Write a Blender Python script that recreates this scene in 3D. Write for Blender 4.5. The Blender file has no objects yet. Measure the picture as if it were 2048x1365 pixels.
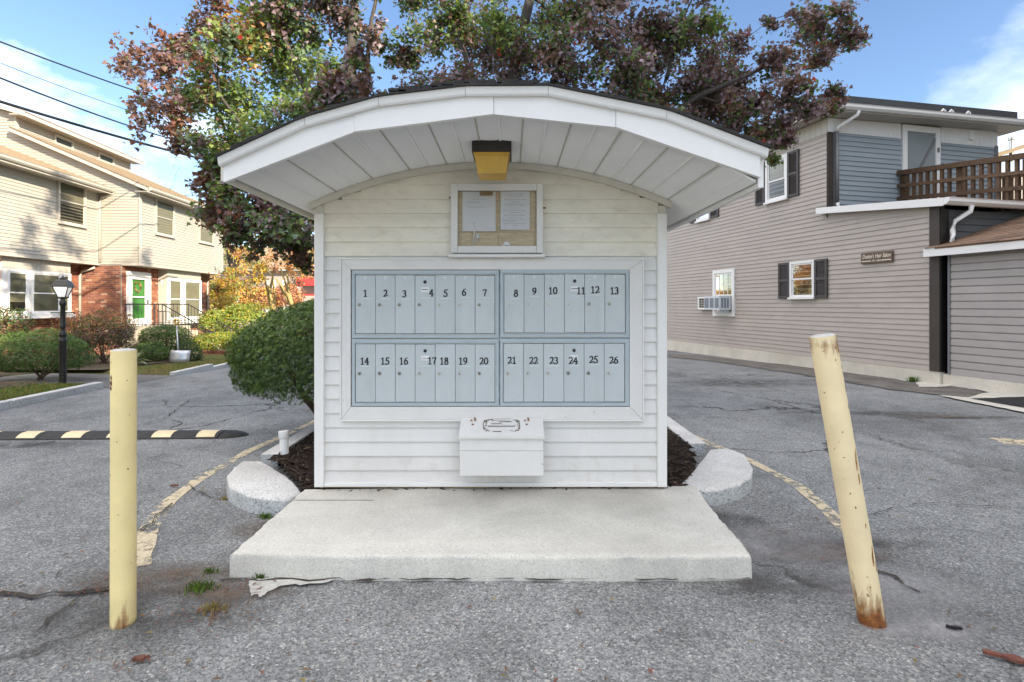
import bpy, math, random
import numpy as np
from mathutils import Vector

R = math.radians
rnd = random.Random(7)
rng = np.random.default_rng(11)
S = bpy.context.scene
COL = S.collection

# ------------------------------------------------------------------ camera, sky, sun, exposure
F = 1081.0          # focal length in photo pixels (photo 2048 wide)
HZ = 610.0          # horizon row
CAMZ = 1.40
cam_d = bpy.data.cameras.new('camera')
cam = bpy.data.objects.new('camera', cam_d)
COL.objects.link(cam)
cam.location = (0, 0, CAMZ)
cam.rotation_euler = (R(90), 0, 0)
cam_d.sensor_width = 36.0
cam_d.lens = F / 2048 * 36.0
cam_d.shift_y = -(682.5 - HZ) / 2048
cam_d.clip_start = 0.05
cam_d.clip_end = 2000
S.camera = cam

SUN_E, SUN_A = R(23), R(39)          # elevation; azimuth measured from +x towards -y
SUN_DIR = Vector((math.cos(SUN_E) * math.cos(SUN_A), -math.cos(SUN_E) * math.sin(SUN_A), math.sin(SUN_E)))
W = bpy.data.worlds.new('World')
S.world = W
W.use_nodes = True
nt = W.node_tree
nt.nodes.clear()
wo = nt.nodes.new('ShaderNodeOutputWorld')
bg = nt.nodes.new('ShaderNodeBackground')
sky = nt.nodes.new('ShaderNodeTexSky')
sky.sky_type = 'NISHITA'
sky.sun_disc = False
sky.sun_elevation = SUN_E
sky.sun_rotation = math.atan2(SUN_DIR.x, SUN_DIR.y)
sky.air_density = 1.0
sky.dust_density = 0.35
sky.ozone_density = 2.0
tc = nt.nodes.new('ShaderNodeTexCoord')
mp = nt.nodes.new('ShaderNodeMapping')
mp.inputs['Scale'].default_value = (1.0, 1.0, 1.9)
mp.inputs['Location'].default_value = (-3.59, -5.7, -3.23)  # offset picked: view mostly blue, cloud out of view lights the shade
mp.inputs['Rotation'].default_value = (0.10, -0.22, -2.27)
n1 = nt.nodes.new('ShaderNodeTexNoise')
n1.inputs['Scale'].default_value = 0.95
n1.inputs['Detail'].default_value = 9
n1.inputs['Roughness'].default_value = 0.58
n1.inputs['Distortion'].default_value = 0.6
cr = nt.nodes.new('ShaderNodeValToRGB')          # broken thin cloud over the whole dome, placed so its unseen part brightens the shade
cr.color_ramp.elements[0].position = 0.46
cr.color_ramp.elements[1].position = 0.70
cr.color_ramp.elements[1].color = (0.8, 0.8, 0.8, 1)
mixc = nt.nodes.new('ShaderNodeMix')
mixc.data_type = 'RGBA'
hsv = nt.nodes.new('ShaderNodeHueSaturation')
hsv.inputs['Saturation'].default_value = 1.06
hsv.inputs['Hue'].default_value = 0.505
hsv.inputs['Value'].default_value = 0.33
L = nt.links.new
L(tc.outputs['Generated'], mp.inputs['Vector'])
L(mp.outputs[0], n1.inputs['Vector'])
L(n1.outputs['Fac'], cr.inputs['Fac'])
L(sky.outputs[0], hsv.inputs['Color'])
L(hsv.outputs[0], mixc.inputs['A'])
mixc.inputs['B'].default_value = (6.1, 5.85, 5.6, 1)
L(cr.outputs['Color'], mixc.inputs['Factor'])
L(mixc.outputs['Result'], bg.inputs['Color'])
bg.inputs['Strength'].default_value = 0.15
L(bg.outputs[0], wo.inputs['Surface'])

sl = bpy.data.lights.new('sun', 'SUN')
sl.energy = 2.0
sl.angle = R(0.5)
sl.color = (1.0, 0.87, 0.68)
so = bpy.data.objects.new('sun', sl)
COL.objects.link(so)
so.location = SUN_DIR * 60
so.rotation_euler = SUN_DIR.to_track_quat('Z', 'Y').to_euler()

S.view_settings.view_transform = 'Standard'
S.view_settings.look = 'None'
S.view_settings.gamma = 1.0
S.view_settings.use_curve_mapping = False
S.view_settings.exposure = 2.45
S.render.engine = 'CYCLES'
S.cycles.use_denoising = True
S.cycles.max_bounces = 8
S.cycles.transparent_max_bounces = 12
S.cycles.sample_clamp_indirect = 8
S.cycles.caustics_reflective = False
S.cycles.caustics_refractive = False


# ------------------------------------------------------------------ helpers
def gz(x, y):
    """height of the ground: the lane falls gently away to the back, more so at the left"""
    t = min(1, max(0, (x + 4) / 8))
    s = 0.05 * (1 - t) + 0.016 * t
    d = min(16, max(0, y - 8))
    return -s * d * d / (d + 3)


def P(px, py, d):
    return Vector(((px - 1024) * d / F, d, CAMZ + (HZ - py) * d / F))


def G(px, py, z=0.0):
    d = (CAMZ - z) * F / (py - HZ)
    return Vector(((px - 1024) * d / F, d, z))


ORI = {}          # world origin of every thing built here


def empty(name, loc, label=None, cat=None, group=None, kind=None):
    o = bpy.data.objects.new(name, None)
    COL.objects.link(o)
    o.location = loc
    o.empty_display_size = 0.1
    ORI[o.name] = Vector(loc)
    tag(o, label, cat, group, kind)
    return o


def tag(o, label=None, cat=None, group=None, kind=None):
    if label: o['label'] = label
    if cat: o['category'] = cat
    if group: o['group'] = group
    if kind: o['kind'] = kind
    return o


class Fr:
    """a wall's frame: s along the wall, t outwards, z up"""
    def __init__(self, o, u, n):
        self.o, self.u, self.n = Vector(o), Vector(u), Vector(n)

    def pt(self, s, t, z):
        q = self.o + self.u * s + self.n * t
        return (q.x, q.y, z)

    def s_of(self, px, t=0.0):
        r = (px - 1024) / F
        o = self.o + self.n * t
        return (o.x - r * o.y) / (r * self.u.y - self.u.x)

    def depth(self, s, t=0.0):
        return self.o.y + self.u.y * s + self.n.y * t

    def z_of(self, px, py, t=0.0):
        s = self.s_of(px, t)
        return CAMZ + (HZ - py) * self.depth(s, t) / F


class MB:
    def __init__(self):
        self.v, self.f, self.m = [], [], []

    def add(self, vs, fs, mi=0):
        b = len(self.v)
        self.v += [tuple(p) for p in vs]
        self.f += [tuple(b + i for i in f) for f in fs]
        self.m += [mi] * len(fs)
        return self

    def hexa(self, p, mi=0):      # 8 points: bottom ring 0-3, top ring 4-7
        return self.add(p, [(3, 2, 1, 0), (4, 5, 6, 7), (0, 1, 5, 4), (1, 2, 6, 5), (2, 3, 7, 6), (3, 0, 4, 7)], mi)

    def box(self, x0, x1, y0, y1, z0, z1, mi=0):
        return self.hexa([(x0, y0, z0), (x1, y0, z0), (x1, y1, z0), (x0, y1, z0),
                          (x0, y0, z1), (x1, y0, z1), (x1, y1, z1), (x0, y1, z1)], mi)

    def cbox(self, x0, x1, y0, y1, z0, z1, b=0.004, mi=0):
        """box with chamfered edges on the front (-y) face"""
        self.add([(x0, y0 + b, z0), (x1, y0 + b, z0), (x1, y0 + b, z1), (x0, y0 + b, z1),
                  (x0 + b, y0, z0 + b), (x1 - b, y0, z0 + b), (x1 - b, y0, z1 - b), (x0 + b, y0, z1 - b),
                  (x0, y1, z0), (x1, y1, z0), (x1, y1, z1), (x0, y1, z1)],
                 [(4, 5, 6, 7), (0, 1, 5, 4), (1, 2, 6, 5), (2, 3, 7, 6), (3, 0, 4, 7),
                  (8, 9, 1, 0), (9, 10, 2, 1), (10, 11, 3, 2), (11, 8, 0, 3), (11, 10, 9, 8)], mi)
        return self

    def fbox(self, fr, s0, s1, t0, t1, z0, z1, mi=0):
        return self.hexa([fr.pt(s0, t0, z0), fr.pt(s1, t0, z0), fr.pt(s1, t1, z0), fr.pt(s0, t1, z0),
                          fr.pt(s0, t0, z1), fr.pt(s1, t0, z1), fr.pt(s1, t1, z1), fr.pt(s0, t1, z1)], mi)

    def lap(self, fr, s0, s1, z0, h, t=0.0, a=0.018, b=0.004, mi=0):
        q = [(t, z0), (t + a, z0), (t + a, z0 + 0.006), (t + b, z0 + h), (t, z0 + h)]
        vs = [fr.pt(s0, x, z) for x, z in q] + [fr.pt(s1, x, z) for x, z in q]
        return self.add(vs, [(0, 1, 6, 5), (1, 2, 7, 6), (2, 3, 8, 7), (3, 4, 9, 8), (0, 4, 3, 2, 1), (5, 6, 7, 8, 9)], mi)

    def tube(self, pts, rad, n=8, cap=True, mi=0):
        pts = [Vector(p) for p in pts]
        if not hasattr(rad, '__len__'): rad = [rad] * len(pts)
        b = len(self.v)
        ref = Vector((0.13, 0.31, 0.94)).normalized()
        for i, p in enumerate(pts):
            d = (pts[min(i + 1, len(pts) - 1)] - pts[max(i - 1, 0)])
            d = d.normalized() if d.length > 1e-9 else Vector((0, 0, 1))
            r0 = ref if abs(d.dot(ref)) < 0.95 else Vector((1, 0, 0))
            x = d.cross(r0).normalized()
            y = d.cross(x)
            for k in range(n):
                a = 2 * math.pi * k / n
                q = p + (x * math.cos(a) + y * math.sin(a)) * rad[i]
                self.v.append((q.x, q.y, q.z))
        for i in range(len(pts) - 1):
            for k in range(n):
                a0 = b + i * n + k
                a1 = b + i * n + (k + 1) % n
                self.f.append((a0, a1, a1 + n, a0 + n))
                self.m.append(mi)
        if cap:
            self.f.append(tuple(b + k for k in reversed(range(n))))
            self.f.append(tuple(b + (len(pts) - 1) * n + k for k in range(n)))
            self.m += [mi, mi]
        return self

    def lathe(self, prof, c, n=16, mi=0):
        b = len(self.v)
        for r, z in prof:
            for k in range(n):
                a = 2 * math.pi * (k + 0.5) / n
                self.v.append((c[0] + r * math.cos(a), c[1] + r * math.sin(a), c[2] + z))
        for i in range(len(prof) - 1):
            for k in range(n):
                a0 = b + i * n + k
                a1 = b + i * n + (k + 1) % n
                self.f.append((a0, a1, a1 + n, a0 + n))
                self.m.append(mi)
        self.f.append(tuple(b + k for k in reversed(range(n))))
        self.f.append(tuple(b + (len(prof) - 1) * n + k for k in range(n)))
        self.m += [mi, mi]
        return self

    def prism(self, poly, fn, a, b, mi=0):
        """poly: list of 2D points; fn(p, q) -> xyz with q in (a, b)"""
        n = len(poly)
        vs = [fn(p, a) for p in poly] + [fn(p, b) for p in poly]
        fs = [tuple(range(n - 1, -1, -1)), tuple(range(n, 2 * n))]
        fs += [(i, (i + 1) % n, n + (i + 1) % n, n + i) for i in range(n)]
        return self.add(vs, fs, mi)

    def slab(self, out, z0, z1, bev=0.02, jit=0.0, seed=1, mi=0):
        """solid with an outline in plan, rounded upper edge"""
        rr = random.Random(seed)
        n = len(out)
        c = Vector((sum(p[0] for p in out) / n, sum(p[1] for p in out) / n))
        def inset(p, d):
            v = c - Vector((p[0], p[1]))
            v = v.normalized() * d
            return (p[0] + v.x, p[1] + v.y)
        rings = []
        for (d, z) in ((0, z0), (0, z1 - bev), (bev * 0.3, z1 - bev * 0.3), (bev, z1)):
            ring = []
            for p in out:
                q = inset(p, d + rr.uniform(-jit, jit))
                zb = z(p) if callable(z) else z
                ring.append((q[0], q[1], zb + (rr.uniform(-jit, jit) * 0.4 if z not in (z0, z1) else 0)))
            rings.append(ring)
        vs = [p for r in rings for p in r]
        fs = []
        for k in range(3):
            for i in range(n):
                j = (i + 1) % n
                fs.append((k * n + i, k * n + j, (k + 1) * n + j, (k + 1) * n + i))
        fs.append(tuple(3 * n + i for i in range(n)))
        return self.add(vs, fs, mi)

    def build(self, name, mats, parent=None, smooth=False, kind=None, label=None):
        me = bpy.data.meshes.new(name)
        o0 = Vector((0, 0, 0))
        if parent is not None:
            o0 = ORI[parent.name]
        me.from_pydata([(v[0] - o0.x, v[1] - o0.y, v[2] - o0.z) for v in self.v], [], self.f)
        if not isinstance(mats, (list, tuple)): mats = [mats]
        for m in mats: me.materials.append(m)
        if len(mats) > 1:
            me.polygons.foreach_set('material_index', self.m)
        if smooth:
            me.polygons.foreach_set('use_smooth', [True] * len(me.polygons))
        me.update()
        o = bpy.data.objects.new(name, me)
        COL.objects.link(o)
        if parent is not None:
            o.parent = parent
        ORI[o.name] = o0
        if kind: o['kind'] = kind
        if label: o['label'] = label
        return o


def recalc(o):
    import bmesh
    bm = bmesh.new()
    bm.from_mesh(o.data)
    bmesh.ops.recalc_face_normals(bm, faces=bm.faces)
    bm.to_mesh(o.data)
    bm.free()
    return o


def smooth_by_angle(o, ang=35):
    me = o.data
    me.polygons.foreach_set('use_smooth', [True] * len(me.polygons))
    try:
        me.set_sharp_from_angle(angle=R(ang))
    except Exception:
        pass
    return o


def clone(o, parent, dloc=(0, 0, 0)):
    c = o.copy()
    COL.objects.link(c)
    c.parent = parent
    c.location = Vector(o.location) + Vector(dloc)
    ORI[c.name] = ORI[parent.name] if parent is not None else ORI[o.name]
    return c


# ------------------------------------------------------------------ materials
def new_mat(name):
    m = bpy.data.materials.new(name)
    m.use_nodes = True
    t = m.node_tree
    b = t.nodes['Principled BSDF']
    return m, t, b


def nd(t, kind, **kw):
    n = t.nodes.new(kind)
    for k, v in kw.items():
        if k in n.inputs.keys():
            n.inputs[k].default_value = v
        else:
            setattr(n, k, v)
    return n


def ramp(t, stops, src=None, interp='LINEAR'):
    n = t.nodes.new('ShaderNodeValToRGB')
    n.color_ramp.interpolation = interp
    e = n.color_ramp.elements
    while len(e) < len(stops): e.new(0.5)
    for i, (p, c) in enumerate(stops):
        e[i].position = p
        e[i].color = (c, c, c, 1) if not hasattr(c, '__len__') else (*c[:3], 1)
    if src is not None: t.links.new(src, n.inputs['Fac'])
    return n


def mixc3(t, fac, a, b, blend='MIX'):
    n = t.nodes.new('ShaderNodeMix')
    n.data_type = 'RGBA'
    n.blend_type = blend
    for key, v in (('Factor', fac), ('A', a), ('B', b)):
        if hasattr(v, 'is_linked') or hasattr(v, 'links'):
            t.links.new(v, n.inputs[key])
        elif hasattr(v, '__len__'):
            n.inputs[key].default_value = (*v[:3], 1)
        else:
            n.inputs[key].default_value = v
    return n.outputs['Result']


def coords(t, scale=(1, 1, 1), rot=(0, 0, 0), what='Object'):
    c = t.nodes.new('ShaderNodeTexCoord')
    m = t.nodes.new('ShaderNodeMapping')
    m.inputs['Scale'].default_value = scale
    m.inputs['Rotation'].default_value = rot
    t.links.new(c.outputs[what], m.inputs['Vector'])
    return m.outputs[0]


def noise(t, vec, scale, detail=4, rough=0.55, dist=0.0):
    n = nd(t, 'ShaderNodeTexNoise')
    n.inputs['Scale'].default_value = scale
    n.inputs['Detail'].default_value = detail
    n.inputs['Roughness'].default_value = rough
    n.inputs['Distortion'].default_value = dist
    t.links.new(vec, n.inputs['Vector'])
    return n.outputs['Fac']


def bump(t, b, h, strength=0.3, dist=0.01):
    n = nd(t, 'ShaderNodeBump')
    n.inputs['Strength'].default_value = strength
    n.inputs['Distance'].default_value = dist
    t.links.new(h, n.inputs['Height'])
    t.links.new(n.outputs[0], b.inputs['Normal'])


def paint(name, col, rough=0.5, var=0.08, dirt=0.0, dirtcol=(0.25, 0.2, 0.15), scale=3.0, stretch=(1, 1, 1),
          bumpy=0.05, metal=0.0, chips=0.0, chipcol=(0.25, 0.22, 0.2), spec=0.5, objvar=0.0):
    m, t, b = new_mat(name)
    v = coords(t, stretch)
    n = noise(t, v, scale, 6, 0.6)
    c0 = tuple(x * (1 - var) for x in col)
    c1 = tuple(min(1, x * (1 + var * 0.6)) for x in col)
    out = ramp(t, [(0.3, c0), (0.7, c1)], n).outputs['Color']
    if dirt > 0:
        n2 = noise(t, v, scale * 2.3, 8, 0.7, 0.3)
        f = ramp(t, [(0.5, 0.0), (0.75, dirt)], n2).outputs['Color']
        out = mixc3(t, f, out, dirtcol)
    if chips > 0:
        n3 = noise(t, v, scale * 9, 6, 0.65, 0.6)
        f = ramp(t, [(0.72 - chips * 0.14, 0.0), (0.735 - chips * 0.14, 1.0)], n3).outputs['Color']
        out = mixc3(t, f, out, chipcol)
    if objvar > 0:
        oi = nd(t, 'ShaderNodeObjectInfo')
        f = ramp(t, [(0.0, 1 - objvar), (1.0, 1.0)], oi.outputs['Random']).outputs['Color']
        out = mixc3(t, 1.0, out, f, 'MULTIPLY')
    t.links.new(out, b.inputs['Base Color'])
    b.inputs['Roughness'].default_value = rough
    b.inputs['Metallic'].default_value = metal
    b.inputs['Specular IOR Level'].default_value = spec
    if bumpy > 0:
        n4 = noise(t, v, 60, 4, 0.6)
        bump(t, b, n4, bumpy, 0.004)
    return m


def leafmat(name, col, var=0.35, trans=0.35, rough=0.5):
    m, t, b = new_mat(name)
    v = coords(t)
    n = noise(t, v, 9, 3, 0.6)
    c0 = tuple(x * (1 - var) for x in col)
    c1 = tuple(min(1, x * (1 + var)) for x in col)
    cc = ramp(t, [(0.3, c0), (0.7, c1)], n).outputs['Color']
    t.links.new(cc, b.inputs['Base Color'])
    b.inputs['Roughness'].default_value = rough
    b.inputs['Specular IOR Level'].default_value = 0.4
    tr = nd(t, 'ShaderNodeBsdfTranslucent')
    br = mixc3(t, 1.0, cc, (1.6, 1.45, 0.7), 'MULTIPLY')
    t.links.new(br, tr.inputs['Color'])
    mx = nd(t, 'ShaderNodeMixShader')
    mx.inputs[0].default_value = trans
    t.links.new(b.outputs[0], mx.inputs[1])
    t.links.new(tr.outputs[0], mx.inputs[2])
    t.links.new(mx.outputs[0], t.nodes['Material Output'].inputs['Surface'])
    return m


def glassmat(name, tint=(0.9, 0.95, 0.95), refl=0.10, ior=1.5):
    m, t, b = new_mat(name)
    t.nodes.remove(b)
    tr = nd(t, 'ShaderNodeBsdfTransparent')
    tr.inputs['Color'].default_value = (*tint, 1)
    gl = nd(t, 'ShaderNodeBsdfGlossy')
    gl.inputs['Roughness'].default_value = 0.02
    fr = nd(t, 'ShaderNodeFresnel')
    fr.inputs['IOR'].default_value = ior
    ad = nd(t, 'ShaderNodeMath', operation='ADD', use_clamp=True)
    ad.inputs[1].default_value = refl
    t.links.new(fr.outputs[0], ad.inputs[0])
    mx = nd(t, 'ShaderNodeMixShader')
    t.links.new(ad.outputs[0], mx.inputs[0])
    t.links.new(tr.outputs[0], mx.inputs[1])
    t.links.new(gl.outputs[0], mx.inputs[2])
    t.links.new(mx.outputs[0], t.nodes['Material Output'].inputs['Surface'])
    return m


def asphaltmat(name, base=(0.272, 0.278, 0.276), cracks=True, dark=1.0, tint=(1, 1, 1)):
    m, t, b = new_mat(name)
    v = coords(t)
    vo = nd(t, 'ShaderNodeTexVoronoi')
    vo.inputs['Scale'].default_value = 118
    t.links.new(v, vo.inputs['Vector'])
    sp = nd(t, 'ShaderNodeSeparateColor')
    t.links.new(vo.outputs['Color'], sp.inputs[0])
    agg = ramp(t, [(0.0, tuple(x * 0.42 for x in base)), (0.42, tuple(x * 0.80 for x in base)), (0.75, base),
                   (0.90, tuple(x * 1.25 for x in base)), (0.97, (base[0] * 1.5, base[1] * 1.36, base[2] * 1.2)), (1.0, tuple(x * 2.0 for x in base))],
               sp.outputs[0]).outputs['Color']
    vo2 = nd(t, 'ShaderNodeTexVoronoi')
    vo2.inputs['Scale'].default_value = 78
    t.links.new(v, vo2.inputs['Vector'])
    sp2 = nd(t, 'ShaderNodeSeparateColor')
    t.links.new(vo2.outputs['Color'], sp2.inputs[0])
    big = ramp(t, [(0.93, 0.0), (0.96, 0.35)], sp2.outputs[1]).outputs['Color']
    agg = mixc3(t, big, agg, tuple(x * 1.5 for x in base))
    # broad wear and stains
    n1 = noise(t, v, 0.55, 6, 0.6, 0.4)
    w = ramp(t, [(0.3, 0.62), (0.5, 0.96), (0.72, 1.16)], n1).outputs['Color']
    out = mixc3(t, 1.0, agg, w, 'MULTIPLY')
    n2 = noise(t, v, 2.6, 8, 0.7, 0.6)
    w2 = ramp(t, [(0.32, 0.72), (0.55, 1.0), (0.8, 1.08)], n2).outputs['Color']
    out = mixc3(t, 1.0, out, w2, 'MULTIPLY')
    n3 = noise(t, v, 0.9, 5, 0.65, 1.2)
    f3 = ramp(t, [(0.58, 0.0), (0.72, 0.42)], n3).outputs['Color']
    out = mixc3(t, f3, out, (0.21, 0.19, 0.165))
    if cracks:
        wp = nd(t, 'ShaderNodeTexNoise')
        wp.inputs['Scale'].default_value = 1.6
        wp.inputs['Detail'].default_value = 8
        wp.inputs['Roughness'].default_value = 0.65
        t.links.new(v, wp.inputs['Vector'])
        ad = nd(t, 'ShaderNodeMix', data_type='VECTOR')
        ad.inputs['Factor'].default_value = 0.42
        t.links.new(v, ad.inputs['A'])
        t.links.new(wp.outputs['Color'], ad.inputs['B'])
        vc = nd(t, 'ShaderNodeTexVoronoi', feature='DISTANCE_TO_EDGE')
        vc.inputs['Scale'].default_value = 0.85
        t.links.new(ad.outputs['Result'], vc.inputs['Vector'])
        k = ramp(t, [(0.0, 1.0), (0.006, 0.8), (0.013, 0.0)], vc.outputs['Distance']).outputs['Color']
        msk = ramp(t, [(0.50, 0.0), (0.58, 1.0)], noise(t, v, 0.42, 3, 0.5)).outputs['Color']
        k = mixc3(t, 1.0, k, msk, 'MULTIPLY')
        vf = nd(t, 'ShaderNodeTexVoronoi', feature='DISTANCE_TO_EDGE')
        vf.inputs['Scale'].default_value = 4.5
        t.links.new(ad.outputs['Result'], vf.inputs['Vector'])
        kf = ramp(t, [(0.0, 0.7), (0.012, 0.5), (0.03, 0.0)], vf.outputs['Distance']).outputs['Color']
        mf = ramp(t, [(0.62, 0.0), (0.70, 1.0)], noise(t, v, 0.30, 4, 0.55)).outputs['Color']
        kf = mixc3(t, 1.0, kf, mf, 'MULTIPLY')
        out = mixc3(t, k, out, (0.035, 0.033, 0.03))
        out = mixc3(t, kf, out, (0.045, 0.042, 0.04))
    out = mixc3(t, 1.0, out, tuple(dark * x for x in tint), 'MULTIPLY')
    t.links.new(out, b.inputs['Base Color'])
    b.inputs['Roughness'].default_value = 0.85
    b.inputs['Specular IOR Level'].default_value = 0.3
    bump(t, b, vo.outputs['Distance'], 0.55, 0.005)
    return m


def concretemat(name, base=(0.46, 0.45, 0.42), speck=0.4, scale=1.0):
    m, t, b = new_mat(name)
    v = coords(t)
    n1 = noise(t, v, 2.2 * scale, 7, 0.62, 0.3)
    c = ramp(t, [(0.3, tuple(x * 0.78 for x in base)), (0.6, base), (0.8, tuple(x * 1.12 for x in base))], n1).outputs['Color']
    vo = nd(t, 'ShaderNodeTexVoronoi')
    vo.inputs['Scale'].default_value = 190 * scale
    t.links.new(v, vo.inputs['Vector'])
    sp = nd(t, 'ShaderNodeSeparateColor')
    t.links.new(vo.outputs['Color'], sp.inputs[0])
    g = ramp(t, [(0.0, 1 - speck), (0.25, 0.95), (0.9, 1.0), (1.0, 1 + speck * 0.6)], sp.outputs[0]).outputs['Color']
    c = mixc3(t, 1.0, c, g, 'MULTIPLY')
    n2 = noise(t, v, 35 * scale, 5, 0.7)
    pit = ramp(t, [(0.70, 0.0), (0.76, 0.6)], n2).outputs['Color']
    c = mixc3(t, pit, c, tuple(x * 0.45 for x in base))
    n3 = noise(t, v, 0.8, 5, 0.6, 0.8)
    st = ramp(t, [(0.55, 0.0), (0.75, 0.3)], n3).outputs['Color']
    c = mixc3(t, st, c, (base[0] * 0.62, base[1] * 0.58, base[2] * 0.5))
    t.links.new(c, b.inputs['Base Color'])
    b.inputs['Roughness'].default_value = 0.9
    b.inputs['Specular IOR Level'].default_value = 0.2
    bump(t, b, noise(t, v, 90 * scale, 5, 0.7), 0.35, 0.006)
    return m


def wornpaint(name, col, cover=0.5):
    """road paint worn through to the asphalt below"""
    m, t, b = new_mat(name)
    v = coords(t)
    n = noise(t, v, 14, 8, 0.72, 0.4)
    n2 = noise(t, v, 1.6, 3, 0.5)
    mx = nd(t, 'ShaderNodeMath', operation='MULTIPLY_ADD')
    mx.inputs[1].default_value = 0.45
    t.links.new(n2, mx.inputs[0])
    t.links.new(n, mx.inputs[2])
    a = ramp(t, [(0.60 + (0.5 - cover) * 0.5, 0.0), (0.70 + (0.5 - cover) * 0.5, 0.92)], mx.outputs[0]).outputs['Color']
    cc = ramp(t, [(0.3, tuple(x * 0.75 for x in col)), (0.7, col)], noise(t, v, 40, 3)).outputs['Color']
    t.links.new(cc, b.inputs['Base Color'])
    b.inputs['Roughness'].default_value = 0.8
    t.links.new(a, b.inputs['Alpha'])
    return m


def bollardmat(name, col, seed, rust=0.5, chip=0.68):
    m, t, b = new_mat(name)
    v = coords(t)
    sp = nd(t, 'ShaderNodeSeparateXYZ')
    t.links.new(v, sp.inputs[0])
    ofs = nd(t, 'ShaderNodeVectorMath', operation='ADD')
    ofs.inputs[1].default_value = (seed, seed * 1.7, 0)
    t.links.new(v, ofs.inputs[0])
    w = ofs.outputs[0]
    n = noise(t, w, 5, 6, 0.6)
    c = ramp(t, [(0.3, tuple(x * 0.88 for x in col)), (0.7, tuple(min(1, x * 1.08) for x in col))], n).outputs['Color']
    ms = nd(t, 'ShaderNodeMapping')
    ms.inputs['Scale'].default_value = (15, 15, 2.6)
    t.links.new(w, ms.inputs['Vector'])
    streak = noise(t, ms.outputs[0], 1.6, 6, 0.65)
    # rust gathers at the foot and under the cap, fed by streaks
    zb = ramp(t, [(0.0, 1.0), (0.05, 0.62), (0.16, 0.22), (0.30, 0.03), (0.80, 0.05), (0.92, 0.26), (0.97, 0.52), (1.0, 0.36)]).outputs['Color']
    mr = nd(t, 'ShaderNodeMapRange')
    mr.inputs['From Max'].default_value = 1.26
    t.links.new(sp.outputs['Z'], mr.inputs['Value'])
    t.links.new(mr.outputs[0], zb.node.inputs['Fac'])
    ad = nd(t, 'ShaderNodeMath', operation='MULTIPLY_ADD')
    ad.inputs[1].default_value = rust
    t.links.new(zb, ad.inputs[0])
    t.links.new(streak, ad.inputs[2])
    f = ramp(t, [(0.70, 0.0), (0.80, 0.55), (0.92, 1.0)], ad.outputs[0]).outputs['Color']
    rc = ramp(t, [(0.3, (0.10, 0.035, 0.015)), (0.55, (0.26, 0.09, 0.02)), (0.75, (0.42, 0.2, 0.05))], noise(t, w, 40, 5, 0.7)).outputs['Color']
    c = mixc3(t, f, c, rc)
    # chips
    ch = ramp(t, [(chip, 0.0), (chip + .01, 1.0)], noise(t, w, 34, 4, 0.6, 0.3)).outputs['Color']
    c = mixc3(t, ch, c, (0.13, 0.05, 0.03))
    t.links.new(c, b.inputs['Base Color'])
    b.inputs['Roughness'].default_value = 0.5
    bump(t, b, noise(t, w, 70, 4, 0.7), 0.12, 0.004)
    return m


def woodmat(name, col, axis=(1, 1, 12), rough=0.7, var=0.4, objvar=0.25):
    m, t, b = new_mat(name)
    v = coords(t, axis)
    n = noise(t, v, 6, 6, 0.65, 0.6)
    c = ramp(t, [(0.3, tuple(x * (1 - var) for x in col)), (0.7, tuple(min(1, x * (1 + var * .7)) for x in col))], n).outputs['Color']
    oi = nd(t, 'ShaderNodeObjectInfo')
    f = ramp(t, [(0.0, 1 - objvar), (1.0, 1.0)], oi.outputs['Random']).outputs['Color']
    c = mixc3(t, 1.0, c, f, 'MULTIPLY')
    t.links.new(c, b.inputs['Base Color'])
    b.inputs['Roughness'].default_value = rough
    bump(t, b, n, 0.25, 0.004)
    return m


def brickmat(name):
    m, t, b = new_mat(name)
    v = coords(t)
    vo = nd(t, 'ShaderNodeTexVoronoi')
    vo.inputs['Scale'].default_value = 6.5
    mp2 = nd(t, 'ShaderNodeMapping')
    mp2.inputs['Scale'].default_value = (0.75, 0.75, 2.2)
    t.links.new(v, mp2.inputs['Vector'])
    t.links.new(mp2.outputs[0], vo.inputs['Vector'])
    sp = nd(t, 'ShaderNodeSeparateColor')
    t.links.new(vo.outputs['Color'], sp.inputs[0])
    c = ramp(t, [(0.0, (0.13, 0.05, 0.035)), (0.4, (0.25, 0.085, 0.05)), (0.7, (0.33, 0.13, 0.075)), (0.9, (0.42, 0.22, 0.14)), (1.0, (0.48, 0.38, 0.31))],
             sp.outputs[0]).outputs['Color']
    n = noise(t, v, 50, 5, 0.7)
    c = mixc3(t, 1.0, c, ramp(t, [(0.3, 0.75), (0.7, 1.1)], n).outputs['Color'], 'MULTIPLY')
    t.links.new(c, b.inputs['Base Color'])
    b.inputs['Roughness'].default_value = 0.9
    bump(t, b, n, 0.4, 0.004)
    return m


def groundmat(name, cols, scale=2.0, bumps=0.6):
    m, t, b = new_mat(name)
    v = coords(t)
    n = noise(t, v, scale, 8, 0.7, 0.5)
    k = len(cols)
    c = ramp(t, [(0.3 + 0.4 * i / (k - 1), cc) for i, cc in enumerate(cols)], n).outputs['Color']
    n2 = noise(t, v, scale * 24, 6, 0.75)
    c = mixc3(t, 1.0, c, ramp(t, [(0.25, 0.5), (0.75, 1.35)], n2).outputs['Color'], 'MULTIPLY')
    t.links.new(c, b.inputs['Base Color'])
    b.inputs['Roughness'].default_value = 1.0
    b.inputs['Specular IOR Level'].default_value = 0.1
    bump(t, b, n2, bumps, 0.02)
    return m


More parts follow.
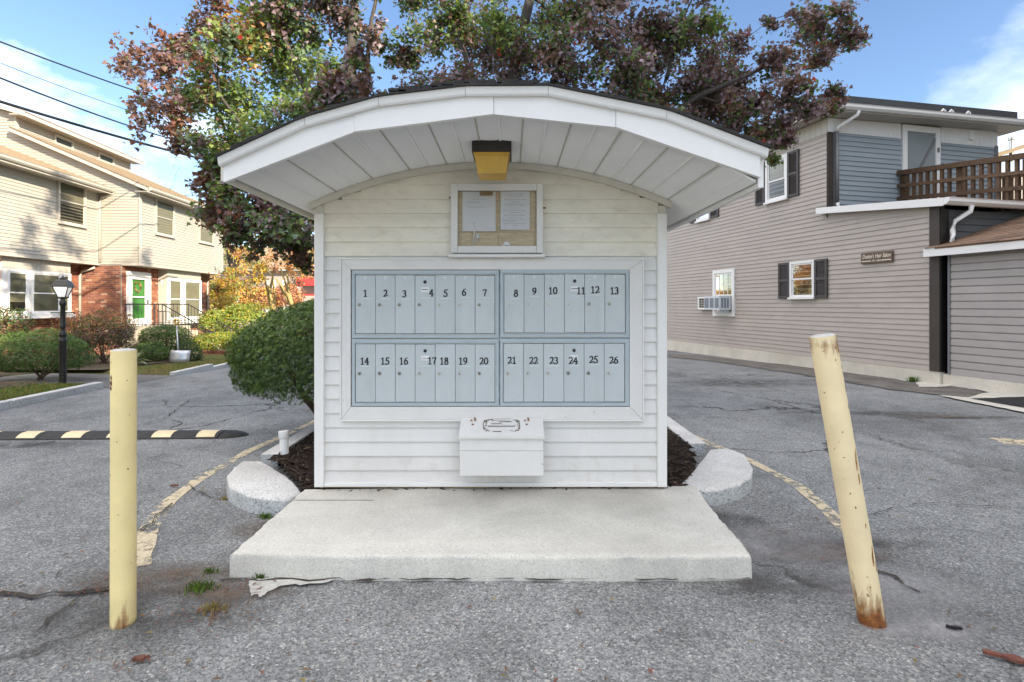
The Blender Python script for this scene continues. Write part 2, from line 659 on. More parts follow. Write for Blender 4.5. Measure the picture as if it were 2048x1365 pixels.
M = {}
M['asphalt'] = asphaltmat('asphalt')
M['asphalt_new'] = asphaltmat('fresh_asphalt', (0.035, 0.035, 0.036), cracks=False)
M['asphalt_path'] = asphaltmat('path_asphalt', (0.2, 0.19, 0.18), cracks=False)
M['concrete'] = concretemat('slab_concrete', (0.655, 0.635, 0.575), 0.27)
M['concrete_pale'] = concretemat('foundation_concrete', (0.70, 0.65, 0.56), 0.2, 0.6)
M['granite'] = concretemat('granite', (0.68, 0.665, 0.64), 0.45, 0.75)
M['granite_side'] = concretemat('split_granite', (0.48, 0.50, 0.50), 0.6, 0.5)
M['dirt'] = groundmat('dirt', [(0.06, 0.045, 0.03), (0.11, 0.085, 0.06), (0.17, 0.14, 0.10)], 1.4)
M['dirt_pale'] = groundmat('grey_grit', [(0.12, 0.11, 0.10), (0.2, 0.18, 0.16), (0.26, 0.24, 0.22)], 2.4)
M['mulch'] = groundmat('mulch', [(0.012, 0.008, 0.006), (0.03, 0.02, 0.014), (0.05, 0.033, 0.024)], 5)
M['mulch_chip'] = paint('mulch_chip', (0.035, 0.022, 0.015), 0.95, 0.5, scale=20, bumpy=0)
M['mulch_pale'] = paint('mulch_pale_chip', (0.16, 0.10, 0.06), 0.95, 0.4, scale=20, bumpy=0)
M['lawn'] = groundmat('lawn_soil', [(0.10, 0.075, 0.05), (0.14, 0.12, 0.05), (0.09, 0.12, 0.03), (0.16, 0.13, 0.08)], 1.1)
M['grassblade'] = leafmat('grass_blade', (0.10, 0.17, 0.03), 0.5)
M['grassdry'] = leafmat('dry_grass_blade', (0.25, 0.20, 0.08), 0.4)
M['yellowline'] = wornpaint('worn_yellow_paint', (0.74, 0.62, 0.42), 0.42)
M['smear'] = wornpaint('concrete_smear', (0.56, 0.55, 0.51), 0.80)
M['whiteline'] = wornpaint('worn_white_paint', (0.72, 0.70, 0.64), 0.62)
# kiosk
M['vinyl'] = paint('white_vinyl', (0.74, 0.725, 0.70), 0.42, 0.05, dirt=0.3, dirtcol=(0.55, 0.52, 0.46), scale=2.5, stretch=(1.6, 1, .4), bumpy=0.03)
M['vinyl_splash'] = paint('splashed_vinyl', (0.72, 0.70, 0.67), 0.5, 0.06, dirt=0.55, dirtcol=(0.46, 0.41, 0.34), scale=3.5, bumpy=0.03)
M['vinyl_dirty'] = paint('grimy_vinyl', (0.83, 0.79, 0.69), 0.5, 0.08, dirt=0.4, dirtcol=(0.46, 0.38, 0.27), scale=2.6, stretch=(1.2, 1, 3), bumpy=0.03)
M['white'] = paint('white_aluminium', (0.82, 0.81, 0.79), 0.38, 0.03, dirt=0.10, dirtcol=(0.55, 0.53, 0.48), scale=2.0, bumpy=0.02)
M['soffit'] = paint('soffit_white', (0.84, 0.84, 0.82), 0.45, 0.05, dirt=0.10, dirtcol=(0.5, 0.45, 0.36), scale=1.6, stretch=(1, .5, 1), bumpy=0.0)
M['soffit_rib'] = paint('soffit_rib', (0.50, 0.48, 0.42), 0.5, 0.12, dirt=0.3, scale=5, bumpy=0.0)
M['cream'] = paint('cream_trim', (0.66, 0.63, 0.55), 0.5, 0.08, dirt=0.25, dirtcol=(0.4, 0.33, 0.22), scale=4)
M['oldwhite'] = paint('peeling_white_paint', (0.75, 0.735, 0.71), 0.6, 0.05, dirt=0.15, dirtcol=(0.5, 0.48, 0.44), scale=4, chips=0.3, chipcol=(0.36, 0.33, 0.30), bumpy=0.15)
M['roofing'] = paint('roof_felt', (0.035, 0.033, 0.033), 0.95, 0.4, scale=8, bumpy=0.5)
M['boxpaint'] = paint('blue_grey_enamel', (0.545, 0.59, 0.605), 0.36, 0.06, dirt=0.45, dirtcol=(0.42, 0.46, 0.46), scale=3, stretch=(1, 1, .45), bumpy=0.03, objvar=0.05)
M['boxframe'] = paint('blue_grey_frame_enamel', (0.43, 0.50, 0.535), 0.45, 0.08, dirt=0.2, dirtcol=(0.45, 0.5, 0.52), scale=5, bumpy=0.03, chips=0.12, chipcol=(0.72, 0.74, 0.72))
M['boxgap'] = paint('box_gap', (0.06, 0.08, 0.095), 0.7, 0.1)
M['ink'] = paint('black_ink', (0.016, 0.016, 0.018), 0.5, 0.1, bumpy=0)
M['greyink'] = paint('grey_print', (0.32, 0.31, 0.33), 0.7, 0.1, bumpy=0)
M['sticker'] = paint('white_sticker', (0.78, 0.78, 0.78), 0.5, 0.06, bumpy=0)
M['oldsticker'] = paint('faded_sticker', (0.63, 0.68, 0.69), 0.5, 0.05, bumpy=0)
M['lockmetal'] = paint('lock_steel', (0.30, 0.28, 0.25), 0.35, 0.3, metal=0.9, scale=30, bumpy=0)
M['lockpale'] = paint('lock_nickel', (0.55, 0.53, 0.48), 0.35, 0.2, metal=0.8, scale=30, bumpy=0)
M['black'] = paint('black_paint', (0.012, 0.011, 0.011), 0.42, 0.3, bumpy=0.05)
M['bronze'] = paint('bronze_housing', (0.018, 0.012, 0.009), 0.45, 0.3, bumpy=0.08)
M['lens'] = paint('amber_lens', (0.62, 0.36, 0.035), 0.35, 0.25, dirt=0.3, dirtcol=(0.35, 0.2, 0.04), scale=6, stretch=(1, 1, .5))
M['worn_wood'] = woodmat('scraped_grey_wood', (0.24, 0.21, 0.18), (1, 1, 10), 0.9, 0.4, 0)
M['plywood'] = woodmat('plywood', (0.62, 0.48, 0.30), (2, 2, 9), 0.7, 0.25, 0)
M['paper'] = paint('paper', (0.76, 0.75, 0.76), 0.8, 0.05, scale=14, bumpy=0.1)
M['glass'] = glassmat('window_glass', (0.60, 0.61, 0.56), 0.03)
M['dimglass'] = glassmat('dim_glass', (0.6, 0.61, 0.56), 0.0, 1.33)
M['screened'] = glassmat('screened_glass', (0.62, 0.62, 0.56), 0.0, 1.22)
M['glass_notice'] = glassmat('notice_glass', (1, 1, 1), 0.0, 1.25)
M['rust'] = paint('rusty_iron', (0.30, 0.13, 0.04), 0.85, 0.5, scale=40, bumpy=0.2)
M['oldwood'] = woodmat('old_sill_wood', (0.36, 0.25, 0.13), (1, 1, 10), 0.85, 0.4, 0)
M['bollard'] = bollardmat('faded_yellow_steel', (0.88, 0.725, 0.36), 3.1, 0.30, 0.715)
M['bollard_pale'] = bollardmat('pale_rusty_steel', (0.86, 0.71, 0.44), 8.3, 0.62, 0.685)
M['cap'] = concretemat('pipe_fill', (0.60, 0.60, 0.58), 0.3, 2)
M['rubber'] = paint('black_rubber', (0.022, 0.020, 0.019), 0.7, 0.35, dirt=0.4, dirtcol=(0.09, 0.075, 0.06), scale=9, bumpy=0.4)
M['humpyellow'] = paint('hump_reflector', (0.80, 0.64, 0.38), 0.5, 0.12, dirt=0.3, dirtcol=(0.35, 0.25, 0.14), scale=9)
M['pvc'] = paint('white_pvc', (0.80, 0.80, 0.79), 0.35, 0.04, bumpy=0)
M['wire'] = paint('black_cable', (0.012, 0.014, 0.017), 0.5, 0.2, bumpy=0)
# right house
M['taupe'] = paint('taupe_siding', (0.45, 0.392, 0.348), 0.55, 0.06, dirt=0.18, dirtcol=(0.24, 0.19, 0.16), scale=1.4, stretch=(1, 1, 2), bumpy=0.06, objvar=0.06)
M['slate'] = paint('slate_blue_siding', (0.32, 0.365, 0.40), 0.5, 0.06, dirt=0.15, dirtcol=(0.26, 0.28, 0.29), scale=1.4, stretch=(1, 1, 2), bumpy=0.05, objvar=0.1)
M['garage'] = paint('grey_garage_siding', (0.40, 0.365, 0.345), 0.5, 0.07, dirt=0.2, dirtcol=(0.30, 0.27, 0.25), scale=2, bumpy=0.05, objvar=0.06)
M['darkgrey'] = paint('dark_grey_siding', (0.10, 0.105, 0.11), 0.6, 0.1, bumpy=0.05)
M['darkbrown'] = paint('dark_brown_trim', (0.055, 0.042, 0.034), 0.6, 0.2, bumpy=0.1)
M['greytrim'] = paint('grey_trim', (0.17, 0.175, 0.185), 0.5, 0.1)
M['shutter'] = paint('brown_shutter', (0.062, 0.052, 0.048), 0.5, 0.15)
M['deckwood'] = woodmat('stained_deck_wood', (0.145, 0.083, 0.046), (3, 3, 3), 0.75, 0.4, 0.35)
M['screen'] = paint('screen_mesh', (0.26, 0.29, 0.30), 0.6, 0.1, scale=2)
M['shingle'] = woodmat('brown_asphalt_shingle', (0.26, 0.165, 0.11), (9, 9, 9), 0.95, 0.35, 0.4)
M['shingle_tan'] = woodmat('tan_asphalt_shingle', (0.32, 0.24, 0.155), (9, 9, 9), 0.95, 0.35, 0.3)
M['membrane'] = paint('dark_roof_membrane', (0.05, 0.054, 0.06), 0.7, 0.15)
M['interior'] = paint('dim_interior', (0.03, 0.028, 0.026), 0.9, 0.3, bumpy=0)
M['acunit'] = paint('ac_casing', (0.62, 0.66, 0.70), 0.4, 0.05)
M['acgrille'] = paint('ac_grille', (0.19, 0.22, 0.25), 0.5, 0.1)
M['signwood'] = paint('brown_sign_board', (0.13, 0.085, 0.06), 0.7, 0.35, scale=18, bumpy=0.2)
M['signpaint'] = paint('cream_lettering', (0.78, 0.70, 0.56), 0.6, 0.05, bumpy=0)
# left houses
M['ivory'] = paint('ivory_siding', (0.40, 0.372, 0.322), 0.55, 0.05, dirt=0.08, dirtcol=(0.5, 0.43, 0.33), scale=1.2, bumpy=0.04)
M['ivorytrim'] = paint('ivory_trim', (0.45, 0.42, 0.365), 0.5, 0.05, scale=2)
M['brick'] = brickmat('red_brick')
BRICKS = [paint('brick_tone_%d' % k, c, 0.9, 0.25, scale=14, bumpy=0.3) for k, c in enumerate([(0.24, 0.085, 0.05), (0.30, 0.11, 0.06), (0.17, 0.065, 0.045), (0.36, 0.16, 0.09), (0.27, 0.095, 0.055), (0.42, 0.27, 0.19)])]
M['mortar'] = groundmat('mortar', [(0.34, 0.27, 0.21), (0.42, 0.35, 0.28)], 4, 0.3)
M['blind'] = paint('blind', (0.52, 0.50, 0.40), 0.6, 0.06, bumpy=0)
M['greendoor'] = paint('green_door', (0.055, 0.23, 0.04), 0.4, 0.08)
M['iron'] = paint('black_iron', (0.02, 0.018, 0.017), 0.5, 0.3)
M['steelblue'] = paint('shovel_aluminium', (0.52, 0.54, 0.58), 0.35, 0.1, metal=0.5)
M['shovelyellow'] = paint('yellow_plastic', (0.75, 0.45, 0.03), 0.4, 0.08)
M['milk'] = paint('frosted_glass', (0.62, 0.65, 0.72), 0.3, 0.08, bumpy=0)
M['step'] = concretemat('step_stone', (0.55, 0.48, 0.38), 0.3, 0.6)
M['redtrim'] = paint('red_paint', (0.48, 0.05, 0.05), 0.5, 0.1)
M['pinkwall'] = paint('pale_pink_wall', (0.40, 0.34, 0.30), 0.7, 0.08)
M['bark'] = woodmat('grey_bark', (0.075, 0.065, 0.058), (6, 6, 1.2), 0.95, 0.5, 0)
M['bark_pale'] = woodmat('pale_bark', (0.36, 0.27, 0.11), (6, 6, 1.2), 0.95, 0.45, 0)
M['bark_yew'] = woodmat('brown_bark', (0.09, 0.055, 0.04), (6, 6, 1.2), 0.95, 0.5, 0)
# foliage
LM = {
    'green': leafmat('green_leaf', (0.12, 0.20, 0.060)),
    'lightgreen': leafmat('light_green_leaf', (0.25, 0.33, 0.10)),
    'darkgreen': leafmat('dark_green_leaf', (0.065, 0.11, 0.045)),
    'bluegreen': leafmat('blue_green_leaf', (0.16, 0.23, 0.16)),
    'purple': leafmat('purple_leaf', (0.17, 0.105, 0.12), 0.35, 0.25),
    'mauve': leafmat('mauve_leaf', (0.30, 0.225, 0.26), 0.3, 0.2),
    'brown': leafmat('brown_leaf', (0.18, 0.105, 0.075), 0.35, 0.25),
    'rust': leafmat('rust_leaf', (0.22, 0.095, 0.070)),
    'orange': leafmat('orange_leaf', (0.50, 0.27, 0.11)),
    'red': leafmat('red_leaf', (0.42, 0.035, 0.028)),
    'yellow': leafmat('yellow_leaf', (0.52, 0.36, 0.05)),
    'pink': leafmat('pink_leaf', (0.55, 0.30, 0.20)),
    'yew': leafmat('yew_needle', (0.055, 0.100, 0.022), 0.35, 0.2),
    'yewlight': leafmat('yew_tip', (0.13, 0.205, 0.04), 0.3, 0.25),
    'laurel': leafmat('laurel_leaf', (0.20, 0.26, 0.03), 0.3, 0.3, 0.35),
    'cream': leafmat('cream_margin_leaf', (0.50, 0.52, 0.30), 0.25, 0.3),
}


# ------------------------------------------------------------------ foliage tools
def tmpl_maple():
    pts = []
    prof = [(-90, .30), (-62, .58), (-50, .40), (-15, .92), (8, .50), (35, .72), (50, .50), (90, 1.0)]
    right = [(r * math.cos(R(a)), r * math.sin(R(a))) for a, r in prof]
    left = [(-x, y) for x, y in reversed(right[:-1])]
    pts = right + left
    vs = [(0, 0, 0.0)] + [(x * 0.5, y * 0.5, -0.25 * (x * x + y * y) * 0.5) for x, y in pts]
    n = len(pts)
    tris = [(0, 1 + i, 1 + (i + 1) % n) for i in range(n)]
    return np.array(vs), np.array(tris)


def tmpl_oval(w=0.45, bend=0.2):
    vs = [(0, -0.5, -bend * .25), (w * .5, -0.1, 0.02), (w * .42, 0.2, 0), (0, 0.5, -bend * .3), (-w * .42, 0.2, 0), (-w * .5, -0.1, 0.02), (0, 0.05, -0.03)]
    tris = [(6, 0, 1), (6, 1, 2), (6, 2, 3), (6, 3, 4), (6, 4, 5), (6, 5, 0)]
    return np.array(vs), np.array(tris)


def tmpl_sprig():
    """a small flat spray of narrow needles"""
    vs, tris = [], []
    for a, l, o in ((90, .55, 0), (50, .42, -.05), (130, .42, -.05), (20, .36, -.15), (160, .36, -.15), (-10, .28, -.28), (190, .28, -.28)):
        d = np.array((math.cos(R(a)), math.sin(R(a)))); p = np.array((-d[1], d[0])) * 0.055
        b = len(vs)
        o2 = np.array((0, o))
        for q in (o2 + p, o2 - p, o2 + d * l):
            vs.append((q[0], q[1], -0.1 * float(np.dot(q, q))))
        tris.append((b, b + 1, b + 2))
    return np.array(vs), np.array(tris)


T_MAPLE, T_OVAL, T_SPRIG = tmpl_maple(), tmpl_oval(), tmpl_sprig()
T_LONG = tmpl_oval(0.34, 0.5)


def leaf_object(name, pos, nor, size, mi, mats, tmpl, parent, along=None, kind=None):
    """scatter leaves: pos, nor (N,3), size (N,), mi (N,) material number"""
    tv, tt = tmpl
    N = len(pos)
    nor = nor / (np.linalg.norm(nor, axis=1, keepdims=True) + 1e-9)
    a = rng.normal(size=(N, 3)) if along is None else along + rng.normal(size=(N, 3)) * 0.25
    x = np.cross(a, nor); x /= (np.linalg.norm(x, axis=1, keepdims=True) + 1e-9)
    y = np.cross(nor, x)
    vs = (pos[:, None, :] + size[:, None, None] * (tv[None, :, 0, None] * x[:, None, :] + tv[None, :, 1, None] * y[:, None, :] + tv[None, :, 2, None] * nor[:, None, :]))
    o0 = np.array(ORI[parent.name]) if parent is not None else np.zeros(3)
    vs = (vs - o0).reshape(-1, 3)
    k = len(tv)
    tris = (tt[None, :, :] + (np.arange(N) * k)[:, None, None]).reshape(-1, 3)
    me = bpy.data.meshes.new(name)
    nt_ = len(tris)
    me.vertices.add(len(vs)); me.loops.add(nt_ * 3); me.polygons.add(nt_)
    me.vertices.foreach_set('co', vs.astype(np.float32).ravel())
    me.loops.foreach_set('vertex_index', tris.astype(np.int32).ravel())
    me.polygons.foreach_set('loop_start', (np.arange(nt_) * 3).astype(np.int32))
    for m in mats: me.materials.append(m)
    me.polygons.foreach_set('material_index', np.repeat(mi, len(tt)).astype(np.int32))
    me.update(calc_edges=True)
    o = bpy.data.objects.new(name, me)
    COL.objects.link(o)
    if parent is not None:
        o.parent = parent
        ORI[o.name] = ORI[parent.name]
    if kind: o['kind'] = kind
    return o


def pick(pal, n):
    """pal: {material: weight} -> names list + random indices"""
    names = list(pal)
    p = np.array([pal[k] for k in names], float)
    return names, rng.choice(len(names), size=n, p=p / p.sum())


class Crown:
    def __init__(self):
        self.mats, self.pos, self.nor, self.size, self.mi, self.al = [], [], [], [], [], []

    def put(self, pos, nor, size, pal, al=None):
        names, idx = pick(pal, len(pos))
        mp_ = []
        for nme in names:
            if nme not in self.mats: self.mats.append(nme)
            mp_.append(self.mats.index(nme))
        self.pos.append(pos); self.nor.append(nor); self.size.append(size); self.mi.append(np.array(mp_)[idx])
        self.al.append(al if al is not None else rng.normal(size=(len(pos), 3)))

    def build(self, name, parent, tmpl, kind=None):
        return leaf_object(name, np.concatenate(self.pos), np.concatenate(self.nor), np.concatenate(self.size), np.concatenate(self.mi),
                           [LM[k] for k in self.mats], tmpl, parent, np.concatenate(self.al), kind)


PAL = {
    'R': {'rust': 2.4, 'brown': 4, 'purple': 3, 'green': .8, 'mauve': .6},
    'G': {'green': 5, 'lightgreen': 3.4, 'bluegreen': 3, 'brown': .9, 'red': .07, 'mauve': .4},
    'M': {'green': 4, 'darkgreen': 1.6, 'lightgreen': 1.2, 'brown': 1.6, 'purple': 1.8, 'mauve': 1.2, 'bluegreen': 2, 'red': .05},
    'P': {'purple': 4.4, 'mauve': 4.2, 'brown': 2.2, 'darkgreen': 1, 'green': 1.3, 'red': .05},
    'D': {'darkgreen': 4, 'brown': 2, 'purple': 2, 'green': 1},
    'O': {'orange': 3, 'rust': 1, 'lightgreen': 3, 'green': 2.4, 'brown': 1},
    'Y': {'yellow': 3, 'orange': 2, 'lightgreen': 2, 'rust': .7},
    'K': {'pink': 4, 'orange': 2, 'rust': 1, 'yellow': 1},
}


def grow(name, label, base, stems, clumps, leaf, bark, seed, per=26, tmpl=T_MAPLE, twigs=9, r0=0.10, group=None, thin=1.0, cat='tree'):
    """stems: list of polylines of the main limbs; clumps: (point, radius, palette, density)"""
    rr = random.Random(seed)
    root = empty(name, base, label, cat, group)
    nodes = []     # (point, radius)
    trunk = MB()
    for pts, ra, rb in stems:
        pts = [Vector(p) for p in pts]
        fine = []
        for i in range(len(pts) - 1):
            for k in range(4):
                q = pts[i].lerp(pts[i + 1], k / 4)
                j = 0.0 if (i == 0 and k == 0) else 0.02
                fine.append(q + Vector((rr.uniform(-j, j), rr.uniform(-j, j), 0)))
        fine.append(pts[-1])
        n = len(fine)
        rad = [ra + (rb - ra) * (i / (n - 1)) for i in range(n)]
        trunk.tube(fine, rad, 9)
        nodes += [(fine[i], rad[i]) for i in range(1, n)]
    top = nodes[len(nodes) // 2][0]
    twig = MB()
    crown = Crown()
    order = sorted(clumps, key=lambda c: (Vector(c[0]) - top).length)
    for c in order:
        p, r, pal, den = Vector(c[0]), c[1], c[2], c[3]
        best = min(nodes, key=lambda q: (q[0] - p).length + (0.6 if q[0].z > p.z + 0.3 else 0))
        d = (p - best[0]).length
        steps = max(2, int(d / 0.25))
        rs = min(best[1] * 0.62, 0.012 + d * 0.016)
        pts = []
        sag = Vector((rr.uniform(-.12, .12), rr.uniform(-.12, .12), rr.uniform(-.02, .14))) * min(d, 1.4)
        for i in range(steps + 1):
            f = i / steps
            q = best[0].lerp(p, f) + sag * (math.sin(f * math.pi)) + (Vector((rr.uniform(-1, 1), rr.uniform(-1, 1), rr.uniform(-1, 1))) * 0.025 if 0 < i < steps else Vector())
            pts.append(q)
        rad = [rs + (0.006 - rs) * (i / steps) for i in range(steps + 1)]
        trunk.tube(pts, rad, 6)
        nodes += [(pts[i], rad[i]) for i in range(1, steps + 1)]
        # twigs and leaves
        nt_ = max(3, int(twigs * den))
        for k in range(nt_):
            f = rr.uniform(0.55, 1.0)
            s = pts[min(steps, int(f * steps + .5))]
            dv = Vector((rr.gauss(0, 1), rr.gauss(0, 1), rr.gauss(0.05, .75))).normalized()
            ln = r * rr.uniform(0.55, 1.15)
            e = s + dv * ln
            m1 = s.lerp(e, .5) + Vector((rr.uniform(-1, 1), rr.uniform(-1, 1), rr.uniform(-1, 1))) * ln * 0.10
            twig.tube([s, m1, e], [0.0055, 0.004, 0.002], 4, cap=False)
            n = max(3, int(per * rr.uniform(.6, 1.3) * thin))
            t = rng.uniform(0.18, 1.08, n)[:, None]
            S0, M1, E = np.array(s), np.array(m1), np.array(e)
            pos = (1 - t) ** 2 * S0 + 2 * t * (1 - t) * M1 + t * t * E
            pos = pos + rng.normal(size=(n, 3)) * np.array((.055, .055, .05)) * (r / 0.4 + .35)
            pos[:, 2] -= leaf * 0.35
            nor = rng.normal(size=(n, 3)) * 0.75 + np.array((0.0, -0.25, 0.75))
            sz = leaf * rng.uniform(0.55, 1.15, n)
            al = np.array(dv)[None, :] * 0.6 + np.array((0, 0, -0.7))[None, :] + np.zeros((n, 1))
            pl_ = PAL[pal] if isinstance(pal, str) else pal
            pl_ = {kk: vv * rr.gammavariate(.7, 1) + 1e-4 for kk, vv in pl_.items()}
            crown.put(pos, nor, sz, pl_, al)
    smooth_by_angle(trunk.build('trunk', bark, root, True), 60)
    twig.build('twigs', bark, root, kind='stuff')
    crown.build('crown', root, tmpl)
    return root


def bush(name, label, c, rad, pal, n, leaf, tmpl, seed, squash=0.0, group=None, stems=5, shell=(0.72, 1.02), lump=0.12, stem_r=0.02, outward=0.8, cat='bush', mat='bark_yew', zmin=None, egg=0.0):
    """a shrub: stems from the ground plus leaves through the outer part of its volume"""
    global rng
    base = Vector((c[0], c[1], c[2] - rad[2] if zmin is None else zmin))
    root = empty(name, base, label, cat, group)
    g = np.random.default_rng(seed)
    u = g.normal(size=(n, 3)); u /= np.linalg.norm(u, axis=1, keepdims=True)
    u[:, 2] = np.where(u[:, 2] < -0.75, -u[:, 2] * 0.5, u[:, 2])
    # lumps: smooth bumps over directions
    cent = g.normal(size=(26, 3)); cent /= np.linalg.norm(cent, axis=1, keepdims=True)
    dots = np.clip(u @ cent.T, -1, 1)
    lumps = (np.exp((dots - 1) * 14)).max(axis=1)
    rr_ = g.uniform(shell[0] ** 3, 1.0, n) ** (1 / 3) * shell[1]
    rr_ = rr_ * (1 - lump + lump * lumps * 1.3)
    pos = u * rr_[:, None]
    if egg: pos[:, 0] += egg * (pos[:, 2])
    pos = np.array(c) + pos * np.array(rad)
    nor = u * outward + g.normal(size=(n, 3)) * 0.55 + np.array((0, 0, .25))
    sz = leaf * g.uniform(.6, 1.2, n)
    cr = Crown()
    top = u[:, 2] > 0.25
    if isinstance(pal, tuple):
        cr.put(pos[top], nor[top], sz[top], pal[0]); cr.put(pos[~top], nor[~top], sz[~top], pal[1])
    else:
        cr.put(pos, nor, sz, pal)
    st = MB()
    rr = random.Random(seed)
    for k in range(stems):
        a = rr.uniform(0, 6.283)
        q = Vector((c[0] + math.cos(a) * rad[0] * .6, c[1] + math.sin(a) * rad[1] * .6, c[2] + rad[2] * rr.uniform(.1, .6)))
        m1 = base.lerp(q, .45) + Vector((rr.uniform(-.1, .1) * rad[0], rr.uniform(-.1, .1) * rad[1], -.1 * rad[2]))
        st.tube([base + Vector((rr.uniform(-.06, .06), rr.uniform(-.06, .06), -.03)), m1, q], [stem_r, stem_r * .8, stem_r * .4], 6)
        for j in range(4):
            s = m1.lerp(q, rr.uniform(.2, 1))
            d = Vector((rr.gauss(0, 1) * rad[0], rr.gauss(0, 1) * rad[1], rr.gauss(.2, .8) * rad[2])) * .2
            st.tube([s, s + d], [stem_r * .45, stem_r * .2], 4, cap=False)
    st.build('stems', M[mat], root)
    cr.build('foliage', root, tmpl)
    return root


# ------------------------------------------------------------------ the setting: ground
def sheet(name, xs, ys, zf, mat, kind='structure', keep=None):
    mb = MB()
    nx, ny = len(xs), len(ys)
    for y in ys:
        for x in xs:
            xx = x(y) if callable(x) else x
            mb.v.append((xx, y, zf(xx, y)))
    for j in range(ny - 1):
        for i in range(nx - 1):
            mb.f.append((j * nx + i, j * nx + i + 1, (j + 1) * nx + i + 1, (j + 1) * nx + i)); mb.m.append(0)
    return mb.build(name, mat, None, True, kind)


xs = sorted(set([-600, -200, -90, -60] + [-40 + 2 * i for i in range(41)] + [60, 90, 200, 600] + [-8 + .5 * i for i in range(33)]))
ys = sorted(set([-200, -60, -20, -8] + [0.5 * i - 2 for i in range(66)] + [32, 36, 42, 50, 60, 80, 110, 150, 250, 600]))
sheet('ground', xs, ys, gz, M['asphalt'])


def strip(name, pts, w, mat, dz=0.004, kind='structure', jit=0.0, sub=4, seed=2):
    """painted line or thin layer along a path on the ground"""
    rr = random.Random(seed)
    fine = []
    for i in range(len(pts) - 1):
        a, b = Vector(pts[i][:2]), Vector(pts[i + 1][:2])
        for k in range(sub): fine.append((a.lerp(b, k / sub), (w[i] + (w[i + 1] - w[i]) * k / sub) if hasattr(w, '__len__') else w))
    fine.append((Vector(pts[-1][:2]), w[-1] if hasattr(w, '__len__') else w))
    mb = MB()
    n = len(fine)
    for i, (p, ww) in enumerate(fine):
        d = (fine[min(i + 1, n - 1)][0] - fine[max(i - 1, 0)][0]).normalized()
        s = Vector((-d.y, d.x))
        for sg in (-1, 1):
            q = p + s * sg * (ww / 2 + rr.uniform(-jit, jit))
            mb.v.append((q.x, q.y, gz(q.x, q.y) + dz))
    for i in range(n - 1):
        mb.f.append((2 * i, 2 * i + 1, 2 * i + 3, 2 * i + 2)); mb.m.append(0)
    return mb.build(name, mat, None, False, kind)


def patch(name, pts, mat, dz=0.004, jit=0.02, sub=5, seed=3, kind='structure'):
    rr = random.Random(seed)
    out = []
    for i in range(len(pts)):
        a, b = Vector(pts[i][:2]), Vector(pts[(i + 1) % len(pts)][:2])
        for k in range(sub):
            p = a.lerp(b, k / sub)
            out.append((p.x + rr.uniform(-jit, jit), p.y + rr.uniform(-jit, jit)))
    mb = MB()
    mb.add([(p[0], p[1], gz(*p) + dz) for p in out], [tuple(range(len(out)))])
    return mb.build(name, mat, None, False, kind)


g2 = lambda px, py: (G(px, py).x, G(px, py).y)
# yellow kerb line round the island
strip('painted_line', [g2(275, 1135), g2(296, 1060), g2(335, 1005), g2(400, 958), g2(500, 902), g2(590, 862), g2(640, 838), g2(660, 805), (-2.33, 10.5)],
      [.115, .11, .10, .095, .09, .085, .085, .085, .085], M['yellowline'], jit=0.008)
strip('painted_line', [g2(1690, 1062), g2(1660, 1028), g2(1600, 975), g2(1500, 922), g2(1420, 888), g2(1345, 857), (1.98, 8), (1.9, 10.5)], .09, M['yellowline'], jit=0.008)
patch('painted_line', [g2(1980, 876), g2(2075, 880), g2(2075, 894), g2(2010, 890)], M['yellowline'])
# right-hand edge: dirt against the house, pale concrete apron, fresh asphalt patch
patch('dirt_strip', [g2(1336, 702), g2(1420, 709), g2(1600, 730), g2(1760, 752), g2(1835, 768), g2(1890, 764), g2(1975, 788), g2(1950, 798), g2(1880, 792), g2(1780, 780), g2(1600, 748), g2(1500, 731), g2(1420, 718), g2(1336, 709)],
      M['dirt_pale'], 0.012, 0.05, 6)
patch('concrete_apron', [g2(1832, 766), g2(1880, 761), g2(1960, 772), g2(2060, 790), g2(2140, 800), g2(2140, 816), g2(2060, 800), g2(1990, 790), g2(1915, 772), g2(1870, 776), g2(1838, 776)],
      M['concrete_pale'], 0.018, 0.02, 5)
patch('concrete_apron', [g2(1878, 793), g2(1935, 798), g2(1972, 788), g2(2060, 792), g2(2140, 798), g2(2140, 850), g2(2050, 829), g2(1985, 815), g2(1930, 805)], M['concrete_pale'], 0.022, 0.015, 5)
patch('asphalt_patch', [g2(1942, 801), g2(2050, 797), g2(2140, 800), g2(2140, 838), g2(2048, 820)], M['asphalt_new'], 0.027, 0.02, 5)
# a smear of old concrete in front of the slab, and dark settled patches at the post feet
patch('concrete_smear', [g2(497, 1168), g2(540, 1160), g2(620, 1158), g2(668, 1164), g2(640, 1174), g2(560, 1176), g2(525, 1198), g2(505, 1196)], M['smear'], 0.0135, 0.010, 6)


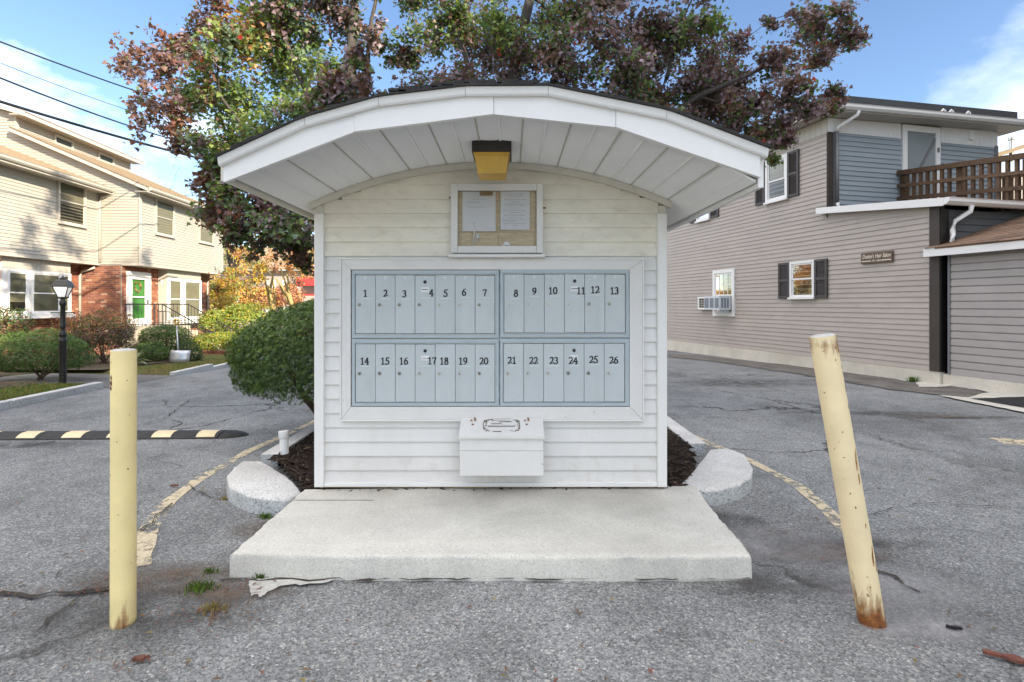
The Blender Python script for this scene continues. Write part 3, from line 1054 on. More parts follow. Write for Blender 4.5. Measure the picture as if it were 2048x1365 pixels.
def stainmat(name, col, lo=0.5, hi=0.7, mx=0.7, scale=5):
    m, t, b = new_mat(name)
    v = coords(t)
    c = t.nodes.new('ShaderNodeTexCoord')
    mpn = nd(t, 'ShaderNodeMapping')
    mpn.inputs['Location'].default_value = (-0.5, -0.5, 0)
    t.links.new(c.outputs['Generated'], mpn.inputs['Vector'])
    ln = nd(t, 'ShaderNodeVectorMath', operation='LENGTH')
    mul2 = nd(t, 'ShaderNodeVectorMath', operation='MULTIPLY')
    mul2.inputs[1].default_value = (1, 1, 0)
    t.links.new(mpn.outputs[0], mul2.inputs[0])
    t.links.new(mul2.outputs[0], ln.inputs[0])
    fall = ramp(t, [(0.12, 1.0), (0.48, 0.0)], ln.outputs['Value']).outputs['Color']
    n = noise(t, v, scale, 8, 0.72, 0.5)
    a = mixc3(t, 1.0, fall, ramp(t, [(lo - .12, 0.0), (hi, mx)], n).outputs['Color'], 'MULTIPLY')
    n2 = noise(t, v, 60, 4, 0.7)
    t.links.new(ramp(t, [(0.3, tuple(x * .6 for x in col)), (0.7, tuple(x * 1.2 for x in col))], n2).outputs['Color'], b.inputs['Base Color'])
    b.inputs['Roughness'].default_value = 0.9
    t.links.new(a, b.inputs['Alpha'])
    return m


M['stain_dark'] = stainmat('dark_grit', (0.09, 0.085, 0.08), 0.46, 0.66, 0.75, 6)
M['stain_dust'] = stainmat('pale_dust', (0.42, 0.41, 0.41), 0.42, 0.62, 0.7, 3)
M['stain_soil'] = stainmat('brown_silt', (0.17, 0.13, 0.10), 0.40, 0.60, 0.85, 6)


def stain(cx, cy, rx, ry, mat, dz):
    mb = MB()
    n = 28
    pts = [(cx + rx * math.cos(6.2832 * k / n), cy + ry * math.sin(6.2832 * k / n)) for k in range(n)]
    mb.add([(x, y, gz(x, y) + dz) for x, y in pts], [tuple(range(n))])
    return mb.build('ground_stain', mat, None, False, 'structure')


for (px, py, rx, ry, mt) in ((258, 1235, .75, .34, 'stain_dark'), (330, 1160, .55, .22, 'stain_soil'), (1560, 1100, .5, .28, 'stain_dust'), (1790, 1180, .55, .3, 'stain_dust'),
                             (1640, 1110, .5, .16, 'stain_soil'), (1540, 1170, .55, .18, 'stain_dark'), (1830, 1260, .5, .14, 'stain_dust'), (470, 1190, .35, .10, 'stain_soil'),
                             (1790, 828, .9, .22, 'stain_dark'), (1880, 835, .7, .16, 'stain_soil'), (1480, 765, 1.6, .8, 'stain_dark'), (40, 890, .9, .2, 'stain_dark'),
                             (540, 1060, .3, .2, 'stain_soil'), (1450, 1040, .4, .16, 'stain_dark'), (1700, 1090, .7, .10, 'stain_dark')):
    q = G(px, py)
    stain(q.x, q.y, rx, ry, M[mt], 0.008 + rnd.uniform(0, .0045))

# long cracks cut into the asphalt: thin ragged dark strips of settled grit
def crack(pts, w, seed):
    rr = random.Random(seed)
    p2 = []
    for i in range(len(pts) - 1):
        a, b = Vector(g2(*pts[i])), Vector(g2(*pts[i + 1]))
        k = max(2, int((b - a).length / .07))
        for j in range(k):
            q = a.lerp(b, j / k)
            p2.append((q.x + rr.uniform(-.018, .018), q.y + rr.uniform(-.018, .018)))
    p2.append(g2(*pts[-1]))
    ws = [w * rr.uniform(.1, .9) for _ in p2]
    strip('asphalt_crack', p2, ws, M['crackmat'], 0.0145, sub=1, jit=0.002, seed=seed)


M['crackmat'] = groundmat('crack_grit', [(0.05, 0.045, 0.04), (0.12, 0.105, 0.09)], 8)
crack([(-40, 1345), (60, 1280), (170, 1185), (225, 1160)], .022, 1)
crack([(100, 1160), (160, 1130), (222, 1098), (300, 1050), (345, 1010)], .014, 2)
crack([(0, 1192), (70, 1196), (150, 1190), (230, 1180)], .05, 3)
crack([(-10, 902), (50, 893), (110, 885)], .05, 4)
crack([(1745, 1148), (1790, 1160), (1840, 1190)], .03, 5)
crack([(1340, 745), (1420, 760), (1500, 768), (1590, 790)], .03, 6)
crack([(1560, 828), (1640, 824), (1790, 830), (1900, 838), (2060, 836)], .035, 7)
crack([(1690, 1040), (1850, 1010), (2048, 1020)], .010, 8)
crack([(290, 850), (330, 838), (380, 800), (455, 790)], .02, 9)
crack([(230, 800), (310, 783), (420, 762), (480, 757)], .02, 10)
crack([(452, 1163), (560, 1165), (760, 1164), (980, 1163), (1200, 1163), (1400, 1162), (1500, 1161)], .028, 31)
crack([(380, 975), (420, 1000), (450, 998)], .015, 12)

# ------------------------------------------------------------------ island: kerb stones, mulch bed
isl = [(-2.02, 4.50), (-1.76, 4.24), (-1.47, 3.78), (-1.36, 3.72), (-1.36, 3.70), (1.2, 3.74), (1.28, 3.85), (1.50, 4.40), (1.66, 5.0), (1.62, 10.4), (-0.2, 11.6), (-2.05, 10.4), (-2.02, 5.6)]
mb = MB()
bx = np.linspace(-2.05, 1.66, 60)
by = np.linspace(3.70, 11.4, 90)


def inside(x, y, poly):
    c = False
    for i in range(len(poly)):
        x1, y1 = poly[i]; x2, y2 = poly[i - 1]
        if (y1 > y) != (y2 > y) and x < (x2 - x1) * (y - y1) / (y2 - y1) + x1: c = not c
    return c


idx = {}
for j in range(len(by) - 1):
    for i in range(len(bx) - 1):
        if inside((bx[i] + bx[i + 1]) / 2, (by[j] + by[j + 1]) / 2, isl):
            f = []
            for (a, b) in ((i, j), (i + 1, j), (i + 1, j + 1), (i, j + 1)):
                if (a, b) not in idx:
                    idx[(a, b)] = len(mb.v)
                    x, y = bx[a], by[b]
                    mb.v.append((x, y, gz(x, y) + 0.085 + rnd.uniform(0, .028)))
                f.append(idx[(a, b)])
            mb.f.append(tuple(f)); mb.m.append(0)
mb.build('mulch_bed', M['mulch'], None, True, 'structure')
# loose bark chips over the bed
mc = MB()
for k in range(5200):
    while True:
        x, y = rnd.uniform(-2.03, 1.64), 3.72 + (rnd.random() ** 1.6) * 3.6
        if inside(x, y, isl): break
    z = gz(x, y) + 0.10 + rnd.uniform(0, .02)
    a, l, w = rnd.uniform(0, 6.28), rnd.uniform(.012, .04), rnd.uniform(.004, .010)
    ux, uy = math.cos(a) * l, math.sin(a) * l
    vx, vy = -math.sin(a) * w, math.cos(a) * w
    t = rnd.uniform(-.012, .012)
    mc.add([(x - ux - vx, y - uy - vy, z - t), (x + ux - vx, y + uy - vy, z + t), (x + ux + vx, y + uy + vy, z + t), (x - ux + vx, y - uy + vy, z - t), (x, y, z + .010)],
           [(0, 1, 4), (1, 2, 4), (2, 3, 4), (3, 0, 4)], 1 if rnd.random() < .035 else 0)
tag(mc.build('mulch_chips', [M['mulch_chip'], M['mulch_pale']], None, False, 'stuff'), 'loose dark bark chips strewn over the bed round the mailbox shelter', 'mulch')


def refine(out, n=3, bow=0.0):
    res = []
    for i in range(len(out)):
        a, b = Vector(out[i]), Vector(out[(i + 1) % len(out)])
        for k in range(n):
            res.append(tuple(a.lerp(b, k / n)))
    return res


def kerbstone(name, label, outl, z1, group, seed, bev=.02, jit=.006, z0=-.05):
    c = (sum(p[0] for p in outl) / len(outl), sum(p[1] for p in outl) / len(outl))
    mb = MB()
    o2 = refine(outl, 3)
    mb.slab(o2, z0 + gz(*c), z1 + gz(*c), bev, jit, seed)
    n = len(o2)
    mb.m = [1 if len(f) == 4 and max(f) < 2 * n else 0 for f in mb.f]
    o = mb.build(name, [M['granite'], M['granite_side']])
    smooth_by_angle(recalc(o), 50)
    tag(o, label, 'kerb stone', group)
    return o


gt = lambda px, py, z=.12: (G(px, py, z).x, G(px, py, z).y)
kerbstone('kerb_stone', 'pale granite corner stone left of the concrete slab, scored across its top',
          [gt(603, 984), gt(571, 998), gt(536, 996), gt(503, 991), gt(474, 980), gt(455, 967), gt(453, 951), gt(467, 935), gt(486, 922), gt(522, 922), gt(545, 935), gt(574, 952), gt(592, 970)],
          .12, 'granite kerb stones round the island', 5)
kerbstone('kerb_stone', 'pale granite corner stone right of the concrete slab with rounded outer end',
          [gt(1364, 966), gt(1385, 977), gt(1412, 979), gt(1440, 977), gt(1478, 967), gt(1503, 952), gt(1506, 934), gt(1490, 909), gt(1455, 896), gt(1421, 899), gt(1407, 916), gt(1393, 934), gt(1377, 952)],
          .12, 'granite kerb stones round the island', 6)
yy = 4.66
for i, L_ in enumerate((1.5, 1.8, 1.8)):
    lab = ('long flush kerb stone along the left side of the mulch bed', 'kerb stone under the round yew at the island\'s left side', 'far kerb stone of the island\'s left side, behind the yew')[i]
    kerbstone('kerb_stone', lab, [(-2.16, yy), (-2.02, yy), (-2.02, yy + L_), (-2.16, yy + L_)], .115, 'granite kerb stones round the island', 20 + i, .01, .004)
    lab = ('long kerb stone running back from the right corner stone', 'kerb stone beside the shelter\'s right wall, middle of the row', 'far kerb stone of the island\'s right side')[i]
    kerbstone('kerb_stone', lab, [(1.64, yy + .36), (1.80, yy + .36), (1.80, yy + .35 + L_), (1.64, yy + .35 + L_)], .115, 'granite kerb stones round the island', 30 + i, .01, .004)
    yy += L_ + .02

# concrete landing slab
sl_out = [gt(607, 979, .125), gt(545, 1033, .125), gt(500, 1073, .125), gt(458, 1109, .125), gt(620, 1111, .125), gt(800, 1113, .125), gt(1000, 1113, .125), gt(1200, 1114, .125), gt(1380, 1114, .125), gt(1503, 1112, .125),
          gt(1490, 1092, .125), gt(1474, 1073, .125), gt(1440, 1036, .125), gt(1412, 1000, .125), gt(1392, 972, .125), gt(1100, 972, .125), gt(800, 976, .125)]
mb = MB()
mb.slab(refine(sl_out, 9), -.05, .125, .017, .006, 9)
o = mb.build('concrete_slab', M['concrete'])
smooth_by_angle(recalc(o), 50)
tag(o, 'thick pale concrete landing slab in front of the mailbox shelter', 'concrete slab')
# seam across the slab near the wall
mb = MB(); a = gt(560, 1001, .125)
mb.box(-1.42, -.9, a[1] - .0035, a[1] + .0035, .124, .1262)
mb.build('slab_seam', M['crackmat'], o)

# ------------------------------------------------------------------ mailbox shelter
WY = 3.75                        # front wall plane
KS = F / WY
kx = lambda px: (px - 1024) / KS
kz = lambda py: CAMZ + (HZ - py) / KS
kiosk = empty('mailbox_shelter', (-.147, 4.25, .14), 'white clapboard mailbox shelter with wide arched roof on the concrete slab', 'mailbox shelter')
KC = -.135
RA, TOPZ = 2.93, 2.392
arc = lambda x: TOPZ - (RA - math.sqrt(RA * RA - (x - KC) ** 2))
XL, XR = kx(630), kx(1333)
ZB = kz(970)
BACK = 4.78
# clapboards
ZT = kz(418)
lap = .0992
z = ZB
rows = []
while z < arc(KC) - .02:
    rows.append(z); z += lap
for i, z0 in enumerate(rows):
    mb = MB()
    xa, xb = XL + .055, XR - .055
    n = 18
    pr = [(WY + .030, 0.0), (WY + .003, 0.0), (WY + .003, .006), (WY + .019, lap), (WY + .030, lap)]
    for s in range(n):
        x0, x1 = xa + (xb - xa) * s / n, xa + (xb - xa) * (s + 1) / n
        lim = min(arc(x0), arc(x1)) - .012
        if lim <= z0 + .005: continue
        h = min(lap, lim - z0) / lap
        vs = [(x0, y, z0 + zz * h if zz > .02 else z0 + zz) for y, zz in pr] + [(x1, y, z0 + zz * h if zz > .02 else z0 + zz) for y, zz in pr]
        mb.add(vs, [(0, 1, 6, 5), (1, 2, 7, 6), (2, 3, 8, 7), (3, 4, 9, 8)])
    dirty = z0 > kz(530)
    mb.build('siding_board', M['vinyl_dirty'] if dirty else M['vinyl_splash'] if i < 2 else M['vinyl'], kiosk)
for xa, xb in ((XL, XL + .066), (XR - .066, XR)):
    MB().cbox(xa, xb, WY - .018, WY + .08, ZB - .012, kz(428), .004).build('corner_post', M['white'], kiosk)
    MB().cbox(xa + .012, xb - .008, WY - .008, WY + .08, kz(428), kz(412), .003).build('post_cap', M['cream'], kiosk)
# back and side walls of vertical panels
mb = MB()
mb.box(XL + .01, XL + .03, WY + .03, BACK, ZB, arc(XL) - .03); mb.build('side_wall', M['vinyl'], kiosk)
mb = MB()
mb.box(XR - .03, XR - .01, WY + .03, BACK, ZB, arc(XR) - .03); mb.build('side_wall', M['vinyl'], kiosk)
mb = MB()
mb.box(XL + .03, XR - .03, BACK - .02, BACK, ZB, arc(XR) - .04); mb.build('back_wall', M['vinyl'], kiosk)
for sx, x in ((-1, XL + .01), (1, XR - .01)):
    for k in range(19):
        MB().hexa([(x, WY + .08, ZB + k * lap), (x + sx * .018, WY + .08, ZB + k * lap), (x + sx * .018, BACK, ZB + k * lap), (x, BACK, ZB + k * lap),
                   (x, WY + .08, ZB + (k + 1) * lap), (x + sx * .004, WY + .08, ZB + (k + 1) * lap), (x + sx * .004, BACK, ZB + (k + 1) * lap), (x, BACK, ZB + (k + 1) * lap)]).build('siding_board', M['vinyl'], kiosk)
# rotten sill timber under the wall
MB().box(XL + .03, kx(980), WY + .012, WY + .10, .125, ZB).build('sill_beam', M['oldwood'], kiosk)
MB().box(kx(984), XR - .03, WY + .018, WY + .10, .125, ZB).build('sill_beam', M['oldwood'], kiosk)
MB().cbox(XL + .066, XR - .066, WY - .012, WY + .01, ZB - .012, ZB + .018, .003).build('base_trim', M['white'], kiosk)
# arched trim where wall meets soffit
segs = 10
for i in range(segs):
    a, b = XL - .03 + (XR - XL + .06) * i / segs, XL - .03 + (XR - XL + .06) * (i + 1) / segs - .0015
    mb = MB()
    pts = []
    for s in range(4):
        x = a + (b - a) * s / 3
        pts.append((x, arc(x) - .006))
    low = [(x, z - .044) for x, z in reversed(pts)]
    mb.prism(pts + low, lambda p, q: (p[0], q, p[1]), WY - .022, WY + .02)
    recalc(mb.build('arch_trim', M['cream'], kiosk))
# roof: front plane
FY = 2.78
FS = F / FY
fx = lambda px: (px - 1024) / FS
fz = lambda py: CAMZ + (HZ - py) / FS
FS2 = F / (FY - .034)
top_pl = [((a - 1024) / FS2, CAMZ + (HZ - b) / FS2) for a, b in ((435, 315), (609, 235.5), (757, 194.5), (931, 173.5), (1097, 172.5), (1334, 220.5), (1538, 297.5))]
bot_pl = [(fx(447), fz(365)), (fx(711), fz(263)), (fx(990), fz(228.5)), (fx(1230), fz(254)), (fx(1521), fz(355.5))]


def pl(P_, x):
    for i in range(len(P_) - 1):
        if x <= P_[i + 1][0] or i == len(P_) - 2:
            a, b = P_[i], P_[i + 1]
            return a[1] + (b[1] - a[1]) * (x - a[0]) / (b[0] - a[0])


joints = [fx(447), fx(709), fx(988), fx(1232), fx(1521)]
TRIM = .042
for i in range(4):
    a, b = joints[i], joints[i + 1] - .002
    xs_ = sorted([a, b] + [p[0] for p in top_pl if a < p[0] < b])
    tp = [(x, pl(top_pl, x) - TRIM + .006) for x in xs_]
    bt = [(b, pl(bot_pl, b)), (a, pl(bot_pl, a))]
    off = (.0, .0035, .0, .0035)[i]
    mb = MB()
    mb.prism(tp + bt, lambda p, q: (p[0], q, p[1]), FY - off, FY + .025)
    recalc(mb.build('fascia_board', M['white'], kiosk))
for i in range(6):
    (xa, za), (xb, zb) = top_pl[i], top_pl[i + 1]
    xb2 = xb - .002
    mb = MB()
    prof = [(-.022, -TRIM), (-.028, -TRIM + .008), (-.034, -.010), (-.036, 0), (.03, 0), (.03, -TRIM)]
    vs = [(xa, FY + y, za + zz) for y, zz in prof] + [(xb2, FY + y, zb + zz) for y, zz in prof]
    mb.add(vs, [(k, (k + 1) % 6, 6 + (k + 1) % 6, 6 + k) for k in range(6)] + [(5, 4, 3, 2, 1, 0), (6, 7, 8, 9, 10, 11)])
    recalc(mb.build('roof_edge_trim', M['white'], kiosk))
# roof deck and overlapping shingle courses
RB = 4.98
mb = MB()
for i in range(6):
    (xa, za), (xb, zb) = top_pl[i], top_pl[i + 1]
    mb.hexa([(xa, FY + .03, za - .03), (xb, FY + .03, zb - .03), (xb, RB, zb - .03), (xa, RB, za - .03), (xa, FY - .03, za), (xb, FY - .03, zb), (xb, RB, zb), (xa, RB, za)])
mb.build('roof_deck', M['white'], kiosk)
mb = MB()
rr = random.Random(4)
nx = 36
xs_ = np.linspace(top_pl[0][0] - .004, top_pl[-1][0] + .004, nx)
for i in range(nx - 1):
    xa, xb = xs_[i], xs_[i + 1]
    up = 1 if xs_[i] < .02 else -1            # courses climb towards the crown
    za, zb = pl(top_pl, xa), pl(top_pl, xb)
    y = FY - .050
    ya, yb = (.016, .008) if up > 0 else (.008, .016)
    while y < RB:
        L2 = min(rr.uniform(.25, .34), RB - y)
        j = rr.uniform(-.003, .006)
        mb.hexa([(xa, y, za + .001), (xb, y, zb + .001), (xb, y + L2 - .006, zb + .001), (xa, y + L2 - .006, za + .001),
                 (xa, y, za + ya + j), (xb, y, zb + yb + j), (xb, y + L2 - .006, zb + yb + j), (xa, y + L2 - .006, za + ya + j)])
        y += L2
mb.build('shingles', M['roofing'], kiosk, kind='stuff')
mb = MB()
for i in range(16):
    x0 = top_pl[2][0] + .05 + i * .055
    if x0 > top_pl[4][0] - .05: break
    z0 = pl(top_pl, x0 + .03)
    mb.box(x0, x0 + .052, FY - .045 + rr.uniform(0, .02), RB - .1, z0 + .020, z0 + .033 + rr.uniform(0, .004))
mb.build('ridge_cap', M['roofing'], kiosk)
# soffit panels
x = joints[0] + .012
pan = []
while x < joints[4] - .03:
    pan.append((x, min(x + .1275, joints[4] - .012))); x += .1275
for i, (a, b) in enumerate(pan):
    mb = MB()
    n = 4
    fl = [a + (b - a) * k / n for k in range(n + 1)]
    y0, y1 = FY + .026, RB - .05
    vs, fs = [], []
    for x in fl:
        bow = -.0035 * math.sin((x - a) / (b - a) * math.pi)
        vs += [(x, y0, arc(x) + bow), (x, y1, arc(x) + bow), (x, y0, arc(x) + .012), (x, y1, arc(x) + .012)]
    for k in range(n):
        q = 4 * k
        fs += [(q, q + 4, q + 5, q + 1), (q + 2, q + 3, q + 7, q + 6), (q, q + 2, q + 6, q + 4)]
    mb.add(vs, fs)
    p = mb.build('soffit_panel', M['soffit'], kiosk, True)
    w = .0085 if i % 2 else .006
    mb = MB()
    mb.tube([(a, y0, arc(a) + .001), (a, y1, arc(a) + .001)], w, 8)
    if 0 < i < len(pan) - 1: mb.build('rib', M['soffit'] if i % 2 else M['soffit_rib'], p, True)
for k, (xa, sg) in enumerate(((joints[0], -1), (joints[4], 1))):
    zt = pl(top_pl, top_pl[0 if k == 0 else -1][0])
    za = arc(xa) - .02
    mb = MB()
    mb.box(min(xa, xa + sg * .028), max(xa, xa + sg * .028), FY + .026, RB, za, zt - .02)
    mb.build('eave_board', M['cream'] if k == 0 else M['white'], kiosk)
# panels behind the front fascia closing the roof end at the back
mb = MB()
xs_ = np.linspace(joints[0], joints[4], 16)
mb.prism([(x, pl(top_pl, x) - .03) for x in xs_] + [(x, arc(x) - .01) for x in xs_[::-1]], lambda p, q: (p[0], q, p[1]), RB - .06, RB - .03)
recalc(mb.build('rear_fascia', M['white'], kiosk))
# trim round the mailboxes
fa, fb, fc, fd = kx(685), kx(1283), kz(838), kz(521)
ia, ib, ic, id_ = kx(703), kx(1258), kz(813), kz(540)
Yf = WY - .022
for (pts) in ([(fa, fd), (fb, fd), (ib, id_), (ia, id_)], [(fa, fc), (ia, ic), (ib, ic), (fb, fc)], [(fa, fc), (fa, fd), (ia, id_), (ia, ic)], [(fb, fc), (ib, ic), (ib, id_), (fb, fd)]):
    c = (sum(p[0] for p in pts) / 4, sum(p[1] for p in pts) / 4)
    pts = [(p[0] + (c[0] - p[0]) * .0012, p[1] + (c[1] - p[1]) * .003) for p in pts]
    mb = MB()
    mb.prism(pts, lambda p, q: (p[0], q, p[1]), Yf, WY + .03)
    recalc(mb.build('surround_board', M['oldwhite'], kiosk))
ob = .010
for (x0, x1, z0, z1) in ((fa - ob, fb + ob, fd + .001, fd + .012), (fa - ob, fb + ob, fc - .012, fc - .001), (fa - .012, fa - .001, fc, fd), (fb + .001, fb + .012, fc, fd)):
    MB().cbox(x0, x1, Yf - .008, WY + .03, z0, z1, .003).build('edge_bead', M['white'], kiosk)

# ------------------------------------------------------------------ lettering with a broad pen
def arcp(cx, cy, rx, ry, a0, a1, n=12):
    return [(cx + rx * math.cos(R(a0 + (a1 - a0) * k / n)), cy + ry * math.sin(R(a0 + (a1 - a0) * k / n))) for k in range(n + 1)]


GL = {   # strokes in a box about .6 wide and 1 high
    '0': [arcp(.3, .5, .24, .46, 90, 450, 24)],
    '1': [[(.30, .04), (.30, .96)], [(.12, .80), (.30, .96)], [(.12, .03), (.48, .03)]],
    '2': [arcp(.28, .70, .20, .26, 160, -20, 10) + [(.40, .45), (.08, .05)], [(.06, .05), (.36, .08), (.52, .14), (.55, .24)]],
    '3': [arcp(.26, .74, .19, .22, 150, -80, 10), arcp(.25, .28, .23, .26, 80, -150, 12)],
    '4': [[(.40, .02), (.40, .96), (.04, .32), (.58, .32)], [(.28, .02), (.52, .02)]],
    '5': [[(.50, .95), (.18, .93), (.14, .55)], arcp(.25, .30, .25, .28, 110, -150, 14), [(.18, .95), (.48, .97), (.54, 1.0)]],
    '6': [[(.48, .96), (.28, .86), (.12, .60)], arcp(.30, .30, .22, .28, 150, 510, 20)],
    '7': [[(.06, .80), (.10, .93), (.52, .93), (.34, .50), (.26, .02)]],
    '8': [arcp(.29, .73, .17, .23, 90, 450, 18), arcp(.29, .27, .22, .26, 90, 450, 18)],
    '9': [arcp(.30, .68, .22, .28, -30, 330, 20), [(.50, .60), (.44, .24), (.16, .04)]],
}


def pen(text, h, nib=.165, ang=18, gap=.64, bold=.045):
    """outlines of a word written with a broad pen: list of 2D polygons, centred on x"""
    polys = []
    x0 = -(len(text) - 1) * gap * .5 - .3
    v = Vector((math.cos(R(ang)), math.sin(R(ang)))) * nib * .5
    w = Vector((-v.y, v.x)).normalized() * bold
    for i, ch in enumerate(text):
        for st in GL[ch]:
            for a, b in zip(st, st[1:]):
                A, B = Vector((a[0] + x0 + i * gap, a[1])), Vector((b[0] + x0 + i * gap, b[1]))
                cor = [q + s * v + t * w for q in (A, B) for s in (-1, 1) for t in (-1, 1)]
                cor = hull([(c.x, c.y) for c in cor])
                polys.append([(c[0] * h, c[1] * h) for c in cor])
    return polys


def hull(pts):
    pts = sorted(set(pts))
    def half(p):
        o = []
        for q in p:
            while len(o) >= 2 and (o[-1][0] - o[-2][0]) * (q[1] - o[-2][1]) - (o[-1][1] - o[-2][1]) * (q[0] - o[-2][0]) <= 0: o.pop()
            o.append(q)
        return o
    a, b = half(pts), half(pts[::-1])
    return a[:-1] + b[:-1]


# ------------------------------------------------------------------ mailbox banks, 26 doors
Yd = WY - .016      # door faces
Yb = WY - .020      # frame faces
banks = [
    (kx(705), kx(998.2), kz(676.5), kz(541), [711.8, 752, 791.3, 830.8, 870.8, 910.8, 950.5, 989.7], 550.8, 667.5, 1, 'upper left steel mailbox bank, doors numbered 1 to 7'),
    (kx(1000), kx(1257.5), kz(675.5), kz(539.5), [1008, 1048, 1088.5, 1128.5, 1168.7, 1209, 1249.7], 549, 666, 8, 'upper right steel mailbox bank, doors numbered 8 to 13'),
    (kx(705), kx(998.2), kz(812), kz(678), [712, 752.2, 791.6, 831, 871, 911, 950.7, 989.9], 688, 803.8, 14, 'lower left steel mailbox bank, doors numbered 14 to 20'),
    (kx(1000), kx(1257.5), kz(812), kz(677), [1007, 1047, 1087, 1127.4, 1167.7, 1207.7, 1248.2], 687, 803.5, 21, 'lower right steel mailbox bank, doors numbered 21 to 26'),
]
numx = {1: 732, 2: 772, 3: 810, 4: 863.5, 5: 892, 6: 928.5, 7: 970, 8: 1032, 9: 1068.5, 10: 1105.5, 11: 1161.5, 12: 1189.5, 13: 1228,
        14: 730.5, 15: 771.5, 16: 808.5, 17: 865, 18: 889, 19: 926.5, 20: 968, 21: 1024, 22: 1067, 23: 1107.5, 24: 1146, 25: 1186.5, 26: 1226.5}
numy = {1: 594, 2: 594, 3: 595, 4: 593, 5: 594, 6: 592, 7: 593, 8: 594, 9: 590, 10: 589, 11: 589, 12: 587, 13: 589,
        14: 729, 15: 729, 16: 729, 17: 728.5, 18: 729, 19: 729, 20: 729, 21: 727.5, 22: 728, 23: 728, 24: 728, 25: 726, 26: 727}
lock0 = None
for bi, (x0, x1, z0, z1, edges, dt, db, first, lab) in enumerate(banks):
    bank = empty('mailbox_bank', ((x0 + x1) / 2, WY, z0), lab, 'mailboxes', 'blue grey mailbox banks set into the shelter wall')
    a, b = kx(edges[0]), kx(edges[-1])
    zt, zb_ = kz(dt), kz(db)
    e = .0012
    mb = MB()
    mb.box(x0 + e, x1 - e, WY + .02, WY + .03, z0 + e, z1 - e)
    mb.build('back_plate', M['boxgap'], bank)
    fr_parts = ((x0 + e, x1 - e, zt + .008, z1 - e), (x0 + e, x1 - e, z0 + e, zb_ - .008), (x0 + e, a - .006, zb_ - .008, zt + .008), (b + .006, x1 - e, zb_ - .008, zt + .008))
    mb = MB()
    for (xa, xb, za, zz) in fr_parts: mb.cbox(xa, xb, Yb, WY + .02, za, zz, .0018)
    mb.build('frame', M['boxframe'], bank)
    # inner lip round the doors
    mb = MB()
    lp = .0045
    for (xa, xb, za, zz) in ((a - .006, b + .006, zt + .0035, zt + .008), (a - .006, b + .006, zb_ - .008, zb_ - .0035), (a - .006, a - .0025, zb_ - .0035, zt + .0035), (b + .0025, b + .006, zb_ - .0035, zt + .0035)):
        mb.box(xa, xb, Yb - .003, WY + .02, za, zz)
    mb.build('lip', M['boxpaint'], bank)
    for k in range(len(edges) - 1):
        n = first + k
        xa, xb = kx(edges[k]) + .0013, kx(edges[k + 1]) - .0013
        dy = rnd.choice((0, 0, .0012, .002))
        yd = Yd - dy
        drop = rnd.uniform(0, .004)
        mb = MB()
        mb.cbox(xa, xb, yd, WY + .012, zb_ + rnd.uniform(0, .002), zt - drop, .0016)
        door = mb.build('mailbox_door', M['boxpaint'], bank)
        hgt = .0485 if n not in (24,) else .05
        mb = MB()
        cx, cz = kx(numx[n]), kz(numy[n])
        for p in pen(str(n), hgt):
            q = 1.0
            mb.add([(cx + u * q, yd - .0012, cz + v) for u, v in p], [tuple(range(len(p)))])
        mb.build('number', M['ink'], door)
        lx, lz = kx(edges[k] + 8.3), kz(dt) - .208 * (zt - zb_) / .41 * 1.0
        mb = MB()
        mb.prism([(lx + .0115 * math.cos(R(15 * i)), lz + .0115 * math.sin(R(15 * i))) for i in range(24)], lambda p, q: (p[0], q, p[1]), yd - .005, yd)
        lk = mb.build('lock', M['lockpale'] if rnd.random() < .4 else M['lockmetal'], door)
        recalc(lk)
        mb = MB()
        mb.box(lx - .0012, lx + .0012, yd - .0058, yd - .0049, lz - .005, lz + .006)
        mb.box(lx - .0035, lx + .0035, yd - .0057, yd - .0049, lz - .007, lz - .0045)
        mb.m = [0] * len(mb.f)
        mb.build('keyhole', M['ink'], door)
        # faint old label strip under the number, vent tab at the top
        mb = MB()
        mb.box(kx(edges[k] + 12), kx(edges[k] + 31), yd - .0006, yd, cz - .016, cz - .009)
        mb.build('label_strip', M['oldsticker'], door)
        if z1 > 1.5:
            mb = MB()
            mxx = (xa + xb) / 2
            mb.box(mxx - .007, mxx + .007, yd - .0006, yd, zt - .030, zt - .008)
            mb.build('name_tab', M['oldsticker'], door)
        if n in (4, 11, 17, 24):
            mxx = (xa + xb) / 2
            hz_ = zt - .048
            mb = MB()
            mb.prism([(mxx + .0115 * math.cos(R(15 * i)), hz_ + .0115 * math.sin(R(15 * i))) for i in range(24)], lambda p, q: (p[0], q, p[1]), yd - .004, yd)
            recalc(mb.build('master_lock', M['black'], door))
            mb = MB()
            mb.box(mxx - .0275, mxx + .0275, yd - .0008, yd, zt - .118 + (0 if n < 17 else .004), zt - .084 + (0 if n < 17 else .004))
            mb.build('sticker', M['sticker'], door)
            mb = MB()
            for q in range(7):
                mb.box(mxx - .022 + q * .0063, mxx - .022 + q * .0063 + .0046, yd - .0013, yd - .0007, zt - .104, zt - .0975)
            mb.build('print', M['ink'] if n < 17 else M['greyink'], door)

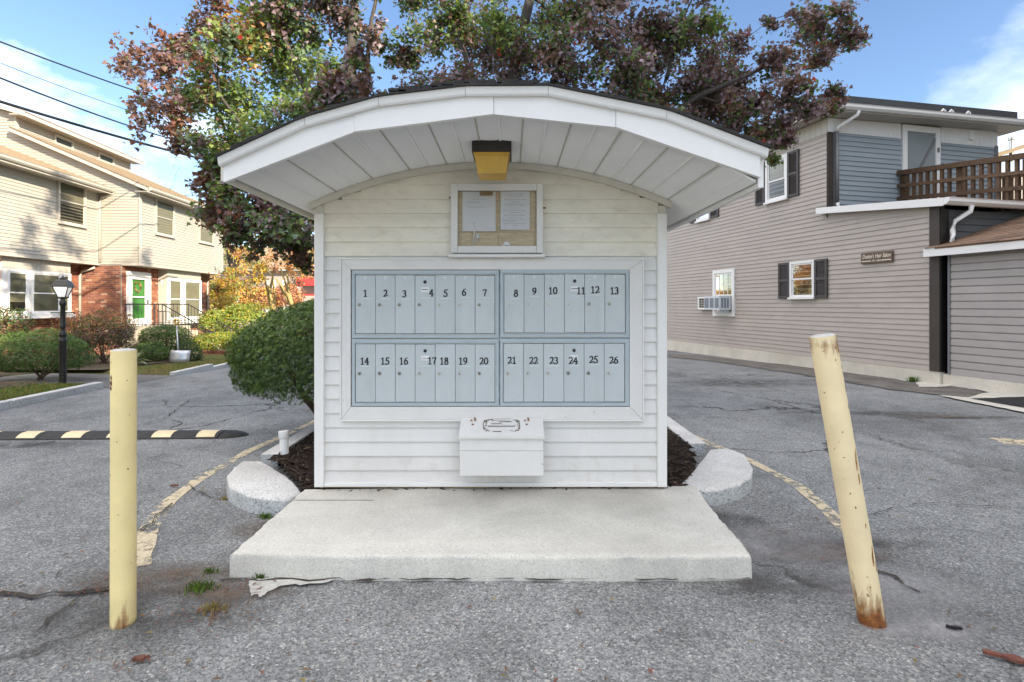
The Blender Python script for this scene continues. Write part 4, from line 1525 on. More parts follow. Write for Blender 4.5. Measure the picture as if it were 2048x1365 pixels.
# ------------------------------------------------------------------ notice case
nb = empty('notice_case', (kx(994), WY, kz(516)), 'white framed glass notice case high on the shelter wall', 'notice board')
na, nb_, nc, ne = kx(903.5), kx(1085), kz(508), kz(371.5)
ga, gb, gc, ge = kx(917), kx(1072.5), kz(494), kz(385)
Yn = WY - .062
for (x0, x1, z0, z1) in ((na, ga, nc, ne), (gb, nb_, nc, ne), (ga + .001, gb - .001, ge, ne), (ga + .001, gb - .001, nc, gc)):
    MB().cbox(x0, x1, Yn, Yn + .024, z0, z1, .003).build('frame_rail', M['oldwhite'], nb)
mb = MB()
mb.box(na + .004, na + .02, Yn + .025, WY + .01, nc, ne - .003); mb.box(nb_ - .02, nb_ - .004, Yn + .025, WY + .01, nc, ne - .003)
mb.box(na + .02, nb_ - .02, Yn + .025, WY + .01, ne - .02, ne - .003); mb.box(na + .02, nb_ - .02, Yn + .025, WY + .01, nc, nc + .014)
mb.build('case_box', M['oldwhite'], nb)
mxp = kx(997)
for (x0, x1, z0, z1) in ((ga - .01, mxp - .001, gc - .01, kz(466)), (mxp + .001, gb + .01, gc - .01, kz(466)), (ga - .01, mxp - .001, kz(466) + .002, ge + .01), (mxp + .001, gb + .01, kz(466) + .002, ge + .01)):
    MB().box(x0, x1, WY - .024, WY - .012, z0, z1).build('backing_board', M['plywood'], nb)
MB().add([(ga - .004, Yn + .013, gc - .004), (gb + .004, Yn + .013, gc - .004), (gb + .004, Yn + .013, ge + .004), (ga - .004, Yn + .013, ge + .004)], [(0, 1, 2, 3)]).build('glass_pane', M['glass_notice'], nb)
MB().cbox(kx(899), kx(1089), Yn - .026, WY + .01, kz(517), kz(510.5), .004).build('sill', M['oldwhite'], nb)
for (px, py) in ((902.5, 398), (1087.5, 418.5)):
    mb = MB(); mb.tube([(kx(px) - .012, Yn + .02, kz(py)), (kx(px) + .012, Yn + .02, kz(py))], .006, 8); mb.build('hinge', M['rust'], nb)


def sheet_paper(name, label, x0, x1, z0, z1, y, seed, lines, curl=.006, slack=0.0):
    root = None
    mb = MB()
    rr = random.Random(seed)
    nx, nz = 8, 10
    for j in range(nz + 1):
        for i in range(nx + 1):
            u, v = i / nx, j / nz
            mb.v.append((x0 + (x1 - x0) * u, y - curl * abs(math.sin(u * 3 + v * 4 + seed)) - slack * rr.random() - (.012 * max(0, .25 - v) * max(0, .3 - u) * 8), z0 + (z1 - z0) * v))
    for j in range(nz):
        for i in range(nx):
            q = j * (nx + 1) + i
            mb.f.append((q, q + 1, q + nx + 2, q + nx + 1)); mb.m.append(0)
    o = mb.build(name, M['paper'], None, True)
    tag(o, label, 'paper notice')
    mb = MB()
    for (z, a, b) in lines:
        x = a
        while x < b:
            w = rr.uniform(.008, .022)
            xe = min(x + w, b)
            zz = z0 + (z1 - z0) * z
            for (p, q) in ((x0 + (x1 - x0) * x, x0 + (x1 - x0) * xe),):
                mb.add([(p, y - curl - slack - .004, zz), (q, y - curl - slack - .004, zz), (q, y - curl - slack - .004, zz + .0028), (p, y - curl - slack - .004, zz + .0028)], [(0, 1, 2, 3)])
            x = xe + .012
    mb.build('print', M['greyink'], o)
    return o


pp = sheet_paper('paper_notice', 'crinkled sheet in a plastic sleeve at the left inside the notice case', kx(926), kx(991.5), kz(464.5), kz(386), WY - .030, 3,
                 [(.80, .3, .7), (.72, .12, .55), (.60, .15, .7)], .004, .006)
mb = MB(); mb.box(kx(960), kx(986), WY - .0445, WY - .0435, kz(394.5), kz(386.5)); mb.build('brown_tape', M['oldwood'], pp)
ln = [(.93, .25, .8), (.88, .22, .78)] + [(.78 - .0, .12, .9), (.72, .35, .65), (.66, .1, .9), (.63, .2, .8), (.56, .38, .62), (.50, .1, .88), (.44, .35, .68), (.37, .12, .85), (.30, .3, .75), (.25, .06, .9), (.21, .06, .55), (.15, .1, .9), (.10, .4, .6)]
sheet_paper('paper_notice', 'printed page of centred text lines at the right inside the notice case', kx(1001.5), kx(1059), kz(461.5), kz(385.5), WY - .034, 5, ln, .003)
# key on a pin, folded slip
key = empty('key', (kx(955.5), WY - .03, kz(474)), 'small dark key hanging under the crinkled sheet in the case', 'key')
mb = MB(); c = (kx(955.5), kz(473.5))
mb.prism([(c[0] + .016 * math.cos(R(20 * i)), c[1] + .016 * math.sin(R(20 * i))) for i in range(18)], lambda p, q: (p[0], q, p[1]), WY - .031, WY - .028)
recalc(mb.build('bow', M['lockmetal'], key))
mb = MB(); mb.box(c[0] - .010, c[0] - .006, WY - .030, WY - .028, c[1] - .045, c[1] - .014); mb.box(c[0] + .006, c[0] + .010, WY - .030, WY - .028, c[1] - .043, c[1] - .014)
mb.build('blade', M['lockmetal'], key)
mb = MB(); mb.tube([(kx(948.5), WY - .05, kz(447)), (kx(951), WY - .05, kz(460)), (kx(948), WY - .045, kz(475)), (kx(946.5), WY - .045, kz(494.5))], .0035, 6)
tag(mb.build('string', M['sticker'], None, True), 'cream cord hanging in front of the left sheet in the case', 'cord')
mb = MB()
mb.add([(kx(1004), WY - .05, kz(494.3)), (kx(1011), WY - .045, kz(484)), (kx(1017), WY - .05, kz(487)), (kx(1023), WY - .04, kz(494.3)), (kx(1012), WY - .06, kz(491))], [(0, 4, 1), (1, 4, 2), (2, 4, 3), (0, 3, 4)])
tag(mb.build('paper_scrap', M['sticker']), 'crumpled white scrap at the bottom of the notice case', 'paper scrap')

# ------------------------------------------------------------------ drop box under the mailboxes
dbx = empty('drop_box', (kx(1003), WY - .10, kz(953)), 'white wooden drop box with sloping lid and peeling paint under the mailboxes', 'drop box')
x0, x1 = kx(921.5), kx(1086.5)
zb0, zt0 = kz(946) , kz(873)
Yx = WY - .17
sc = (WY - .17) / WY
zf = lambda py, y: CAMZ + (HZ - py) * y / F
xf = lambda px, y: (px - 1024) * y / F
yb = WY - .16
bx0, bx1 = xf(919.5, yb), xf(1087.5, yb)
zlo, zmid, zhi = zf(953, yb), zf(903, yb), zf(875, yb)
mb = MB(); mb.cbox(bx0, bx1, yb, WY - .02, zlo, zmid - .001, .004); mb.build('lower_front', M['oldwhite'], dbx)
mb = MB(); mb.cbox(bx0 + .001, bx1 - .001, yb + .003, WY - .02, zmid + .001, zhi, .003); mb.build('upper_front', M['oldwhite'], dbx)
zl1 = zf(874, yb - .015); zl2 = kz(834)
mb = MB()
mb.hexa([(bx0 - .004, yb - .016, zl1 - .012), (bx1 + .002, yb - .016, zl1 - .012), (bx1 + .002, WY - .024, zl2 - .018), (bx0 - .004, WY - .024, zl2 - .018),
         (bx0 - .004, yb - .016, zl1 + .006), (bx1 + .002, yb - .016, zl1 + .006), (bx1 + .002, WY - .024, zl2), (bx0 - .004, WY - .024, zl2)])
lid = mb.build('lid', M['oldwhite'], dbx)
# slot outline worn into the lid: rings of scraped wood
def lidpt(u, v, up=.0015):
    y = (yb - .016) + (WY - .024 - yb + .016) * v
    return (bx0 + (bx1 - bx0) * u, y, zl1 + .006 + (zl2 - zl1 - .006) * v + up)
mb = MB()
rr = random.Random(9)
def ring(u0, u1, v0, v1, w):
    path = []
    for k in range(40):
        a = 2 * math.pi * k / 40
        c, s = math.cos(a), math.sin(a)
        e = .35
        path.append(((u0 + u1) / 2 + (u1 - u0) / 2 * math.copysign(abs(c) ** e, c) + rr.uniform(-.004, .004), (v0 + v1) / 2 + (v1 - v0) / 2 * math.copysign(abs(s) ** e, s) + rr.uniform(-.03, .03)))
    for k in range(40):
        if rr.random() < .12: continue
        p, q = path[k], path[(k + 1) % 40]
        w1 = w * rr.uniform(.3, 1.3)
        cx, cy = (u0 + u1) / 2, (v0 + v1) / 2
        f = 1 - w1
        mb.add([lidpt(*p), lidpt(*q), lidpt(cx + (q[0] - cx) * f, cy + (q[1] - cy) * f), lidpt(cx + (p[0] - cx) * f, cy + (p[1] - cy) * f)], [(0, 1, 2, 3)])
ring(.27, .72, .22, .90, .15)
ring(.30, .70, .50, .82, .10)
ring(.29, .71, .28, .56, .07)
for (u0, u1, v) in ((.37, .50, .62), (.33, .66, .46), (.46, .62, .72)):
    mb.add([lidpt(u0, v), lidpt(u1, v + .02), lidpt(u1, v + .06), lidpt(u0, v + .05)], [(0, 1, 2, 3)])
mb.build('worn_slot', M['worn_wood'], lid)
for (u, w) in ((.145, .03), (.80, .03)):
    mb = MB()
    for (du, dv) in ((-.02, .82), (.025, .84), (0, .60), (.02, .93)):
        c = lidpt(u + du, dv, .004)
        mb.box(c[0] - .006, c[0] + .006, c[1] - .008, c[1] + .008, c[2] - .004, c[2] + .002)
    mb.build('hinge', M['rust'], dbx)

# ------------------------------------------------------------------ soffit lamp
ly = 3.25
ls = F / ly
lx = lambda px: (px - 1024) / ls
lz = lambda py: CAMZ + (HZ - py) / ls
lamp = empty('ceiling_lamp', (lx(983), ly + .1, lz(272)), 'square lamp with amber lens and dark housing under the arched soffit', 'lamp')
mb = MB(); mb.cbox(lx(943.5), lx(1023), ly, ly + .235, lz(304), lz(273), .006); mb.build('housing', M['bronze'], lamp)
a0, a1, b0, b1 = lx(947), lx(1019), lx(955), lx(1011)
mb = MB()
mb.box(a0, a1, ly + .004, ly + .23, lz(310), lz(304))
mb.hexa([(b0, ly + .025, lz(345)), (b1, ly + .025, lz(345)), (b1, ly + .21, lz(345)), (b0, ly + .21, lz(345)), (a0 + .006, ly + .01, lz(310)), (a1 - .006, ly + .01, lz(310)), (a1 - .006, ly + .225, lz(310)), (a0 + .006, ly + .225, lz(310))])
mb.build('lens', M['lens'], lamp)

# ------------------------------------------------------------------ bollards
def bollard(label, base, top, r, mat, seed):
    root = empty('bollard', base, label, 'bollard', 'yellow steel bollards guarding the shelter')
    b, t = Vector(base), Vector(top)
    d = (t - b)
    mb = MB()
    rr = random.Random(seed)
    pts = [b - d * .06, b, b + d * .02] + [b + d * (k / 12) for k in range(1, 13)]
    mb.tube(pts, [r] * len(pts), 40)
    o = smooth_by_angle(mb.build('pipe', mat, root), 40)
    dn = d.normalized()
    mb = MB()
    mb.tube([t - dn * .004, t + dn * .001, t + dn * .005, t + dn * .007], [r * .93, r * .93, r * .8, r * .45], 32)
    smooth_by_angle(mb.build('fill_cap', M['cap'], root), 60)
    return root


bollard('upright pale yellow steel bollard at the left with rust at its foot', (-1.708, 2.375, 0), (-1.706, 2.375, 1.20), .0485, M['bollard'], 1)
bollard('leaning cream bollard at the right, rusty at top and foot', (1.583, 2.375, 0), (1.375, 2.395, 1.262), .0535, M['bollard_pale'], 2)
# chip of bare primer on the left one
mb = MB()
rr = random.Random(5)
for (px, py, w, h) in ((236, 756, 5, 10), (235, 768, 8, 12), (234, 778, 8, 9), (228, 708, 3, 8), (236, 725, 2, 4), (233, 952, 3, 3), (252, 884, 2, 3)):
    n = 10
    cx, cz = px, py
    ring_ = []
    for k in range(n):
        a = 6.283 * k / n
        X = (cx + math.cos(a) * w * .5 * rr.uniform(.7, 1.2) - 248.5) / 27.5
        X = max(-.95, min(.95, X))
        zz = CAMZ + (HZ - (cz + math.sin(a) * h * .5 * rr.uniform(.8, 1.2))) * 2.33 / F
        ring_.append((-1.707 + X * .0491, 2.375 - math.sqrt(1 - X * X) * .0491, zz))
    mb.add(ring_, [tuple(range(n))])
chip = mb.build('paint_chip', M['oldwood'])
M['primer'] = paint('primer', (0.16, 0.055, 0.035), 0.8, 0.4, scale=60)
chip.data.materials[0] = M['primer']
for o in bpy.data.objects:
    if o.name == 'bollard':
        chip.parent = o
        chip.location = Vector((0, 0, 0)) - ORI['bollard']

# rust scabs down the leaning post's right side
mb = MB()
rr = random.Random(8)
for (px, py, w, h) in ((1672, 686, 9, 12), (1674, 700, 6, 14), (1664, 676, 7, 6), (1680, 735, 4, 8), (1686, 775, 4, 16), (1690, 812, 3, 10), (1699, 915, 6, 42), (1703, 950, 4, 22), (1712, 1040, 3, 10), (1726, 1098, 6, 40), (1735, 1120, 4, 26), (1660, 720, 3, 4), (1690, 1005, 3, 5), (1668, 860, 3, 4), (1714, 1158, 3, 5)):
    n = 12
    ring_ = []
    for k in range(n):
        a = 6.283 * k / n
        X0, Y0 = px + math.cos(a) * w * .5 * rr.uniform(.6, 1.25), py + math.sin(a) * h * .5 * rr.uniform(.75, 1.2)
        f = (1240 - Y0) / (1240 - 675)
        axis = 1733 + (1648 - 1733) * f
        X = max(-.97, min(.97, (X0 - axis) / 29.5))
        c = Vector((1.583, 2.375, 0)).lerp(Vector((1.375, 2.395, 1.262)), min(.985, f))
        ring_.append((c.x + X * .0541, c.y - math.sqrt(1 - X * X) * .0541, c.z))
    mb.add(ring_, [tuple(range(n))])
post2 = bpy.data.objects['bollard.001']
mb.build('rust_scab', M['rust'], post2, kind='stuff')

# ------------------------------------------------------------------ vent pipe in the mulch
vp = empty('drain_pipe', (-1.985, 4.72, .10), 'short white plastic pipe with cap standing in the mulch left of the shelter', 'pipe')
b, t = Vector((-1.975, 4.70, .06)), Vector((-1.995, 4.72, .30))
mb = MB(); mb.tube([b, t], .036, 24); smooth_by_angle(mb.build('pipe', M['pvc'], vp), 40)
d = (t - b).normalized()
mb = MB(); mb.tube([t - d * .065, t - d * .06, t - d * .004, t], [.040, .043, .043, .038], 24); smooth_by_angle(mb.build('cap', M['pvc'], vp), 40)

# ------------------------------------------------------------------ speed hump across the lane
hump = empty('speed_hump', (-4.2, 5.78, 0), 'black rubber speed hump with yellow bars across the left lane', 'speed hump')
prof = [(-.16, 0), (-.155, .012), (-.10, .036), (-.04, .049), (.04, .049), (.10, .036), (.155, .012), (.16, 0)]
HA = R(1.5)
def hp(s, q, z):       # s along the hump, q across
    return (-2.86 - s * math.cos(HA), 5.80 + q + s * math.sin(-HA), z + gz(-4, 5.8))
s = .22
seg = .92
for k in range(6):
    mb = MB()
    a, b = s + .004, s + seg - .004
    n = len(prof)
    vs = [hp(a, q, z) for q, z in prof] + [hp(b, q, z) for q, z in prof]
    mb.add(vs, [(i, i + 1, n + i + 1, n + i) for i in range(n - 1)] + [tuple(range(n)), tuple(range(2 * n - 1, n - 1, -1))])
    body = recalc(mb.build('hump_section', M['rubber'], hump))
    for (u0, u1) in ((.03, .22), (.48, .68)):
        mb = MB()
        pf = [(-.145, .0195), (-.10, .0395), (-.045, .0515), (.035, .0515)]
        n = len(pf)
        sk = .03
        vs = [hp(a + u0 + sk * i / 3, q, z) for i, (q, z) in enumerate(pf)] + [hp(a + u1 + sk * i / 3, q, z) for i, (q, z) in enumerate(pf)]
        mb.add(vs, [(i, i + 1, n + i + 1, n + i) for i in range(n - 1)])
        mb.build('yellow_bar', M['humpyellow'], body)
    s += seg
mb = MB()
vs = []
m = 7
for j in range(m):
    a = j / (m - 1)
    w = math.cos(a * math.pi / 2) ** .6
    for q, z in prof: vs.append(hp(.212 - a * .25, q * max(.05, w), z * max(.1, w)))
n = len(prof)
mb.add(vs, [(j * n + i, j * n + i + 1, (j + 1) * n + i + 1, (j + 1) * n + i) for j in range(m - 1) for i in range(n - 1)])
smooth_by_angle(recalc(mb.build('end_cap', M['rubber'], hump)), 50)
M['door_glass'] = glassmat('clear_door_glass', (0.95, 0.97, 0.95), 0.0, 1.2)


# ------------------------------------------------------------------ trees and yew behind the shelter
def cl(px, py, rpx, d, pal, den=1.0):
    return (P(px, py, d), rpx * d / F, pal, den)


rr = random.Random(21)
left_cl = []
for (px, py, r, pal, den) in [
    (285, 90, 44, 'R', .34), (266, 150, 46, 'R', .4), (300, 205, 54, 'R', .5), (350, 232, 48, 'R', .55), (275, 245, 40, 'R', .34), (330, 130, 50, 'R', .55), (400, 50, 40, 'R', .45), (430, 8, 38, 'R', .45), (258, 115, 24, 'R', .25),
    (370, 85, 46, 'R', .8), (420, 140, 62, 'G', 1), (480, 95, 66, 'O', 1.1), (520, 55, 60, 'O', 1.1), (455, 70, 46, 'G', .8), (560, 95, 50, 'G', .9), (560, 150, 72, 'G', 1.3), (480, 200, 74, 'G', 1.4), (400, 195, 50, 'G', 1), (600, 220, 74, 'G', 1.4), (540, 275, 70, 'G', 1.3),
    (460, 270, 60, 'G', 1.2), (640, 130, 66, 'G', 1.1), (655, 250, 50, 'M', 1.2), (605, 60, 62, 'M', 1.1), (560, 8, 60, 'M', 1.1), (650, 15, 56, 'P', 1.1), (395, 290, 34, 'M', .7), (440, 335, 46, 'M', 1.1), (500, 330, 55, 'M', 1.2), (345, 285, 26, 'R', .5),
    (440, 412, 50, 'M', 1.1), (500, 435, 60, 'R', 1.1), (560, 460, 54, 'M', 1.2), (600, 430, 48, 'D', 1.2), (545, 400, 55, 'R', 1.1), (470, 465, 36, 'D', .8), (612, 480, 36, 'D', 1.1), (400, 370, 30, 'R', .5), (520, 490, 30, 'D', .7), (455, 380, 40, 'M', .8), (600, 520, 26, 'D', .6), (440, 440, 30, 'R', .6),
    (700, 40, 42, 'P', .6), (690, 160, 46, 'P', .8), (745, 180, 36, 'P', .6), (765, 110, 24, 'M', .25), (760, 60, 28, 'P', .3), (640, 190, 55, 'M', 1), (720, 110, 30, 'P', .4),
    (600, -70, 95, 'M', 1.2), (480, -60, 80, 'O', .9), (700, -90, 85, 'P', 1), (540, -170, 95, 'G', 1), (640, -220, 95, 'M', 1), (740, -170, 70, 'P', .8), (600, -320, 80, 'O', .9), (520, -270, 70, 'O', .7), (440, -190, 70, 'O', .8), (660, -420, 80, 'M', .8), (560, -440, 80, 'O', .8), (480, -380, 70, 'O', .7), (740, -350, 80, 'M', .8), (620, -540, 80, 'O', .8), (720, -520, 70, 'M', .7), (660, -640, 70, 'O', .7), (540, -560, 60, 'O', .5), (600, -680, 70, 'O', .7), (700, -720, 70, 'O', .7), (640, -800, 60, 'O', .6), (520, -680, 55, 'O', .5), (460, -520, 60, 'O', .6), (760, -620, 60, 'M', .6), (410, -330, 60, 'O', .6)]:
    left_cl.append(cl(px + rr.uniform(-6, 6), py + rr.uniform(-6, 6), r, 7.3 + rr.uniform(-.75, 1.0), pal, den))
B1 = (-1.62, 7.5, gz(-1.6, 7.5) + .05)
grow('maple_tree', 'turning maple with green and rust red leaves behind the shelter\'s left half', B1,
     [([B1, (-1.72, 7.5, 1.3), (-1.95, 7.45, 2.6), (-2.19, 7.4, 4.3), (-2.20, 7.5, 5.9), (-2.3, 7.6, 7.6), (-2.4, 7.7, 9.0)], .11, .03),
      ([(-1.72, 7.5, 1.3), (-2.3, 7.3, 2.3), (-3.1, 7.1, 3.2), (-3.9, 7.2, 4.2)], .06, .018),
      ([(-2.15, 7.42, 3.9), (-2.02, 7.5, 4.7), (-1.86, 7.55, 6.0)], .045, .02),
      ([(-1.95, 7.45, 2.6), (-2.6, 7.4, 3.7), (-3.1, 7.4, 5.0), (-3.3, 7.6, 6.4)], .06, .02)],
     left_cl, .098, M['bark'], 5, per=50, twigs=17)
right_cl = []
for (px, py, r, pal, den) in [
    (835, 75, 52, 'M', 1), (870, 150, 62, 'P', 1.2), (815, 120, 38, 'M', .7), (900, 35, 64, 'M', 1.2), (960, 110, 70, 'P', 1.3), (1000, 40, 64, 'G', 1.1), (1050, 125, 70, 'P', 1.3), (1100, 45, 70, 'M', 1.2), (1150, 135, 70, 'P', 1.3),
    (800, 195, 34, 'P', .7), (840, 10, 46, 'M', .8), (1195, 60, 70, 'P', 1.2), (1240, 165, 68, 'M', 1.3), (1290, 95, 62, 'P', 1.2), (1262, 50, 56, 'P', 1.1), (1262, 125, 52, 'P', 1), (1225, 5, 50, 'P', 1), (1330, 130, 50, 'P', 1), (1400, 210, 44, 'P', .9), (1100, 90, 60, 'M', 1), (1010, 100, 60, 'P', 1), (930, 75, 56, 'M', 1), (1150, 30, 50, 'M', .9), (1500, 220, 34, 'P', .6), (1300, 205, 58, 'D', 1.3), (1345, 60, 56, 'P', 1.1), (1395, 40, 56, 'M', 1), (1420, 120, 60, 'P', 1.2), (1380, 170, 60, 'P', 1.2),
    (1440, 200, 52, 'P', 1.1), (1470, 70, 42, 'P', .7), (1350, 250, 42, 'D', 1.1), (1425, 255, 44, 'P', 1), (1480, 160, 45, 'P', .9), (1475, 240, 40, 'P', .8),
    (1555, 115, 48, 'P', .9), (1615, 65, 44, 'P', .8), (1675, 28, 36, 'P', .7), (1690, 85, 32, 'P', .6), (1590, 170, 46, 'P', .8), (1530, 200, 46, 'P', .9), (1640, 125, 38, 'P', .7), (1665, 180, 24, 'P', .4), (1560, 235, 36, 'P', .7),
    (1622, 212, 26, 'P', .5), (1672, 214, 22, 'P', .4), (1580, 272, 26, 'P', .5), (1545, 305, 18, 'G', .4), (1720, 55, 18, 'P', .3), (1590, 20, 20, 'P', .25), (1505, 280, 30, 'P', .5), (1000, 200, 60, 'P', 1), (1120, 210, 60, 'P', 1), (900, 200, 50, 'P', 1),
    (900, -80, 90, 'M', 1.1), (1040, -70, 95, 'M', 1.1), (1180, -70, 95, 'P', 1.1), (1320, -60, 85, 'P', 1), (1440, -40, 60, 'P', .8), (980, -190, 100, 'G', 1), (1120, -210, 100, 'M', 1), (1260, -180, 90, 'P', .9), (1050, -330, 90, 'O', .9), (1170, -320, 80, 'M', .8), (960, -440, 90, 'M', .9), (1090, -460, 90, 'O', .8), (880, -340, 80, 'M', .8), (1010, -580, 80, 'O', .7), (1120, -580, 70, 'M', .6), (1280, -330, 70, 'P', .7)]:
    right_cl.append(cl(px + rr.uniform(-6, 6), py + rr.uniform(-6, 6), r, 7.6 + rr.uniform(-.8, 1.1), pal, den))
B2 = (.30, 8.1, gz(.3, 8.1) + .05)
grow('purple_maple_tree', 'maple with dark purple leaves spreading over the shelter\'s right half', B2,
     [([B2, (.28, 8.1, 1.6), (.15, 8.0, 3.0), (.0, 7.9, 4.6), (.25, 7.9, 5.9), (.3, 8.0, 7.6), (.15, 8.0, 9.0)], .14, .035),
      ([(.28, 8.1, 1.6), (.9, 7.9, 2.8), (1.7, 7.6, 3.7), (2.6, 7.5, 4.3), (3.5, 7.5, 4.7)], .09, .022),
      ([(.15, 8.0, 3.0), (.5, 7.8, 4.4), (1.0, 7.8, 5.6), (1.3, 7.9, 6.8)], .07, .025),
      ([(.1, 8.0, 3.4), (-.5, 7.8, 4.4), (-.9, 7.8, 5.6)], .06, .02),
      ([(1.7, 7.6, 3.7), (2.2, 7.6, 4.6), (2.5, 7.8, 5.6)], .045, .018)],
     right_cl, .092, M['bark'], 6, per=52, twigs=18)

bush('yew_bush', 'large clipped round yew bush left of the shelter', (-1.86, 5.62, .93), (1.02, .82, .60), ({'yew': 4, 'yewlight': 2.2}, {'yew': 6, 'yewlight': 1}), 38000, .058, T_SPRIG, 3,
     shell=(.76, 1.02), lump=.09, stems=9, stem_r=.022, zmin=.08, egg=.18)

# ------------------------------------------------------------------ house at the right
C0 = Vector((7.49, 9.46))
U = Vector((-.2457, .9693)).normalized()
N = Vector((-U.y, U.x))                # outward, towards the lane
FV = Vector((U.y, -U.x))               # along the facades that face the camera
SW = Fr(C0, U, N)
SU = 2.426
UP = Fr(C0 + U * SU, FV, -U)
LO = Fr(C0, FV, -U)
hr = empty('salon_house', (C0.x, C0.y, 0), 'two storey taupe clapboard house with roof deck and grey garage at the right', 'house')


def fb2(mb, fr, s0, s1, t0, t1, za, zb, mi=0):
    """box whose bottom and top run from one height at s0 to another at s1"""
    return mb.hexa([fr.pt(s0, t0, za[0]), fr.pt(s1, t0, za[1]), fr.pt(s1, t1, za[1]), fr.pt(s0, t1, za[0]),
                    fr.pt(s0, t0, zb[0]), fr.pt(s1, t0, zb[1]), fr.pt(s1, t1, zb[1]), fr.pt(s0, t1, zb[0])], mi)


def fpart(name, mat, parent, fr, *boxes):
    mb = MB()
    for b in boxes: mb.fbox(fr, *b)
    return mb.build(name, mat, parent)


WL = 13.5
fpart('wall_core', M['interior'], hr, SW, (SU, WL, -4.93, -.002, -.4, 5.5), (0.002, SU - .002, -6, -.002, -.3, 3.05))
fpart('foundation', M['concrete_pale'], hr, SW, (-.01, WL, -.1, .012, -.5, .225))
# taupe boards on the long side wall
pit = .1016
rr = random.Random(31)
zz = .225
k = 0
while zz < 5.12:
    s0 = .17 if zz < 3.10 else (SU + .004 if zz > 3.36 else .17 + (zz - 3.02) / .34 * (SU - .17))
    h = min(pit, 5.15 - zz)
    seams = sorted([rr.uniform(s0 + .6, 5), rr.uniform(5.5, 8.6)]) if rr.random() < .75 else [rr.uniform(3, 8)]
    ed = [s0] + seams + [WL]
    for a, b in zip(ed, ed[1:]):
        if b - a < .1: continue
        mb = MB(); mb.lap(SW, a, b - .003, zz, h, 0, .017, .003)
        mb.build('siding_board', M['taupe'], hr)
    zz += pit
mb = MB(); fb2(mb, SW, .17, SU, -.002, .0115, (2.98, 3.24), (3.222, 3.48)); mb.build('top_board', M['taupe'], hr)
# corner posts
fpart('corner_post', M['darkbrown'], hr, SW, (-.012, .165, -.1, .03, .225, 3.12))
fpart('corner_post', M['darkbrown'], hr, SW, (SU - .02, SU + .0, -.13, .024, 3.3, 5.16))
fpart('corner_post', M['greytrim'], hr, UP, (.135, .26, -.01, .05, 3.3, 5.18))
fpart('corner_post', M['greytrim'], hr, UP, (4.85, 4.95, -.01, .03, 3.3, 5.22))
# slate blue facade of the upper storey
dl, dr = UP.s_of(1802), UP.s_of(1877)
zz = 3.28
while zz < 5.16:
    h = min(.1085, 5.185 - zz)
    for a, b in ((.262, dl - .003), (dr + .003, 4.848)):
        mb = MB(); mb.lap(UP, a, b, zz, h, 0, .02, .003); mb.build('siding_board', M['slate'], hr)
    zz += .1085
# white frieze of vertical boards, side and facade
fz0, rise = 5.18, .018
x = .0
while x < 4.94:
    b = min(x + .118, 4.945)
    if not (x < dr and b > dl):
        mb = MB(); fb2(mb, UP, x + .002, b - .002, 0, .016, (fz0, fz0), (5.48 + rise * x, 5.48 + rise * b)); mb.build('frieze_board', M['white'], hr)
    x += .118
x = SU
while x < 8.2:
    b = x + .16
    MB().fbox(SW, x + .003, b - .003, 0, .016, 5.152, 5.475).build('frieze_board', M['ivorytrim'], hr)
    x += .16
fpart('frieze_board', M['ivorytrim'], hr, SW, (8.3, WL, 0, .016, 5.152, 5.475))
# roof of the upper storey: soffit, gutter, dark edge
mb = MB()
fb2(mb, UP, -.42, 5.4, .40, -11.2, (5.485, 5.485 + rise * 5), (5.51, 5.51 + rise * 5)); mb.build('eave_soffit', M['ivorytrim'], hr)
mb = MB()
gp = [(.38, 0), (.46, .005), (.50, .05), (.50, .10), (.515, .115), (.38, .115)]
n = len(gp)
for (a, b, fr) in ((-.42, 5.42, UP),):
    vs = [fr.pt(a, t, 5.512 + z) for t, z in gp] + [fr.pt(b, t, 5.512 + rise * 5 + z) for t, z in gp]
    mb.add(vs, [(i, (i + 1) % n, n + (i + 1) % n, n + i) for i in range(n)] + [tuple(range(n)), tuple(range(2 * n - 1, n - 1, -1))])
recalc(mb.build('gutter', M['white'], hr))
mb = MB()
fb2(mb, UP, -.30, 5.15, .30, -11.0, (5.66, 5.66 + rise * 5), (5.87, 5.87 + rise * 5)); mb.build('roof', M['membrane'], hr)
mb = MB()
mb.fbox(SW, SU - .1, WL, .36, .42, 5.512, 5.60); mb.build('side_fascia', M['ivorytrim'], hr)
for u in (2.62, 2.85, 3.35):
    mb = MB()
    mb.tube([UP.pt(u, .44, 5.64 + rise * u), UP.pt(u + .05, .46, 5.70 + rise * u), UP.pt(u + .14, .42, 5.70 + rise * u), UP.pt(u + .17, .42, 5.64 + rise * u)], .022, 6)
    mb.build('gutter_bracket', M['white'], hr, True)
# screen door
zt_ = 5.50
mb = MB()
mb.fbox(UP, dl, dl + .13, 0, .05, 3.3, zt_); mb.fbox(UP, dr - .13, dr, 0, .05, 3.3, zt_); mb.fbox(UP, dl + .13, dr - .13, 0, .05, 5.36, zt_)
door = mb.build('deck_door', M['white'], hr)
MB().fbox(UP, dl + .13, dr - .13, .004, .014, 3.3, 5.36).build('screen', M['screen'], door)
mb = MB()
mb.hexa([UP.pt(dr - .14, .02, 5.27), UP.pt(dr - .14, .035, 5.27), UP.pt(dr - .14, .035, 5.17), UP.pt(dr - .14, .02, 5.17),
         UP.pt(dl + .14, .02, 4.0), UP.pt(dl + .14, .035, 4.0), UP.pt(dl + .14, .035, 3.9), UP.pt(dl + .14, .02, 3.9)])
mb.build('diagonal_brace', M['greytrim'], door)
MB().fbox(UP, dr - .10, dr - .06, .05, .08, 4.93, 5.03).build('handle', M['greytrim'], door)
fpart('vent_cover', M['white'], hr, UP, (4.0, 4.13, .017, .07, 5.30, 5.52))
